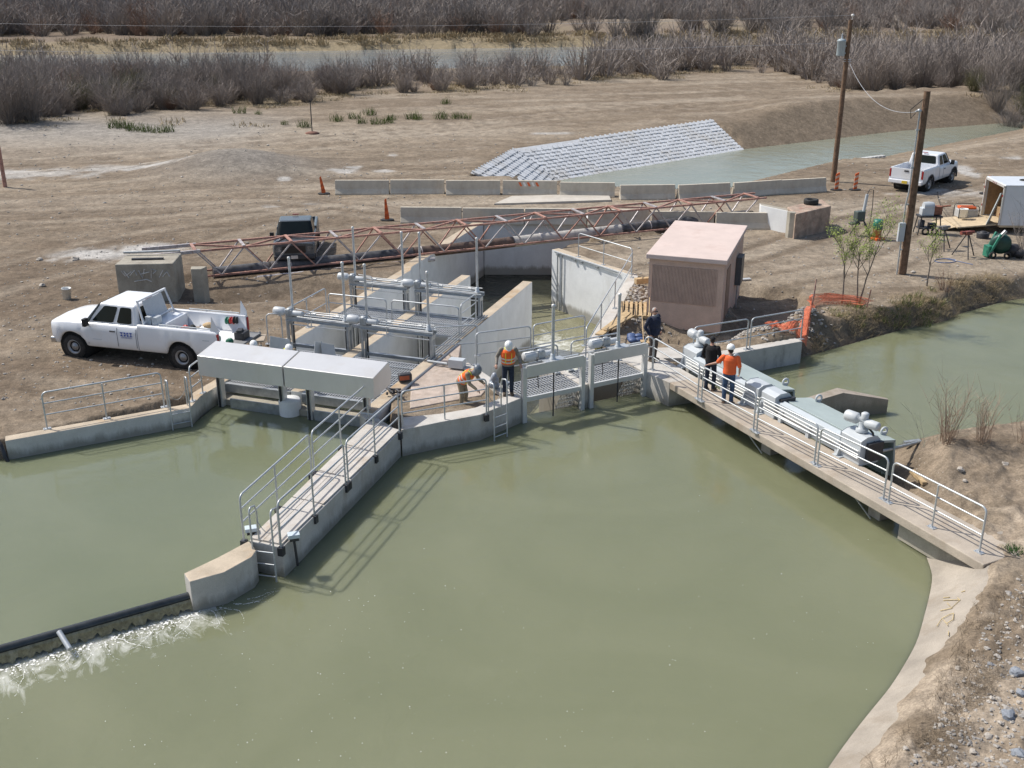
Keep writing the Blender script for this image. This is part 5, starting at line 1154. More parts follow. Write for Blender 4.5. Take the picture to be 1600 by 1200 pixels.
    # shirt or jacket
    if shirt:
        lo=.94 if not jacket_open else .88
        m=MB(); ellip_loft(m,[(up(0,0,lo),.172,.130),(up(0,0,1.02),.168,.128),(up(0,0,1.12),.160,.122),(up(0,.01,1.26),.178,.134),(up(0,0,1.38),.186,.126),(up(0,-.008,1.45),.145,.095),(up(0,-.01,1.495),.078,.074)],Rl@X,18)
        for s in 'LR':
            if sleeve=='long': capsule(m,J['sho'+s],J['elb'+s],.074,.056); capsule(m,J['elb'+s],J['wri'+s]-(J['wri'+s]-J['elb'+s])*.04,.056,.042)
            else: capsule(m,J['sho'+s],J['sho'+s].lerp(J['elb'+s],.8),.076,.066)
        solid(m,'jacket' if jacket_open else 'shirt',shirt,root,.012,4)
        if jacket_open:
            m=MB(); 
            for sg in(-1,1): m.add([up(sg*.008,.128,1.30),up(sg*.05,.085,1.50),up(sg*.012,.10,1.49)],[(0,1,2)])
            ellip_loft(m,[(up(0,.0,1.47),.068,.066),(up(0,.004,1.53),.063,.062)],Rl@X,14); m.build('collar',mat('white_shirt',(.68,.67,.64),.8),root)
    if vest:
        m=MB(); ellip_loft(m,[(up(0,0,1.0),.182,.140),(up(0,0,1.12),.172,.134),(up(0,.01,1.26),.190,.146),(up(0,0,1.38),.192,.138),(up(0,-.008,1.455),.142,.102)],Rl@X,18); vv=solid(m,'safety_vest',vest,root,.012,3)
        for z,rx,ry in((1.06,.180,.140),(1.17,.186,.147)):
            m=MB(); ellip_loft(m,[(up(0,0.004,z),rx,ry),(up(0,.006,z+.045),rx+.002,ry+.002)],Rl@X,24); m.build('reflective_band',REFL,vv)
        for sg in(-1,1):
            m=MB(); pts=[up(sg*.085,.150,1.06),up(sg*.085,.160,1.26),up(sg*.085,.140,1.38),up(sg*.09,.06,1.475),up(sg*.09,-.06,1.475),up(sg*.09,-.142,1.36),up(sg*.09,-.148,1.08)]
            m.path(pts,.018,5); m.build('reflective_strap',YEL,vv)
    # head gear
    if hat=='hard' or hat=='weld':
        m=MB(); mt=HATW if hat=='hard' else HATG
        prof=[(.118,.0),(.122,.02),(.118,.06),(.100,.105),(.065,.135),(.02,.146),(.001,.147)]
        vs=[];n=18
        for r_,z in prof:
            vs+=[hc+Rh@V(r_*.98*math.cos(2*PI*i/n),r_*1.12*math.sin(2*PI*i/n)-.01,z+.045) for i in range(n)]
        m.add(vs,[(i*n+j,i*n+(j+1)%n,(i+1)*n+(j+1)%n,(i+1)*n+j) for i in range(len(prof)-1) for j in range(n)],True)
        m.add([hc+Rh@V(.118*math.cos(2*PI*i/n),.132*math.sin(2*PI*i/n)-.01+(.055 if math.sin(2*PI*i/n)>.3 else .012)*max(0,math.sin(2*PI*i/n)),.044) for i in range(n)]+[hc+Rh@V(0,0,.05)],[(i,(i+1)%n,n) for i in range(n)])
        m.path([hc+Rh@V(0,.118*math.cos(t),.045+.148*math.sin(t)) for t in np.linspace(.25,PI-.25,9)],.012,6)
        m.build('hard_hat' if hat=='hard' else 'welding_hood',mt,root)
        if hat=='weld':
            m=MB(); ellip_loft(m,[(hc+Rh@V(0,.035,.09),.105,.115),(hc+Rh@V(0,.05,-.02),.11,.12),(hc+Rh@V(0,.055,-.14),.085,.085)],Rh@X,14); m.build('face_shield',HATG,root)
    if hat=='cap':
        m=MB(); m.ball(hc+Rh@V(0,-.012,.045),(.086,.104,.080),12,7,M=Rh); ellip_loft(m,[(hc+Rh@V(0,.07,.055),.07,.008),(hc+Rh@V(0,.15,.045),.055,.007)],Rh@X,10); m.build('cap',BLKC,root)
    if hair:
        m=MB(); m.ball(hc+Rh@V(0,-.025,.035),(.083,.090,.086),12,8,M=Rh); m.ball(hc+Rh@V(0,-.05,-.015),(.076,.058,.065),10,7,M=Rh); solid(m,'hair',hair,root,.011,2)
    if glasses:
        m=MB()
        for sg in(-1,1): m.box(hc+Rh@V(sg*.034,.094,.014),(.05,.012,.032),M=Rh); m.tube(hc+Rh@V(sg*.06,.09,.018),hc+Rh@V(sg*.078,.0,.012),.004,5)
        m.tube(hc+Rh@V(-.06,.094,.02),hc+Rh@V(.06,.094,.02),.004,5); m.build('sunglasses',DARK,root)
    return root
person('grey haired man in a navy jacket standing at the head of the footbridge',P(1019,563),(.72,-.70),1.78,shirt=NAVY,pants=BROWNT,hair=HAIRG,jacket_open=True,glasses=True,head_turn=-.5,bulk=1.32,arms={'L':((-.11,-.08,-.27),(-.06,.05,-.49)),'R':((.11,-.08,-.27),(.05,.06,-.49))})
person('man in a black pullover and dark cap seen from behind on the footbridge',P(1108,610),(.55,.84),1.70,shirt=BLKC,pants=DENIMD,hat='cap',hair=HAIRD,head_turn=.5,bulk=1.12,arms={'L':((-.09,.02,-.28),(-.08,.16,-.44)),'R':((.09,.0,-.28),(.06,.14,-.46))},step=.08)
person('man in an orange t-shirt and white hard hat, hand on the bridge rail',P(1136,630),(.30,.95),1.74,shirt=ORSH,sleeve='short',pants=DENIM,hat='hard',hair=HAIRD,head_turn=.45,head_pitch=.1,bulk=1.16,arms={'L':((-.17,.05,-.22),(-.42,.12,-.33)),'R':((.09,-.07,-.28),(.07,.10,-.50))})
person('worker in a white hard hat and orange vest facing the pool beside the ladder',V(-.12,29.32,0),(.10,-.99),1.76,shirt=GREYC,pants=DENIMD,vest=HIVIS,hat='hard',head_pitch=.75,lean=.14,bulk=1.14,arms={'L':((-.12,-.08,-.25),(-.15,.12,-.40)),'R':((.12,-.08,-.25),(.15,.12,-.40))})
pw=P(723,640,-.36)
person('stooping welder in khaki with an orange vest and grey welding hood',pw,(.86,-.50),1.72,lean=.8,bulk=1.12,shirt=KHAKI,pants=KHAKI,vest=HIVIS,hat='weld',head_pitch=.15,crouch=.08,arms={'L':((-.04,.12,-.26),(.0,.34,-.36)),'R':((.04,.10,-.27),(.02,.32,-.40))})
person('worker in a white hard hat bending down behind the left hood near the truck',A(-5.35,2.2,-.05),(.25,-.97),1.74,lean=.85,shirt=GREYC,pants=BLKC,vest=HIVIS,hat='hard',crouch=.25,arms={'L':((-.06,.10,-.26),(-.03,.25,-.48)),'R':((.06,.10,-.26),(.03,.25,-.48))})
person('worker in a white hard hat bending down behind the joint of the two hoods',A(-4.2,2.2,-.05),(.35,-.94),1.74,lean=.85,shirt=KHAKI,pants=BROWNT,vest=mat('lime_vest',(.45,.62,.06),.75),hat='hard',crouch=.25,arms={'L':((-.06,.10,-.26),(-.03,.25,-.48)),'R':((.06,.10,-.26),(.03,.25,-.48))})
# ================================================================ vehicles
def pickup(label,axle_mid,fwd,wb=4.0,paint=CARW,scale=1.0,cab=2.35,bed=2.6,rear_over=1.33,tail='up',lens=True,flare=False,logo=False,rack=False,z=None,toolbox=False,plate=None,dark_trim=False,wheelr=.40):
    c=Vector(axle_mid); rz=math.atan2(fwd[1],fwd[0]); zz=gz(c.x,c.y)-.02 if z is None else z
    root=thing('pickup_truck',label,'pickup truck',(c.x,c.y,zz),rz,'pickup trucks on the site',local=True); root.scale=(scale,)*3
    xf,xr=wb/2,-wb/2; nose=xf+.80; cb=xf-cab; rear=xr-rear_over; R=wheelr+.135; zc=wheelr
    def arch(x):
        z0=.46
        for xa in(xf,xr):
            q=R*R-(x-xa)**2
            if q>0: z0=max(z0,zc+math.sqrt(q))
        return z0
    def shell(name,xs,sec,mt):
        m=MB(); rows=[]
        for x in xs:
            half=[(y,max(z_,arch(x)+.012*i) if i<3 else max(z_,arch(x)+.03)) for i,(y,z_) in enumerate(sec(x))]
            rows.append([V(x,-y,z_) for y,z_ in half]+[V(x,y,z_) for y,z_ in half[::-1]])
        n=len(rows[0]); vs=[p for r in rows for p in r]
        m.add(vs,[(i*n+j,(i+1)*n+j,(i+1)*n+j+1,i*n+j+1) for i in range(len(rows)-1) for j in range(n-1)],True)
        m.add(rows[0],[tuple(range(n))]); m.add(rows[-1],[tuple(range(n))[::-1]])
        o=m.build(name,mt,root); return o
    def xs_of(a,b,st=.07): k=max(2,int(abs(b-a)/st)); return [a+(b-a)*i/k for i in range(k+1)]
    cowl=xf-.50
    def bulge(x): return .035*sum(math.exp(-((abs(x-xa)-R)/.16)**2) if abs(x-xa)>R*.6 else math.exp(-((R*.4)/.16)**2)+.8 for xa in(xf,xr))
    def fsec(x):
        t=max(0,(x-xf-.2)/.60); wsc=1-.075*t**2.5; drop=.07*t**2.0+.03*max(0,min(1,(x-cowl)/1.3))
        zt=1.33-drop; zs=1.24-drop*.8
        return [(.90*wsc,.46),(.985*wsc,.52),(1.0*wsc+bulge(x),.74),(1.005*wsc+bulge(x)*.8,1.00),(.985*wsc,zs-.02),(.925*wsc,zs+.045),(.62*wsc,zt),(.0,zt+.03)]
    shell('body',xs_of(cb,nose),fsec,paint)
    bx0=cb-.03
    def bsec(x): return [(.90,.46),(.985,.54),(1.0+bulge(x),.76),(1.005+bulge(x)*.8,1.02),(.99,1.28),(.97,1.36),(.85,1.36),(.84,1.33),(.84,.80),(.0,.79)]
    shell('bed',xs_of(rear,bx0),bsec,paint)
    # cab top
    b=[(cowl+.02,.90),(cb,.93)]; zb_,zt=1.24,1.97
    xt0,xt1=cowl-.56,cb+.08
    m=MB(); ring0=[V(cowl+.06,-.90,zb_),V(cb,-.93,zb_),V(cb,.93,zb_),V(cowl+.06,.90,zb_)]; ring1=[V(xt0,-.75,zt-.03),V(xt1,-.79,zt-.04),V(xt1,.79,zt-.04),V(xt0,.75,zt-.03)]
    m.add(ring0+ring1,[(3,2,1,0),(4,5,6,7)]+[(i,(i+1)%4,4+(i+1)%4,4+i) for i in range(4)])
    o=m.build('cab',paint,root); bv=o.modifiers.new('bevel','BEVEL'); bv.width=.09; bv.segments=4; bv.limit_method='ANGLE'
    for p in o.data.polygons: p.use_smooth=True
    wn=o.modifiers.new('wn','WEIGHTED_NORMAL')
    def onquad(a,b_,c_,d,us,off=.008):
        nrm=(b_-a).cross(d-a).normalized()
        if nrm.dot(a+c_-V(cowl-1.0,0,1.5)*2)<0: nrm=-nrm; us=us[::-1]
        out=[]
        for u,v in us: out.append(a.lerp(b_,u).lerp(d.lerp(c_,u),v)+nrm*off)
        return out
    def rr(u0,u1,v0,v1,r=.06,sk0=0,sk1=0):
        o_=[]
        for cx,cy,a0 in((u1-r,v1-r,0),(u0+r,v1-r,PI/2),(u0+r,v0+r,PI),(u1-r,v0+r,1.5*PI)):
            for t in(0,.5,1): 
                u=cx+r*math.cos(a0+t*PI/2);v=cy+r*math.sin(a0+t*PI/2); s=(v-v0)/(v1-v0); o_.append((u+sk0*s*(u1-u)/(u1-u0)+sk1*s*(u-u0)/(u1-u0),v))
        return o_
    def win(name,quad,us,mt=GLASSD,off=.008,par=None):
        m=MB(); P_=onquad(*quad,us,off); m.add(P_,[tuple(range(len(P_)))]); return m.build(name,mt,par or root)
    def lerp4(q,u,v): return q[0].lerp(q[1],u).lerp(q[3].lerp(q[2],u),v)
    wq=(ring0[3],ring0[0],ring1[0],ring1[3]); o1=V(.012,0,.008)
    sL=(ring0[2],ring0[3],ring1[3],ring1[2]); sR=(ring0[1],ring0[0],ring1[0],ring1[1])
    W_=[]
    for v in (.06,.5,.94):
        k_=.085-.05*v
        W_.append([lerp4(sL,1-k_,v)+V(0,.012,0),lerp4(wq,.0,v)+o1+V(-.02,.008,0),lerp4(wq,.12,v)+o1,lerp4(wq,.5,v)+o1,lerp4(wq,.88,v)+o1,lerp4(wq,1.0,v)+o1+V(-.02,-.008,0),lerp4(sR,1-k_,v)+V(0,-.012,0)])
    m=MB(); m.add([p for r_ in W_ for p in r_],[(i*7+j,i*7+j+1,(i+1)*7+j+1,(i+1)*7+j) for i in range(2) for j in range(6)],True); m.build('windshield',GLASSD,root)
    win('rear_window',(ring0[1],ring0[2],ring1[2],ring1[1]),rr(.10,.90,.22,.86,.06))
    sideL=(ring0[2],ring0[3],ring1[3],ring1[2]); sideR=(ring0[0],ring0[1],ring1[1],ring1[0])
    for sd,q in(('L',sideL),('R',sideR)):
        f=(lambda u:u) if sd=='L' else (lambda u:1-u)
        fl=lambda us:[(f(u),v) for u,v in us] if sd=='L' else [(f(u),v) for u,v in us][::-1]
        win('side_window',q,fl(rr(.46,.88,.14,.88,.05,0,-.06))); win('side_window',q,fl(rr(.10,.39,.14,.88,.06)))
    for sy in(-1,1):
        # doors' shut lines, handles, mirrors
        for x in (cowl-.12,cowl-1.22,cb+.04):
            m=MB(); m.path([V(x,sy*1.003,.58),V(x,sy*1.008,1.02),V(x-.01,sy*.99,1.21)],.006,4); m.build('door_gap',DARK,root)
        m=MB(); m.box((cowl-1.06,sy*1.015,1.08),(.2,.025,.045)); m.build('door_handle',DARK if not dark_trim else DARK,root,bevel=.008)
        m=MB(); m.box((cowl-.16,sy*1.10,1.34),(.12,.2,.26)); m.tube((cowl-.14,sy*.95,1.26),(cowl-.16,sy*1.05,1.30),.03,6); m.build('mirror',BLACK,root,bevel=.03)
    # chassis and wheels
    m=MB(); m.box(((nose+rear)/2-.05,0,.56),(nose-rear-.5,1.5,.22)); 
    for xa in(xf,xr):
        m.lathe([(.01,-.93),(R+.005,-.93),(R+.005,.93),(.01,.93)],V(xa,0,zc),(0,1,0),24)
    m.build('underbody',mat('black_underbody',(.008,.008,.008),.9),root)
    for xa in(xf,xr):
        for sy in(-1,1):
            m=MB(); cpt=V(xa,sy*.86,zc); m.lathe([(.25,-.13),(wheelr*.93,-.135),(wheelr,-.10),(wheelr,.10),(wheelr*.93,.135),(.25,.13)],cpt,(0,1,0),26,caps=False)
            for i in range(26): a_=2*PI*i/26; m.box(cpt+V(math.cos(a_)*wheelr,0,math.sin(a_)*wheelr),(.02,.24,.05),M=Matrix.Rotation(-a_,3,'Y'))
            w=m.build('wheel',mat('dusty_tyre',(.035,.031,.028),.9,var=.3,scale=9),root)
            m=MB(); m.lathe([(.255,.10),(.245,.135),(.20,.09),(.17,.05),(.10,.085),(.07,.12),(.01,.125)],cpt,(0,sy,0),24,caps=False); m.build('rim',RIM,w)
            for i in range(6):
                a_=2*PI*i/6; q=MB(); q.lathe([(.001,0),(.046,0)],cpt+V(math.cos(a_)*.175,sy*.075,math.sin(a_)*.175),(0,sy,0),8); q.build('rim_hole',DARK,w)
    if flare:
        for xa in(xf,xr):
            for sy in(-1,1):
                m=MB(); m.path([V(xa+(R+.03)*math.cos(t),sy*1.0,zc+(R+.03)*math.sin(t)) for t in np.linspace(-.15,PI+.15,15)],.055,8); m.build('fender_flare',mat('grey_plastic',(.06,.06,.065),.7),root)
    # front
    m=MB(); m.box((nose-.02,0,.58),(.22,1.92,.20)); m.build('front_bumper',CHROME if not dark_trim else DARK,root,bevel=.04)
    m=MB(); m.box((nose-.005,0,.95),(.05,1.1,.34)); m.build('grille',mat('black_grille',(.015,.015,.016),.4),root,bevel=.02)
    for sy in(-1,1):
        m=MB(); m.box((nose-.06,sy*.75,.96),(.12,.30,.28)); m.build('headlight',CLEARL,root,bevel=.03)
        m=MB(); m.box((nose-.16,sy*.925,.98),(.16,.03,.2)); m.build('indicator',AMBERL if not logo else REDL,root,bevel=.01)
        m=MB(); m.box((rear+.0,sy*.945,1.06),(.06,.10,.46)); m.build('taillight',REDL,root,bevel=.015)
    m=MB(); m.box((rear-.06,0,.60),(.18,1.94,.20)); m.build('rear_bumper',paint if not logo else CHROME,root,bevel=.03)
    if tail=='up':
        m=MB(); m.box((rear+.0,0,1.07),(.05,1.76,.58)); tg=m.build('tailgate',paint,root,bevel=.015)
        m=MB(); m.box((rear-.03,0,1.22),(.03,.26,.09)); m.build('handle',DARK,tg)
    else:
        m=MB(); m.box((rear-.27,0,.80),(.52,1.70,.055)); m.build('tailgate',mat('grey_tailgate_liner',(.22,.22,.22),.6),root,bevel=.01)
        m=MB(); m.box((rear+.02,0,.785),(.06,1.68,.03)); m.build('bed_sill',paint,root)
    if plate is not None:
        xx,mt=plate; m=MB(); m.box((nose+.10 if xx>0 else rear-.16,0 if xx>0 else 0,.60),(.015,.32,.16)); m.build('licence_plate',mt,root)
    m=MB(); m.box((cb+.09,0,1.99),(.06,.30,.035)); m.build('brake_light',REDL,root)
    if rack:
        m=MB(); xr_=cb-.10
        for sy in(-1,1): m.beam(V(xr_-.12,sy*.86,1.36),V(xr_+.08,sy*.78,2.08),.05,.05)
        m.beam(V(xr_+.08,-.80,2.08),V(xr_+.08,.80,2.08),.06,.06); m.beam(V(xr_-.1,-.84,1.40),V(xr_-.1,.84,1.40),.05,.05)
        m.build('headache_rack',paint,root)
        m=MB(); q=lambda y,z_:V(xr_-.1+.17*(z_-1.4)/.66+.01,y,z_)
        m.add([q(-.55,1.42),q(.55,1.42),q(.55,2.03),q(-.55,2.03)],[(0,1,2,3)]); m.build('rack_screen',mat('white_mesh_screen',(.55,.56,.57),.5,var=.1,scale=30),root)
    if toolbox:
        m=MB(); m.prism([(cb-.10,-.82),(cb-.10,.82),(cb-.75,.82),(cb-.75,-.82)],.80,1.30); m.build('toolbox',paint,root,bevel=.02)
        for sy in(-1,1):
            m=MB(); m.box((rear+.05,sy*.80,1.2),(.02,.02,.02)); 
            m=MB(); m.tube((cb-.8,sy*.90,1.42),(rear+.25,sy*.90,1.42),.02,6)
            for x in (cb-.8,(cb+rear)/2,rear+.25): m.tube((x,sy*.90,1.35),(x,sy*.90,1.42),.016,6)
            m.build('bed_rail',GREYP,root)
            m=MB(); q_=[V(rear+.22,sy*.93,1.36),V(rear-.02,sy*.93,1.36),V(rear-.02,sy*.93,1.50),V(rear+.16,sy*.93,1.84)]; m.add(q_+[p+V(0,.02,0) for p in q_],[(0,1,2,3),(7,6,5,4),(0,4,5,1),(1,5,6,2),(2,6,7,3),(3,7,4,0)])
            m.build('corner_stake',paint,root)
    if logo:
        BL=mat('blue_lettering',(.03,.07,.36),.5); 
        x0=cowl-1.34; y=1.012
        def bar(nm,xa,xb,za,zb_): m=MB(); m.box(((xa+xb)/2,y,(za+zb_)/2),(abs(xb-xa),.006,zb_-za)); m.build(nm,BL,root)
        for za,zb_ in((.95,1.005),(1.025,1.08)):       # big letters cut by a thin white line
            top=za>1.01
            sx=x0
            def vert(xa,w=.045): bar('logo_letter',sx-xa,sx-xa-w,za,zb_)
            for off in (.0,.34):
                vert(off+.03)
                bar('logo_serif',sx-off,sx-off-.105,(zb_-.018) if top else za,zb_ if top else za+.018)
            vert(.14,.05); vert(.255,.05)
            m=MB()
            if top:
                m.add([V(sx-.165,y+.004,1.08),V(sx-.19,y+.004,1.08),V(sx-.222,y+.004,1.025),V(sx-.198,y+.004,1.025)],[(0,1,2,3)]); m.build('logo_letter',BL,root)
                m=MB(); m.add([V(sx-.28,y+.004,1.08),V(sx-.255,y+.004,1.08),V(sx-.222,y+.004,1.025),V(sx-.246,y+.004,1.025)],[(3,2,1,0)]); m.build('logo_letter',BL,root)
            else:
                m.add([V(sx-.205,y+.004,1.005),V(sx-.24,y+.004,1.005),V(sx-.2225,y+.004,.97)],[(0,1,2)]); m.build('logo_letter',BL,root)
        for zz_,a_,b_ in((.925,.05,.40),(.893,.02,.43)):
            m=MB(); pts=[]
            k=22
            for i in range(k): pts.append(V(x0-a_-(b_-a_)*i/(k-1),y+.002,zz_+(.009 if i%2 else -.009)))
            m.path(pts,.004,4); m.build('small_lettering',BL,root)
        m=MB(); m.box((cowl-.45,1.003,.76),(.34,.006,.022)); m.build('badge',GREYP,root); m=MB(); m.box((rear+.4,1.003,1.06),(.24,.006,.03)); m.build('badge',GREYP,root)
    return root
a_,b_=P(117,557,-.06),P(291,575,-.06); fw=(a_-b_).normalized(); nrm=V(fw.y,-fw.x,0)
if nrm.y<0: nrm=-nrm
T1=pickup('white extended cab pickup with blue door lettering and tools in its bed',(a_+b_)/2+nrm*.93,fw,wb=4.0,cab=2.45,logo=True,rack=True,toolbox=True,tail='down')
T3=pickup('white pickup parked at the canal bank, seen from behind its tailgate',(P(1402,290)+P(1446,297))/2*.5+(P(1478,286)+P(1446,297)-P(1446,297)+ (P(1402,290)-P(1446,297)))/2*0+V(0,0,0) if 0 else V(24.75,63.5,0),V(.66,.75,0),wb=3.64,rear_over=1.15,tail='up',flare=True,plate=(-1,mat('yellow_plate',(.70,.50,.05),.5)))
T2=pickup('dark slate pickup facing the camera behind the rusty truss',V(-9.62,46.35,0),V(.14,-.99,0),wb=3.5,paint=CARD,scale=.90,rear_over=1.1,tail='up',dark_trim=True,plate=(1,mat('pale_plate',(.6,.55,.5),.5)))
# bed load of the lettered truck (lies loose in the bed)
M1=Matrix.Translation(T1.location)@Matrix.Rotation(T1.rotation_euler.z,4,'Z')
def in1(x,y,z): return M1@V(x,y,z)
GREENP=mat('green_enamel',(.015,.16,.09),.4); REDP=mat('red_enamel',(.5,.03,.02),.4)
def reel(label,p,ax,mt,r=.12,w=.14):
    m=MB(); m.lathe([(r,-w/2),(r,-w/2+.02),(r*.6,-w/2+.03),(r*.6,w/2-.03),(r,w/2-.02),(r,w/2),(.02,w/2)],p,ax,14); return tag(m.build('hose_reel',mt),label,'reel',group='hose and wire reels in the truck bed')
ax1=M1.to_3x3()@V(1,0,0); ay1=M1.to_3x3()@V(0,1,0)
reel('green reel lying in the middle of the truck bed',in1(-1.55,.15,.94),ax1,GREENP,.15)
reel('red reel beside the green one in the truck bed',in1(-1.5,-.12,.98),ay1,REDP,.12)
reel('dark reel behind the red one in the truck bed',in1(-1.62,-.35,.93),ay1,BLACK,.12)
reel('black reel at the far rear corner of the bed wall',in1(-3.0,-.78,1.20),ax1,BLACK,.12,.12)
reel('red reel on the far bed wall between green and black ones',in1(-2.88,-.78,1.18),ax1,REDP,.12,.12)
reel('green reel on the far bed wall, nearest the cab',in1(-2.72,-.78,1.16),ax1,GREENP,.12,.12)
reel('green reel at the near rear corner of the bed',in1(-3.1,.62,1.02),ax1,GREENP,.11,.16)
reel('green coil on the lowered tailgate of the lettered truck',in1(-3.5,.55,.94),ay1,GREENP,.11,.12)
for k,(x,lb) in enumerate(((-.72,'white box on the toolbox edge, nearer the cab'),(-.95,'white box on the toolbox edge, nearer the tail'))):
    m=MB(); m.box(in1(x,.55,1.44),(.2,.3,.26),T1.rotation_euler.z); tag(m.build('tool_case',GREYP,bevel=.015),lb,'case',group='white cases on the toolbox')
m=MB(); m.box(in1(-3.55,-.15,.95),(.35,.4,.25),T1.rotation_euler.z); m.box(in1(-3.52,-.1,1.1),(.18,.3,.1),T1.rotation_euler.z+.3); tag(m.build('power_tool',DARK,bevel=.02),'black power tool on the lowered tailgate','power tool')
m=MB(); m.tube(in1(-1.2,-.5,.90),in1(-2.3,-.62,.94),.02,6); m.ball(in1(-2.1,-.6,1.0),(.22,.16,.1),8,6); tag(m.build('shovel',LUMB),'long handled shovel lying in the truck bed','shovel')
m=MB(); bp=A(-6.6,3.9,.62); m.box(bp,(1.0,.7,.05),.1)
m.tube(bp+V(-.3,-.2,-.65),bp+V(-.3,-.2,0),.02,6); m.tube(bp+V(.3,-.2,-.65),bp+V(.3,-.2,0),.02,6); m.tube(bp+V(-.3,.2,-.65),bp+V(-.3,.2,0),.02,6); m.tube(bp+V(.3,.2,-.65),bp+V(.3,.2,0),.02,6)
tag(m.build('work_table',mat('tan_board',(.40,.33,.25),.8),bevel=.02),'tan work table between the truck tail and the left hood','table')
# ---------------------------------------------------------------- cargo trailer
def trailer():
    o=V(23.75,50.75,0); z=gz(24.5,51.5); o.z=z
    r=thing('cargo_trailer','white box trailer with its rear ramp lowered, cluttered inside','trailer',o,math.radians(-3),local=True)
    W_,L_,z0,z1=2.45,5.2,.42,2.32; t=.05
    wl=mat('trailer_white',(.66,.67,.68),.4,var=.04,scale=.8,stain=(.55,.54,.52),stain_scale=.6)
    m=MB(); m.box((L_/2,t/2,(z0+z1)/2),(L_,t,z1-z0)); m.build('side_wall',wl,r)
    m=MB(); m.box((L_/2,W_-t/2,(z0+z1)/2),(L_,t,z1-z0)); m.build('side_wall',wl,r)
    m=MB(); m.box((L_-t/2,W_/2,(z0+z1)/2),(t,W_-.11,z1-z0)); m.build('front_wall',wl,r)
    m=MB(); m.box((L_/2,W_/2,z1+.03),(L_+.04,W_+.04,.06)); m.build('roof',mat('trailer_roof',(.62,.65,.68),.35,var=.05,scale=1),r,bevel=.02)
    m=MB(); m.box((L_/2,W_/2,z0-.05),(L_,W_-.02,.1)); m.build('floor',PLY,r)
    m=MB(); m.box((L_/2,t+.02,(z0+z1)/2),(L_-.2,.02,z1-z0-.1)); m.box((L_/2,W_-t-.02,(z0+z1)/2),(L_-.2,.02,z1-z0-.1)); m.box((L_-.1,W_/2,(z0+z1)/2),(.02,W_-.2,z1-z0-.1)); m.build('plywood_lining',mat('brown_plywood',(.30,.19,.10),.85,var=.2,scale=3),r)
    m=MB(); m.beam((-.02,.04,z0),(-.02,.04,z1),.08,.1); m.beam((-.02,W_-.04,z0),(-.02,W_-.04,z1),.08,.1); m.beam((-.02,0,z1-.03),(-.02,W_,z1-.03),.1,.1); m.build('door_frame',WHITEP,r)
    for y in(.04,W_-.04):
        for zz in (.95,1.85): m=MB(); m.box((-.075,y,zz),(.02,.05,.1)); m.build('marker_light',REDL,r)
    for k in range(3): m=MB(); m.box((-.09,W_/2-.2+.2*k,z1-.03),(.02,.05,.04)); m.build('marker_light',REDL,r)
    m=MB(); q=[V(-.1,.12,z0-.02),V(-.1,W_-.12,z0-.02),V(-1.95,W_-.12,.22),V(-1.95,.12,.22)]; m.add(q+[p+V(0,0,.06) for p in q],[(0,1,2,3),(7,6,5,4),(0,4,5,1),(1,5,6,2),(2,6,7,3),(3,7,4,0)]); rp=m.build('ramp_door',PLY,r)
    m=MB(); q=[V(-1.97,.3,.22),V(-1.97,W_-.2,.22),V(-2.7,W_-.35,.03),V(-2.6,.5,.03)]; m.add(q+[p+V(0,0,.03) for p in q],[(0,1,2,3),(7,6,5,4),(0,4,5,1),(1,5,6,2),(2,6,7,3),(3,7,4,0)]); m.build('ramp_flap',PLY,rp)
    for x in(2.2,3.1):
        for y in(-.02,W_+.02): m=MB(); tyre_ring(m,V(x,y,.34),.34,.2,(0,1,0)); m.lathe([(.2,-.04),(.2,.04),(.01,.05)],V(x,y,.34),(0,-1 if y<1 else 1,0),14); m.build('wheel',mat('dusty_tyre2',(.04,.036,.033),.9),r)
    m=MB(); m.path([V(1.5+.35*math.cos(t),1.3+.22*math.sin(t),z1+.075) for t in np.linspace(0,2*PI,25)[:-1]],.03,6,closed=True); m.path([V(1.55+.25*math.cos(t),1.3+.16*math.sin(t),z1+.1) for t in np.linspace(0,2*PI,25)[:-1]],.03,6,closed=True); tt=m.build('hose_coil',BLACK); tt.location=o; tt.rotation_euler.z=math.radians(-3); tag(tt,'black hose coil lying on the trailer roof','hose')
    # sheet hanging at the near door side and stored things
    m=MB(); vs=[];n=8
    for i in range(n+1):
        u=i/n
        for j in range(n+1):
            v=j/n; vs.append(V(-.12-.55*(1-v)*(1-u)*.9-.05*math.sin(9*u),.12+u*.75*(1-v*.95)+.0,z0+.0+(z1-.35-z0)*v))
    m.add(vs,[(i*(n+1)+j,(i+1)*(n+1)+j,(i+1)*(n+1)+j+1,i*(n+1)+j+1) for i in range(n) for j in range(n)],True)
    s=m.build('plastic_sheet',mat('milky_plastic',(.48,.52,.52),.3,var=.06)); s.location=o; s.rotation_euler.z=math.radians(-3); tag(s,'milky plastic sheet hanging at the trailer opening','sheet')
    rg=random.Random(8)
    for k,(x,y,zz,sx,sy,sz,mt,lb) in enumerate(((.9,1.9,.42,.6,.6,.5,mat('cardboard',(.36,.24,.13),.9),'brown cardboard box low inside the trailer'),(1.1,1.8,.93,.5,.5,.4,LUMB,'pale tan box stacked on the cardboard box inside the trailer'),(.8,1.1,.42,.4,.5,.35,DARK,'dark tool chest on the trailer floor'),(1.0,1.2,.9,.06,.1,1.1,LUMB,'upright timber standing inside the trailer'))):
        m=MB(); m.box((x,y,zz+sz/2),(sx,sy,sz),.2*k); b=m.build('stored_box' if k<3 else 'timber',mt,bevel=.01); b.location=o; b.rotation_euler.z=math.radians(-3); tag(b,lb,'box' if k<3 else 'timber')
    return r
trailer()
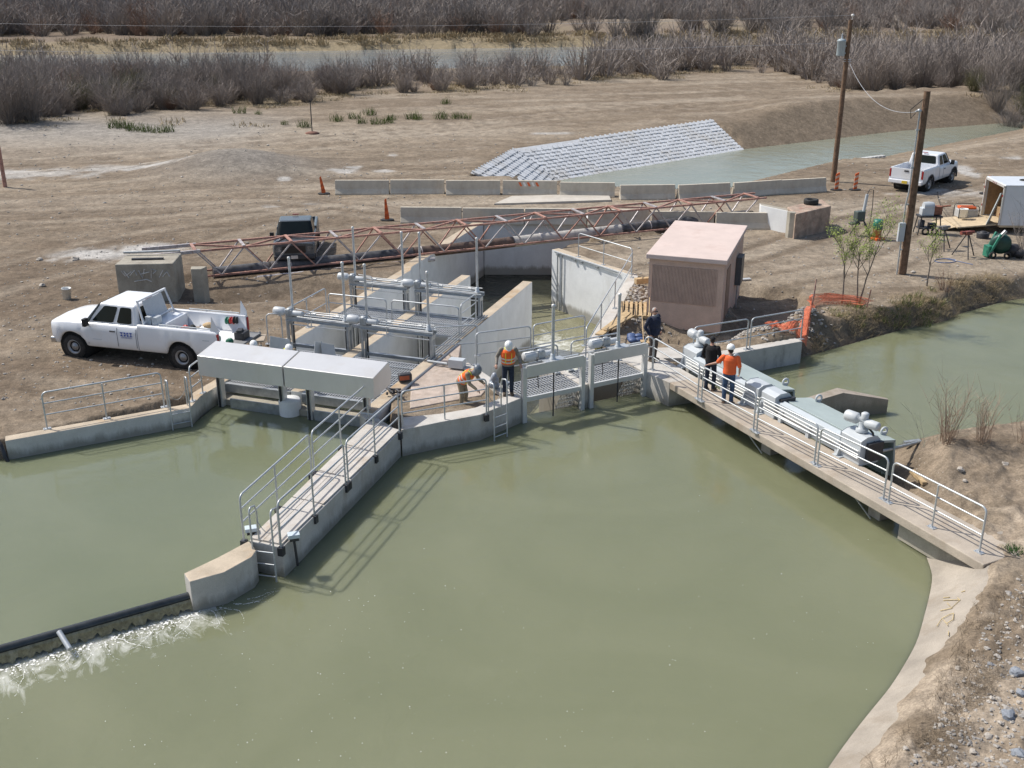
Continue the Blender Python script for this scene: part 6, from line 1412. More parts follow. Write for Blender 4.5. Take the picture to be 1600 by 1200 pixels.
# ================================================================ bare brush, woods, grass, young trees
def twig_mat(name,c1,c2):
    m,nt,b=newmat(name); N=nt.nodes; L=nt.links
    oi=N.new('ShaderNodeObjectInfo'); at=N.new('ShaderNodeAttribute'); at.attribute_name='tone'
    ad=N.new('ShaderNodeMath'); ad.operation='ADD'; L.new(at.outputs['Fac'],ad.inputs[0]); L.new(oi.outputs['Random'],ad.inputs[1])
    ml=N.new('ShaderNodeMath'); ml.operation='MULTIPLY'; ml.inputs[1].default_value=.5; L.new(ad.outputs[0],ml.inputs[0])
    mx=N.new('ShaderNodeMix'); mx.data_type='RGBA'; L.new(ml.outputs[0],mx.inputs[0]); mx.inputs[6].default_value=(*c1,1); mx.inputs[7].default_value=(*c2,1)
    L.new(mx.outputs[2],b.inputs['Base Color']); b.inputs['Roughness'].default_value=.95; b.inputs['Specular IOR Level'].default_value=.1
    return m
TWIG=twig_mat('bare_twigs',(.205,.172,.150),(.34,.295,.262))
TWIGD=twig_mat('dark_bare_twigs',(.155,.132,.118),(.27,.235,.210))
TWIGR=twig_mat('rusty_twigs',(.17,.10,.075),(.25,.165,.12))
TANTW=twig_mat('tan_twigs',(.25,.17,.12),(.42,.31,.23))
GREENW=twig_mat('olive_twigs',(.10,.095,.05),(.19,.18,.10))
STRAW=twig_mat('dry_straw',(.26,.20,.12),(.40,.32,.20))
GRASSG=twig_mat('green_grass',(.06,.095,.025),(.16,.19,.06))
LEAFY=twig_mat('spring_leaves',(.20,.27,.06),(.36,.42,.12))
BARKG=mat('pale_grey_bark',(.20,.17,.145),.9,var=.25,scale=8)
class Blades:
    """many thin tapering blades gathered in numpy arrays"""
    def __init__(s): s.v=[]; s.t=[]
    def strip(s,p,q,w0,w1,side,tone):
        p=np.asarray(p);q=np.asarray(q)
        s.v.append(np.stack([p-side*w0/2,p+side*w0/2,q+side*w1/2,q-side*w1/2])); s.t.append(tone)
    def arrays(s): return np.concatenate(s.v),np.repeat(np.array(s.t),4)
def blade_mesh(name,v,t,material):
    me=bpy.data.meshes.new(name); n=len(v); nq=n//4
    me.vertices.add(n); me.vertices.foreach_set('co',v.astype(np.float32).ravel())
    me.loops.add(n); me.loops.foreach_set('vertex_index',np.arange(n,dtype=np.int32))
    me.polygons.add(nq); me.polygons.foreach_set('loop_start',np.arange(0,n,4,dtype=np.int32))
    me.update(calc_edges=True)
    a=me.attributes.new('tone','FLOAT','POINT'); a.data.foreach_set('value',t.astype(np.float32))
    me.materials.append(material); return me
def bush_blades(rng,R,H,stems,subs,w,spread=1.0,lowdark=True):
    b=Blades()
    for i in range(stems):
        a=rng.uniform(0,2*PI); r0=R*.22*math.sqrt(rng.random()); tilt=rng.uniform(.05,.92)*spread
        h=H*rng.uniform(.6,1.05)*(1-.28*tilt); base=np.array([r0*math.cos(a),r0*math.sin(a),0.])
        d=np.array([math.cos(a)*tilt,math.sin(a)*tilt,1.0]); L=h
        p=base; side0=np.array([-math.sin(a+rng.uniform(-1.5,1.5)),math.cos(a),0]); side0/=np.linalg.norm(side0)
        k=3; pts=[p]
        for j in range(k):
            d=d+np.array([rng.gauss(0,.13),rng.gauss(0,.13),-.10*tilt]); p=p+d/np.linalg.norm(d)*L/k; pts.append(p)
        for j in range(k):
            b.strip(pts[j],pts[j+1],w*(1.5-.4*j),w*(1.1-.35*j),side0,rng.random()*.6)
        for q in range(subs):
            j=rng.randrange(0,k); u=rng.random(); o=pts[j]*(1-u)+pts[j+1]*u
            dd=np.array([math.cos(a)*tilt+rng.gauss(0,.55),math.sin(a)*tilt+rng.gauss(0,.55),rng.uniform(.25,1.0)]); dd/=np.linalg.norm(dd)
            ang=rng.uniform(0,PI); sd=np.array([math.cos(ang),math.sin(ang),rng.uniform(-.3,.3)])
            b.strip(o,o+dd*L*rng.uniform(.18,.42),w*.75,w*.2,sd,.25+.75*rng.random())
    return b.arrays()
brg=random.Random(21)
def inst(name,me,p,s,rz,label,cat,group,sz=None):
    o=bpy.data.objects.new(name,me); COL.objects.link(o); o.location=p; o.rotation_euler=(0,0,rz); o.scale=(s,s,s*(sz or 1)); return tag(o,label,cat,group)
PROTO=[]
for k in range(9):
    mt=(TWIG,TWIG,TWIG,TWIGD,TWIG,TWIGR,TWIGD,TWIG,GREENW)[k]
    v,t=bush_blades(brg,2.6,(3.5,3.0,4.2,3.7,2.6,3.4,4.5,3.3,3.2)[k],95,17,.030,spread=(.9,1.1,.8,1.0,1.2,.9,.75,1.1,1.0)[k]); PROTO.append(blade_mesh('bare_shrub_%d'%k,v,t,mt))
SLOW=[]
for k in range(5):
    v,t=bush_blades(brg,2.8,3.6,34,8,.075); SLOW.append((v,t))
SHAPE=['tall upright','low spreading','very tall narrow','dark dense','low wide','reddish','tall dark','rounded grey','olive tinted']
def bline(u): return float(np.interp(u,[p.x/p.y for p in BUSHLINE],[p.y for p in BUSHLINE]))
cands=[]
rr=random.Random(77)
for i in range(9000):
    y=rr.uniform(88,172); u=rr.uniform(-.62,.62); x=u*y; f=bline(u); d=y-f
    if d<.8: continue
    if d<6 and rr.random()<.3: continue
    if float(fbm(np.array([x/13.]),np.array([y/10.]),91)[0])<.30 and d<20: continue
    px_=800+FPX*x/(y*_c+CAMH*_s)
    if px_<930 and d>(46 if px_<150 else 30 if px_<260 else 20 if px_<420 else 14)+4*rr.random()**2: continue
    if px_<930 and y>140: continue
    if y>163+6*u: continue
    lx=30<x<70 and 100<y<130
    if all((x-a)**2+(y-b_)**2>((.75 if .35<(x/y)*0+.4 and px_<930 else 1.2)+.009*y)**2 for a,b_ in cands[-420:]): cands.append((x,y))
# a few hand placed shrubs that stand clear at the front in the photo
lead=[(590,133,1.15,6),(970,110,1.25,6),(1035,122,.9,5),(910,123,1.15,3),(535,146,1.1,3),(480,158,.8,7),(440,160,.8,4),(690,141,.85,7),(735,138,.85,0),(630,143,.8,1),(860,130,.6,4),(885,131,.6,1),(50,190,1.35,3),(15,193,1.35,6),(95,175,1.1,0),(1330,138,1.2,7),(1365,141,1.3,2),(1400,140,1.25,0),(1440,140,1.2,3),(1490,138,1.2,6),(1545,150,1.3,7),(1590,150,1.4,3),(1520,152,.7,8),(1560,160,.8,6),(1585,168,.9,3),(1610,160,1.0,8),(1470,146,.6,1),(1290,118,1.1,2),(805,133,.8,0),(830,132,.55,1),(345,163,1.0,0),(300,170,1.0,7)]
pts=[(P(a,b_,0).x,P(a,b_,0).y,s,k) for a,b_,s,k in lead]
pts+=[(x,y,rr.uniform(.7,1.25)*(.72 if -.19<x/y<.06 and y>105 else .85 if x/y<.08 else 1.05),rr.choice([0,0,1,2,3,4,5,6,7,7,8])) for x,y in sorted(cands,key=lambda q:q[1]) if all((x-a[0])**2+(y-a[1])**2>3.2 for a in pts)]
pts+=[(u_*f_,f_+rr.uniform(-1,3.5),rr.uniform(.35,.6),rr.choice([0,1,4,7,5])) for u_,f_ in [(u,bline(u)) for u in [rr.uniform(-.5,.5) for _ in range(46)]]]
pts.sort(key=lambda q:q[1]-bline(q[0]/q[1])*.0)
NIND=296
vis=[q for q in pts if abs(q[0]/q[1])<.56]; ind=vis[:NIND]; rest=vis[NIND:]+[q for q in pts if abs(q[0]/q[1])>=.56]
def where(x,y):
    u=x/y; Z=y*_c+CAMH*_s; px=800+FPX*x/Z
    for lim,tx in((110,'at the far left edge of the brush belt'),(330,'in the left part of the brush belt'),(560,'in the brush left of the lone stake line'),(800,'in the middle of the brush belt'),(1040,'above the block lined bank'),(1290,'left of the tall utility pole top'),(1420,'behind the two utility poles'),(9999,'at the right edge of the brush belt')):
        if px<lim: return tx
for i,(x,y,s,k) in enumerate(ind):
    d=y-bline(x/y)
    row='front row ' if d<7 else 'second row ' if d<18 else 'deeper standing '
    inst('bare_shrub',PROTO[k],(x,y,gz(x,y)-.05),s,rr.uniform(0,6.28),'%sbare %s shrub %s'%(row,SHAPE[k],where(x,y)),'shrub','bare shrubs along the far side of the yard',rr.uniform(.85,1.2))
def scatter(name,plist,protos,material,label,sc,kind='stuff',cat='brush'):
    VV=[];TT=[];r_=random.Random(5)
    zs=ground_z(np.array([p[0] for p in plist]),np.array([p[1] for p in plist]),False)
    for (p,z) in zip(plist,zs):
        v,t=r_.choice(protos); s=sc*p[2]*r_.uniform(.75,1.25); a=r_.uniform(0,6.28); ca,sa=math.cos(a),math.sin(a)
        w=v*np.array([s,s,s*r_.uniform(.85,1.25)]); VV.append(np.stack([w[:,0]*ca-w[:,1]*sa+p[0],w[:,0]*sa+w[:,1]*ca+p[1],w[:,2]+z-.05],1)); TT.append(np.clip(t*.6+r_.uniform(0,.9),0,1.6))
    o=bpy.data.objects.new(name,blade_mesh(name,np.concatenate(VV),np.concatenate(TT),material)); COL.objects.link(o)
    return tag(o,label,cat,kind=kind)
if rest: scatter('far_brush',[(q[0],q[1],q[2]*1.1) for q in rest],SLOW,TWIG,'mass of bare grey brown brush beyond the yard','1' and 1.0)
# woods over the river
FARW=[]
for k in range(5):
    v,t=bush_blades(brg,3.6,5.2,36,13,.085,spread=.95); FARW.append((v,t))
woods=[];sand=[]
for i in range(9000):
    y=rr.uniform(1,0)**.7*(560-228)+228 if 0 else rr.uniform(226,560); u=rr.uniform(-.60,.60); x=u*y
    n=float(fbm(np.array([x/40.]),np.array([y/25.]),97)[0])
    open_=(x>5 and y<330 and n<.50) or (x>-20 and 238<y<290 and n<.47)
    if ((x-35)/26)**2+((y-262)/20)**2<1 and rr.random()<.93: continue
    if open_ and rr.random()<.8: continue
    if rr.random()>.8: continue
    woods.append((x,y,rr.uniform(.65,1.25)*(1.25 if x<0 else .95)*(1+ (y-226)/900)))
scatter('far_woods',woods[::2],FARW,twig_mat('grey_far_twigs',(.155,.135,.122),(.30,.265,.24)),'leafless grey woods filling the far bank of the river',1.0,cat='woods')
scatter('far_woods',woods[1::4],FARW,TWIG,'lighter bare treetops scattered through the far woods',1.0,cat='woods')
scatter('far_woods',woods[3::4][:900],FARW,TWIGR,'reddish brown thickets in the far woods',.8,cat='woods')
hill=[(rr.uniform(-.6,.6)*y,y,rr.uniform(1.2,2.0)) for y in [rr.uniform(560,1100) for _ in range(1500)]]
scatter('far_woods',hill,FARW,TWIGD,'farthest grey woods rising on the slope behind',1.3,cat='woods')
# dry straw grass
def tuft(rng,R,H,n,w,lean=.5):
    b=Blades()
    for i in range(n):
        a=rng.uniform(0,2*PI); r=R*math.sqrt(rng.random()); o=np.array([r*math.cos(a),r*math.sin(a),0.])
        d=np.array([rng.gauss(0,lean),rng.gauss(0,lean),1.0]); d/=np.linalg.norm(d); L=H*rng.uniform(.5,1.1); ang=rng.uniform(0,PI); sd=np.array([math.cos(ang),math.sin(ang),0])
        m_=o+d*L*.6; e=m_+(d+np.array([0,0,-.35])+np.array([d[0],d[1],0])*.5)*L*.4
        b.strip(o,m_,w,w*.8,sd,rng.random()); b.strip(m_,e,w*.8,w*.1,sd,rng.random())
    return b.arrays()
TUFT=[tuft(brg,.35,.55,26,.035) for _ in range(4)]; TUFTF=[tuft(brg,1.6,1.1,40,.12) for _ in range(4)]
st=[]
for i in range(560):
    x=rr.uniform(-130,130); y=float(np.interp(x,[-300,-95,-50,10,120,300],[181,199,209,223,237,226]))+abs(rr.gauss(0,4))+.5; st.append((x,y,rr.uniform(.6,1.3)))
scatter('straw_grass',st,TUFTF,STRAW,'yellow dry grass fringing the far river bank',1.0,cat='dry grass')
st=[]
for i in range(900):
    u=rr.uniform(-.6,.6); f=bline(u); y=f+rr.gauss(1,5); x=u*y
    if float(fbm(np.array([x/9.]),np.array([y/9.]),71)[0])<.5: continue
    st.append((x,y,rr.uniform(.6,1.2)))
scatter('straw_grass',st,[tuft(brg,.9,.55,30,.06,.7) for _ in range(3)],STRAW,'dry straw grass along the foot of the brush',1.0,cat='dry grass')
# green tufts standing apart in the far yard: each one a plant
GT=[blade_mesh('grass_tuft_%d'%k,*tuft(brg,.62,.85,70,.035,.35),GRASSG) for k in range(3)]
for k,(px,py,s) in enumerate([(475,196,1.0),(525,188,1.0),(553,184,.9),(578,178,1.0),(590,191,1.0),(605,190,.9),(612,186,.8),(645,184,1.1),(652,186,.8),(688,184,1.1),(712,183,.9),(728,183,.8),(565,190,.8),(404,178,.6),(375,176,1.0),(182,198,1.2),(195,199,1.1),(208,202,1.0),(225,203,1.0),(248,204,1.0),(262,203,.9),(445,192,.6),(697,162,.9)]):
    p=P(px,py); x,y=p.x,p.y
    inst('grass_tuft',GT[k%3],(x,y,gz(x,y)),s,k*1.3,('green grass tuft near the lone dark stake','green grass tuft in the row right of the stake','green grass tuft in the left part of the far yard')[0 if 430<px<500 else 1 if px>500 else 2],'grass tuft','green tufts in the far yard')
# grasses on the pond bank
st=[]
for i in range(2600):
    t=rr.random(); 
    q=[(10.3,34.9),(11.6,35.95),(13.4,37.5),(15.2,38.15),(16.9,39.05),(18.6,41.05),(21,42)]
    k=min(5,int(t*6)); f=t*6-k; x=q[k][0]*(1-f)+q[k+1][0]*f; y=q[k][1]*(1-f)+q[k+1][1]*f; o=abs(rr.gauss(0,.75))
    x-=.55*o-rr.gauss(0,.15); y+=.83*o
    if float(fbm(np.array([x/1.4]),np.array([y/1.4]),45)[0])<.44 : continue
    st.append((x,y,rr.uniform(.4,.95)))
st=[q for q in st if rr.random()<.55]
TB=[tuft(brg,.22,.42,18,.011,1.1) for _ in range(4)]
scatter('bank_grass',st,TB,STRAW,'matted straw grass hanging over the pond bank',1.0,cat='dry grass')
scatter('bank_grass',[q for q in st[::7] if 12<q[0]<17],[tuft(brg,.25,.4,20,.02,.5) for _ in range(3)],GRASSG,'green weeds on the pond bank under the young trees',1.0,cat='weeds')
# litter of dry stems on the near right bank
st=[]
for i in range(700):
    k=rr.randrange(len(SH)-1); p=SH[k]; o=rr.uniform(1.0,1.9)
    if 20<p[1] : continue
    if float(fbm(np.array([p[0]*1.1]),np.array([p[1]*1.1]),47)[0])<.42: continue
    st.append((p[0]+o*.85,p[1]-o*.45,rr.uniform(.4,1.0)))
scatter('dry_litter',st,[tuft(brg,.2,.28,16,.008,1.4) for _ in range(4)],twig_mat('grey_litter',(.16,.125,.09),(.34,.27,.19)),'dead grey stems lying along the top of the bank lining',1.0,cat='litter')
# ---------------------------------------------------------------- young trees with first leaves
def young_tree(label,p,H,seed,lean=(0,0),leaf=1.0,nstem=1):
    rg=random.Random(seed); p=Vector(p); p.z=gz(p.x,p.y)-.05
    r=thing('young_tree',label,'young tree',p,group='young trees coming into leaf on the pond bank',local=True)
    m=MB(); ends=[]
    def grow(o,d,L,rad,depth):
        k=5; pts=[o];dd=d
        for j in range(k):
            dd=(dd+V(rg.gauss(0,.07),rg.gauss(0,.07),.05)).normalized(); o=o+dd*L/k; pts.append(o)
        m.path(pts,[rad*(1-.7*j/k) for j in range(k+1)],6)
        if depth<3:
            for q in range(7 if depth==0 else 5):
                u=rg.uniform(.40,1.0) if depth==0 else rg.uniform(.28,1); i=min(k-1,int(u*k)); b=pts[i].lerp(pts[i+1],u*k-i); a=rg.uniform(0,2*PI)
                nd=(dd*.75+V(math.cos(a),math.sin(a),.25)*rg.uniform(.45,.8)).normalized(); grow(b,nd,L*rg.uniform(.34,.55),rad*.42,depth+1)
        if depth>=1: ends.extend(pts[2:])
    for s in range(nstem): grow(V(.07*s,0,0),V(lean[0]+rg.gauss(0,.05),lean[1],1).normalized(),H*rg.uniform(.72,.85),.036,0)
    m.build('trunk',BARKG,r)
    b=Blades()
    for e in ends:
        for q in range(max(1,int(2.2*leaf))):
            if rg.random()<.25: continue
            c=np.array(e)+np.array([rg.gauss(0,.07),rg.gauss(0,.07),rg.gauss(0,.07)]); d=np.array([rg.gauss(0,1),rg.gauss(0,1),rg.gauss(0,1)]); d/=np.linalg.norm(d); a=np.cross(d,[0,0,1.0]); a/=max(np.linalg.norm(a),1e-3); s=rg.uniform(.03,.06)
            b.strip(c,c+d*s,s*.6,s*.35,a,rg.random())
    v,t=b.arrays(); o=bpy.data.objects.new('crown',blade_mesh('crown',v,t,LEAFY)); COL.objects.link(o); o.parent=r
    return r
young_tree('young leafing tree rising by the left end of the orange netting',PG(1315,474),3.0,3,(-.10,0))
young_tree('young two stemmed leafing tree right of the orange netting',PG(1339,474),3.1,5,(.10,0),nstem=2)
young_tree('smallest young leafing tree, right of the shorter utility pole',PG(1448,447),2.35,9,(.02,0),.5)
def shrub_near(label,px,py,H,n,mt,seed,sp=.5,w=.012):
    rg=random.Random(seed); v,t=bush_blades(rg,.9,H,n,9,w,spread=sp); p=PG(px,py); return inst('bare_shrub',blade_mesh('near_shrub',v,t,mt),(p.x,p.y,p.z-.05),1,0,label,'shrub',None)
shrub_near('reddish thin shrub on the tongue of bank by the right gate motor, left of two',1480,692,1.75,34,TANTW,31,.35)
shrub_near('reddish thin shrub on the tongue of bank, right of two',1535,690,1.5,30,TANTW,32,.3)
shrub_near('small bare shrub at the right frame edge of the tongue of bank',1600,692,1.2,16,TANTW,33,.4)
shrub_near('leaning bare shrub with pale buds beside the tie beam',1447,700,1.9,10,twig_mat('budding_twigs',(.16,.14,.11),(.40,.42,.34)),34,1.3)
shrub_near('bare grey shrub at the right edge before the trailer',1592,450,2.9,26,TWIG,35,.5,.014)
shrub_near('sparse dry shrub on the bank below the shorter pole',1475,462,1.0,26,TWIGR,36,.6)
v,t=tuft(brg,.20,.22,120,.014,.6); p=PG(1583,862); inst('grass_tuft',blade_mesh('green_tuft',v,t,twig_mat('deep_green',(.02,.06,.012),(.05,.12,.03))),(p.x,p.y,p.z),1,0,'small round deep green plant by the end of the footbridge','plant',None)
# ================================================================ stones, clutter, netting
STONE=mat('pale_stone',(.42,.38,.33),.9,var=.2,scale=4,bump=.3); STONEB=mat('blue_grey_stone',(.25,.27,.30),.85,var=.2,scale=5,bump=.3)
def rock_mesh(rg,n=2):
    bm=bmesh.new(); bmesh.ops.create_icosphere(bm,subdivisions=n,radius=1)
    o=Vector((rg.uniform(0,50),rg.uniform(0,50),0))
    for v in bm.verts: v.co*= .8+.5*mnoise.noise(v.co*1.3+o); v.co.z*=.7
    me=bpy.data.meshes.new('stone'); bm.to_mesh(me); bm.free(); return me
import bmesh
rg=random.Random(12); RK=[]
for k in range(6):
    me=rock_mesh(rg); me.materials.append(STONE if k%2 else STONEB); RK.append(me)
def stones(name,plist,label,cat='gravel'):
    V_=[];F_=[];o_=0
    base=[]
    for me in RK[:4]:
        v=np.array([tuple(q.co) for q in me.vertices]); f=np.array([tuple(p.vertices) for p in me.polygons]); base.append((v,f))
    r_=random.Random(3)
    zs=ground_z(np.array([p[0] for p in plist]),np.array([p[1] for p in plist]))
    for p,z in zip(plist,zs):
        v,f=r_.choice(base); a=r_.uniform(0,6.28); s=p[2]; w=v*s*np.array([r_.uniform(.7,1.2),r_.uniform(.7,1.2),r_.uniform(.6,1)]); ca,sa=math.cos(a),math.sin(a)
        V_.append(np.stack([w[:,0]*ca-w[:,1]*sa+p[0],w[:,0]*sa+w[:,1]*ca+p[1],w[:,2]+z+.2*s],1)); F_.append(f+o_); o_+=len(v)
    me=bpy.data.meshes.new(name); me.from_pydata(np.concatenate(V_).tolist(),[],np.concatenate(F_).tolist()); me.update()
    m_=mat('mixed_gravel',(.38,.345,.30),.92,var=.35,scale=1.7,col2=(.20,.19,.18)); me.materials.append(m_)
    o=bpy.data.objects.new(name,me); COL.objects.link(o); return tag(o,label,cat,kind='stuff')
L=[]
for i in range(2600):      # near right bank
    px,py=rg.uniform(1330,1640),rg.uniform(900,1260); 
    if px<1360+ (1180-py)*.55+70: continue
    p=P(px,py,.1)
    L.append((p.x,p.y,abs(rg.gauss(0,.022))+.008))
stones('bank_gravel',L,'small loose stones strewn over the near right bank')
L=[]
for i in range(7000):
    p=P(rg.uniform(0,1600),rg.uniform(200,640))
    if p.x>9 and p.y<35: continue
    if -7.5<p.x<9.5 and 20<p.y<53 and not(p.x>5.3 and p.y>35): 
        continue
    L.append((p.x,p.y,(abs(rg.gauss(0,.016))+.008)*(1+p.y/70)))
L=[q for q in L if float(sdist(np.array([q[0]]),np.array([q[1]]),POOL)[0])>.4 and float(sdist(np.array([q[0]]),np.array([q[1]]),FARCAN)[0])>1]
stones('yard_gravel',L,'scattered pebbles and clods over the dirt yard')
L=[]
for i in range(420):
    c=rg.choice([(8.6,34.95,1.0,.5),(10.5,36.4,.7,.6),(7.4,34.9,.8,.4)]); L.append((rg.gauss(c[0],c[2]*.6),rg.gauss(c[1],c[3]*.6),rg.uniform(.03,.10)))
for i in range(260): L.append((rg.gauss(4.75,.45),rg.gauss(38.8,1.5),rg.uniform(.03,.12)))
stones('spoil_heap',L,'heap of cobbles and spoil around the hut and the stained wall','cobbles')
big=[(1500,735,.16,'pale'),(1508,752,.10,''),(1571,726,.14,'pale'),(1588,1053,.20,'blue'),(1575,1120,.2,'blue'),(1595,1085,.14,'blue'),(1520,1175,.11,''),(1470,1135,.09,'pale'),(1590,1180,.18,'blue'),(1560,1095,.11,''),(1497,1045,.10,'pale'),(1548,1040,.10,'blue'),(1415,1170,.08,''),(1545,1150,.13,'pale'),(118,406,.28,''),(62,407,.26,''),(66,447,.2,'pale'),(1415,505,.18,''),(1285,488,.15,'pale')]
for k,(px,py,s,c) in enumerate(big):
    p=PG(px,py); me=RK[0 if c=='blue' else 1+2*(k%3)]
    s*=.72; pos='on the near right bank' if py>1000 else 'beside the end of the footbridge' if 700<py<800 else 'in the dirt yard by the left block' if px<200 else 'at the pond bank'
    inst('stone',me,(p.x,p.y,p.z+s*.2),s,k*1.1,'%s stone lying %s'%({'blue':'angular blue grey','pale':'pale rounded','':'dull tan'}[c],pos),'stone','single larger stones')
def lumber(label,p,q,w=.09,h=.05,mt=LUMB,z=.06):
    a=PG(*p);b=PG(*q); a.z+=z; b.z+=z; m=MB(); m.beam(a,b,w,h); return tag(m.build('timber_board',mt,bevel=.004),label,'board')
lumber('short pale timber lying on the bank beside the footbridge railing',(1424,741),(1444,763),.12,.09)
lumber('thin pale board lying behind the stained hut shadow',(1150,453),(1171,453),.2,.05,WHITEP)
m=MB(); m.beam(V(4.95,41.0,.22),V(6.1,41.4,.22),.22,.22); tag(m.build('timber_sleeper',LUMB),'squared timber lying on the ground between wing wall rail and hut','timber')
# pallet walkway and planks left of the hut
r=thing('slatted_ramp','slatted timber ramp bridging the dug out hole beside the hut','ramp',V(4.5,37.0,0))
c0=V(4.05,37.3,-.05); dx=V(.96,-.10,0).normalized(); dy=V(.12,.99,0)
for k in range(8): 
    m=MB(); o=c0+dx*(.17*k); m.beam(o,o+dy*.95+V(0,0,.25),.11,.04,up=(0,0,1)); m.build('slat',LUMB,r)
for k in(.06,.9): m=MB(); m.beam(c0+dy*k+V(0,0,-.06+.25*k),c0+dx*1.25+dy*k+V(0,0,-.06+.25*k),.09,.09); m.build('rail',LUMB,r)
m=MB(); m.beam(V(3.0,34.6,.10),V(4.25,37.1,.12),.28,.05); tag(m.build('timber_plank',LUMB),'long plank sloping from the white side wall to the slatted ramp','plank')
m=MB(); m.beam(V(3.25,34.9,.16),V(4.35,36.5,.18),.14,.05); tag(m.build('timber_plank',LUMB),'narrow plank lying on the long one by the side wall','plank')
for k,(a,b) in enumerate(((V(4.65,34.1,.0),V(5.0,36.9,.75)),(V(4.5,34.2,0),V(4.7,36.9,.65)))):
    m=MB(); m.tube(a,b,.018,6); m.box(a,(.2,.24,.04)); tag(m.build('long_shovel',LUMB),('long handled shovel leaning on the slatted ramp, nearer the hut','long handled shovel leaning on the slatted ramp, farther from the hut')[k],'shovel')
m=MB()
for i in range(7): m.ball(V(4.3+rg.uniform(-.2,.2),34.7+rg.uniform(-.3,.3),-.05),(.18,.14,.09),7,5)
tag(m.build('blue_tarp',mat('blue_tarp',(.06,.10,.22),.5)),'crumpled blue tarp at the foot of the shovels','tarp')
m=MB(); m.box(V(4.15,36.2,-.55),(1.1,.7,.8)); 
m=MB()
for i in range(10): 
    a=rg.uniform(0,6.28); m.path([V(2.85,33.15,.03)+V(.14*math.cos(a+t)*(.5+i*.05),.14*math.sin(a+t)*(.5+i*.05),.02*i) for t in np.linspace(0,5,9)],.018,5)
tag(m.build('yellow_strap',mat('yellow_black_rope',(.42,.36,.06),.7,col2=(.06,.06,.03),scale=14)),'tangled yellow and black strap on the platform by the side wall rail','strap')
NETM=mat('orange_netting',(.70,.18,.09),.8,var=.15,scale=5)
def net_holes():
    nt=NETM.node_tree; N=nt.nodes; L=nt.links; tr=N.new('ShaderNodeBsdfTransparent'); mx=N.new('ShaderNodeMixShader'); tc=N.new('ShaderNodeTexCoord'); vo=N.new('ShaderNodeTexVoronoi'); vo.inputs['Scale'].default_value=22
    L.new(tc.outputs['Object'],vo.inputs['Vector']); r=N.new('ShaderNodeMapRange'); r.inputs[1].default_value=.24; r.inputs[2].default_value=.34; r.inputs[3].default_value=.95; r.inputs[4].default_value=.35; L.new(vo.outputs['Distance'],r.inputs[0])
    L.new(r.outputs[0],mx.inputs[0]); b=N['Principled BSDF']; L.new(b.outputs[0],mx.inputs[1]); L.new(tr.outputs[0],mx.inputs[2]); L.new(mx.outputs[0],N['Material Output'].inputs['Surface'])
net_holes()
# orange safety netting
def netting(name,label,pts,h,seed,floorpts=None):
    r_=random.Random(seed); mb=MB(); n=len(pts); K=8; vs=[]
    for i,p in enumerate(pts):
        p=Vector(p)
        for k in range(K+1): vs.append(p+V(r_.gauss(0,.05)+.10*math.sin(i*1.3+k),r_.gauss(0,.05),h[i]*k/K*(1+r_.gauss(0,.03))))
    mb.add(vs,[(i*(K+1)+k,(i+1)*(K+1)+k,(i+1)*(K+1)+k+1,i*(K+1)+k+1) for i in range(n-1) for k in range(K)],False)
    o=mb.build(name,NETM)
    return tag(o,label,'safety netting',group='orange safety netting by the pond bank')

g=lambda x,y,dz=0: V(x,y,gz(x,y)+dz)
netting('orange_netting','orange safety netting leaning on stakes above the stained wall',[g(10.25,35.2),g(10.65,36.2),g(11.0,37.2),g(11.3,38.1),g(11.4,38.7),g(12.1,38.9),g(12.8,38.7),g(13.4,38.4)],[.5,.7,.75,.8,.85,.45,.4,.3],2)
netting('orange_netting','fallen orange netting lying along the bank under the young trees',[g(11.9,39.2,.05),g(12.5,39.2,.08),g(13.1,39.0,.05),g(13.7,38.8,.05)],[.35,.3,.3,.2],4)
mb=MB(); K=10; vs=[]
for i in range(K+1):
    for j in range(K+1):
        x=8.9+1.05*i/K; y=34.55+.75*j/K; vs.append(V(x+.1*math.sin(j),y,gz(x,y)+.10+.16*max(0,math.sin(i*1.1+j*.7))+.35*(i/K)**2*(.5+.5*math.sin(j))))
mb.add(vs,[(i*(K+1)+j,(i+1)*(K+1)+j,(i+1)*(K+1)+j+1,i*(K+1)+j+1) for i in range(K) for j in range(K)]); tag(mb.build('orange_netting',NETM),'crumpled heap of orange netting on the cobbles behind the railing','safety netting','orange safety netting by the pond bank')
for k,(x,y,h) in enumerate(((10.75,36.4,1.2),(11.42,38.65,1.15),(13.45,38.4,.7))):
    m=MB(); z=gz(x,y); m.tube((x,y,z-.1),(x+.12,y+.1,z+h),.022,6); tag(m.build('netting_stake',RUST),('rusty stake holding the netting by the stained wall','rusty stake at the bend of the orange netting','rusty stake at the right end of the orange netting')[k],'stake')
# ---------------------------------------------------------------- yard equipment near the trailer
def tripod(label,px,py,h,head):
    p=PG(px,py); r=thing('tripod_stand',label,'tripod stand',p,group='tripod pipe stands in the yard')
    top=p+V(0,0,h)
    for a in(.4,2.5,4.6): m=MB(); m.tube(top+V(.06*math.cos(a),.06*math.sin(a),0),p+V(.55*math.cos(a),.55*math.sin(a),0),.026,6); m.build('leg',DARK,r)
    m=MB(); m.prism([xy(p+V(.2*math.cos(a),.2*math.sin(a),0)) for a in(.4,2.5,4.6)],p.z+h*.45,p.z+h*.47); m.build('tray',DARK,r)
    m=MB(); m.box(top+V(0,0,.08),(.34,.18,.16),.4); m.tube(top+V(-.3,-.1,.1),top+V(.3,.1,.1),.06,10); m.lathe([(.09,-.05),(.09,.05)],top+V(-.32,-.11,.1),(1,.35,0),10); m.build('vise_head',head,r)
    return r
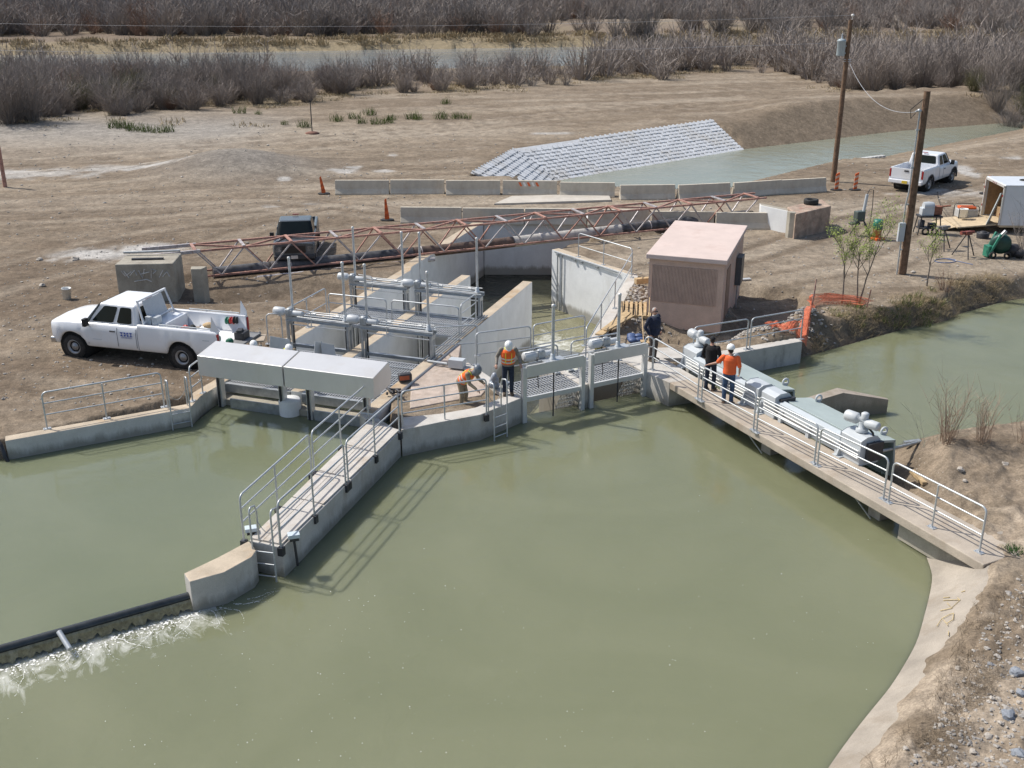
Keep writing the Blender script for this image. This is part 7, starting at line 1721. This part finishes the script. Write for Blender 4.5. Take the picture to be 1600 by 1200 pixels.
tripod('tripod vise stand with a reddish head in front of the ramp',1507,401,1.0,mat('red_brown_machine',(.22,.06,.045),.6,var=.3,scale=9))
tripod('tripod stand partly behind the small leafing tree',1470,390,.95,mat('grey_machine',(.20,.19,.19),.6,var=.3,scale=9))
def compressor():
    p=PG(1448,365); r=thing('pipe_threader','grey and rust pipe threading machine on a wheeled stand','threading machine',p)
    for x,y in((-.45,-.25),(.45,-.25),(-.45,.25),(.45,.25)): m=MB(); m.tube(p+V(x*1.25,y*1.2,0),p+V(x,y,.85),.028,6); m.build('leg',DARK,r)
    m=MB(); m.box(p+V(0,0,.88),(1.1,.6,.07)); m.box(p+V(0,0,.3),(1.0,.5,.05)); m.build('shelf',DARK,r)
    m=MB(); m.box(p+V(-.15,0,1.1),(.6,.42,.38)); m.lathe([(.2,-.25),(.22,0),(.2,.25),(.01,.25)],p+V(-.1,0,1.35),(1,0,0),12); m.build('machine_body',GREYP,r,bevel=.04)
    m=MB(); m.box(p+V(.35,.05,1.15),(.4,.4,.4)); m.tube(p+V(.3,0,1.3),p+V(.9,-.2,1.42),.05,8); m.build('chuck',mat('rust_red_machine',(.25,.10,.06),.7,var=.3,scale=8),r,bevel=.03)
    for x in (-.2,.25): m=MB(); tyre_ring(m,p+V(x,-.3,.18),.18,.1,(0,1,0)); m.build('wheel',BLACK,r)
    m=MB(); m.lathe([(.16,0),(.16,.3),(.05,.34)],p+V(-.3,.1,.33),n=12); m.box(p+V(.2,0,.42),(.35,.3,.2)); m.build('stored_tool',DARK,r)
compressor()
def generator():
    p=PG(1507,349); r=thing('generator','portable generator with an orange top beside the trailer ramp','generator',p)
    m=MB(); m.box(p+V(0,0,.55),(.95,.62,.42)); m.build('casing',mat('generator_grey',(.45,.45,.44),.5),r,bevel=.03)
    m=MB(); m.box(p+V(0,0,.82),(.8,.5,.12)); m.build('fuel_tank',ORANGE,r,bevel=.03)
    m=MB(); m.box(p+V(0,0,.28),(.8,.5,.2)); m.build('engine',DARK,r,bevel=.03)
    for y in(-.34,.34): m=MB(); m.path([p+V(-.5,y,.1),p+V(-.5,y,.85),p+V(-.42,y,.95),p+V(.42,y,.95),p+V(.5,y,.85),p+V(.5,y,.1)],.022,6); m.build('frame_tube',DARK,r)
    for x in(-.35,.35): m=MB(); tyre_ring(m,p+V(x,-.36,.14),.14,.08,(0,1,0)); m.build('wheel',BLACK,r)
generator()
WPL=mat('white_plastic',(.74,.74,.71),.45,var=.05,scale=3)
def bucket(label,p,h=.38,r0=.14,mt=WPL,tilt=0):
    r=thing('plastic_bucket',label,'bucket',p,group='white plastic buckets')
    m=MB(); m.lathe([(.01,0),(r0*.88,0),(r0,h),(r0*1.06,h),(r0*1.06,h-.04),(r0*.97,h-.04),(r0*.9,.03),(.01,.03)],p,(tilt,0,1),18,caps=False); m.build('pail',mt,r)
    m=MB(); m.path([Vector(p)+V(r0*math.cos(t),-.05*math.sin(t),h-.05-.12*math.sin(t)) for t in np.linspace(0,PI,9)],.006,5); m.build('handle',GALV,r)
bucket('white bucket standing on the dirt left of the graffiti block',PG(105,467),.44,.17,tilt=.06)
pb=P(1498,352,.33); bucket('white bucket standing on the trailer ramp',V(22.6,52.35,.37),.42,.2)
def green_machine():
    p=PG(1558,402); r=thing('green_trolley_machine','green drain cleaning machine on small wheels by the trailer','machine',p,0)
    G_=mat('bright_green_machine',(.03,.20,.13),.45)
    m=MB(); m.lathe([(.1,-.2),(.42,-.18),(.46,0),(.42,.18),(.1,.2)],p+V(.05,0,.62),(.3,1,.1),18); m.build('drum',mat('dark_green_drum',(.015,.06,.045),.5),r)
    m=MB(); m.beam(p+V(-.5,-.2,.1),p+V(-.1,-.25,1.1),.12,.1); m.beam(p+V(-.5,.2,.1),p+V(-.1,.25,1.1),.1,.1); m.box(p+V(-.45,0,.3),(.25,.4,.5),.2); m.build('frame',G_,r,bevel=.02)
    m=MB(); m.beam(p+V(-.15,-.2,.95),p+V(.1,-.2,1.25),.1,.14); m.build('top_cap',WHITEP,r,bevel=.02)
    for x,y in((-.35,-.3),(.3,-.3)): m=MB(); tyre_ring(m,p+V(x,y,.16),.16,.1,(0,1,0)); m.build('wheel',BLACK,r)
    m=MB(); m.ball(p+V(.7,.1,.3),(.38,.3,.3),10,7); m.ball(p+V(.95,-.1,.2),(.3,.25,.2),9,6); m.build('cable_bundle',DARK,r)
green_machine()
def core_drill():
    p=PG(1344,368); r=thing('core_drill_stand','grey core drill on a slanting stand between the poles','drill',p)
    for a in((-.5,.1),(.55,.25),(.3,-.45)): m=MB(); m.tube(p+V(*a,0),p+V(0,0,.9),.03,6); m.build('leg',DARK,r)
    m=MB(); m.tube(p+V(0,0,.8),p+V(.1,0,2.0),.075,10); m.build('column',GREYP,r)
    m=MB(); m.box(p+V(-.15,0,.95),(.45,.35,.5),.3); m.box(p+V(-.35,0,.6),(.5,.3,.12),.3); m.build('motor',mat('green_grey_motor',(.08,.10,.09),.5),r,bevel=.04)
    m=MB(); m.path([p+V(.1,0,2.0),p+V(.2,0,2.25),p+V(.38,0,2.2),p+V(.42,0,1.4),p+V(.4,0,.5)],.02,6); m.build('hose',DARK,r)
core_drill()
p=PG(1369,374); r=thing('green_drum_machine','small green topped machine with an orange foot beside the shorter pole','machine',p)
m=MB(); m.lathe([(.01,.95),(.2,.95),(.24,.8),(.24,.55),(.01,.5)],p,n=14); m.build('cap',mat('teal_green',(.01,.17,.12),.45),r)
m=MB(); m.lathe([(.2,.5),(.22,.12),(.01,.1)],p,n=12); m.build('body',mat('orange_brown_body',(.36,.13,.04),.6),r)
m=MB(); m.box(p+V(.05,-.05,.06),(.55,.4,.12),.5); m.build('foot',ORANGE,r,bevel=.02)
m=MB(); a=PG(1460,395); m.path([PG(1477+12*math.cos(t)*1.4,408+3.2*math.sin(t))+V(0,0,.02) for t in np.linspace(0,11,40)]+[PG(1520,414)+V(0,0,.02)],.018,5); tag(m.build('blue_hose',mat('blue_hose',(.14,.19,.34),.5)),'loose blue hose on the dirt below the tripod stands','hose')
m=MB(); m.path([PG(x,y)+V(0,0,.02) for x,y in((1465,300),(1466,312),(1472,328),(1480,340),(1484,346))],.014,5); tag(m.build('power_cable',BLACK),'thin black cable running over the dirt to the generator','cable')
for k,(px,py) in enumerate(((1535,372),(1562,378))):
    p=PG(px,py); m=MB(); m.lathe([(.28,0),(.3,.25),(.28,.28),(.2,.28),(.2,.05)],p,n=14); m.ball(p+V(0,0,.22),(.22,.2,.14),8,5); tag(m.build('cable_basket',DARK),('dark basket of cables under the ramp edge','dark basket of cables right behind the green machine')[k],'basket')
# site clutter by the gates
r=thing('tool_bag','black and orange tool bag on the edge of the grating','tool bag',A(-.95,3.35,0)); c=A(-.85,3.4,.03)
m=MB(); m.box(c+V(0,0,.13),(.42,.22,.26),.3); m.build('bag',DARK,r,bevel=.05); m=MB(); m.box(c+V(0,-.115,.14),(.3,.02,.13),.3); m.build('pocket',mat('faded_orange',(.40,.11,.05),.8),r)
m=MB(); rgt=random.Random(4); c=A(-.75,2.35,.03)
for i in range(9): m.tube(c+V(rgt.uniform(-.28,.28),rgt.uniform(-.2,.2),rgt.uniform(.02,.1)),c+V(rgt.uniform(-.28,.28),rgt.uniform(-.2,.2),rgt.uniform(.02,.14)),rgt.uniform(.02,.05),7)
tag(m.build('cable_heap',DARK),'heap of black cable and clamps on the concrete edge','cables')
m=MB(); m.path([A(-1.9,3.2,-.02)+V(.28*math.cos(t)*(1+.1*math.sin(3*t)),.14*math.sin(t),.01*t/3) for t in np.linspace(0,18,70)],.014,5); tag(m.build('blue_cable',mat('blue_cable',(.12,.20,.38),.5)),'coil of blue cable lying on the right grating','cable')
c=P(778,600,.05); m=MB(); [m.ball(V(-.52+rgt.uniform(-.1,.1),29.75+rgt.uniform(-.1,.1),.1+.07*q_),(.15-.012*q_,.12,.12),7,5) for q_ in range(6)]; tag(m.build('plastic_bag',mat('blue_grey_plastic_bag',(.32,.36,.42),.35,var=.2,scale=12)),'blue grey plastic bag next to the worker in the vest','bag')
m=MB(); m.tube(A(.15,1.25,-.30),A(1.1,.95,-.31),.035,8); tag(m.build('loose_pipe',GALV),'short loose pipe on the sunken floor','pipe')
# low box beam holding the left gate motor and panel
# ================================================================ sky, sun, camera
SUN_EL=math.radians(51); SD=V(-.91,.41,0).normalized()
w_=bpy.data.worlds.new('World'); SC.world=w_; w_.use_nodes=True; nt=w_.node_tree
sky=nt.nodes.new('ShaderNodeTexSky'); sky.sky_type='NISHITA'; sky.sun_disc=False; sky.sun_elevation=SUN_EL
sky.sun_rotation=math.atan2(SD.x,SD.y); sky.air_density=1.0; sky.dust_density=2.0; sky.ozone_density=1.0
bg=nt.nodes['Background']; nt.links.new(sky.outputs['Color'],bg.inputs['Color']); bg.inputs['Strength'].default_value=.12
sl=bpy.data.lights.new('sun','SUN'); sl.energy=3.8; sl.angle=math.radians(.5); sl.color=(1,.955,.88)
so=bpy.data.objects.new('sun',sl); COL.objects.link(so)
Ld=V(SD.x*math.cos(SUN_EL),SD.y*math.cos(SUN_EL),math.sin(SUN_EL)); so.rotation_euler=Ld.to_track_quat('Z','Y').to_euler(); so.location=Ld*60
cd=bpy.data.cameras.new('camera'); cam=bpy.data.objects.new('camera',cd); COL.objects.link(cam); SC.camera=cam
cam.location=(0,0,CAMH); cam.rotation_euler=(PI/2-PITCH,0,0); cd.sensor_width=36; cd.lens=36*FPX/1600; cd.clip_end=5000; cd.clip_start=.1
SC.view_settings.view_transform='Standard'; SC.view_settings.look='None'; SC.view_settings.gamma=1; SC.view_settings.exposure=0.25
SC.cycles.max_bounces=6; SC.cycles.diffuse_bounces=3; SC.cycles.glossy_bounces=3; SC.cycles.transparent_max_bounces=6

for o_ in bpy.data.objects:
    if '_w' in o_: del o_['_w']
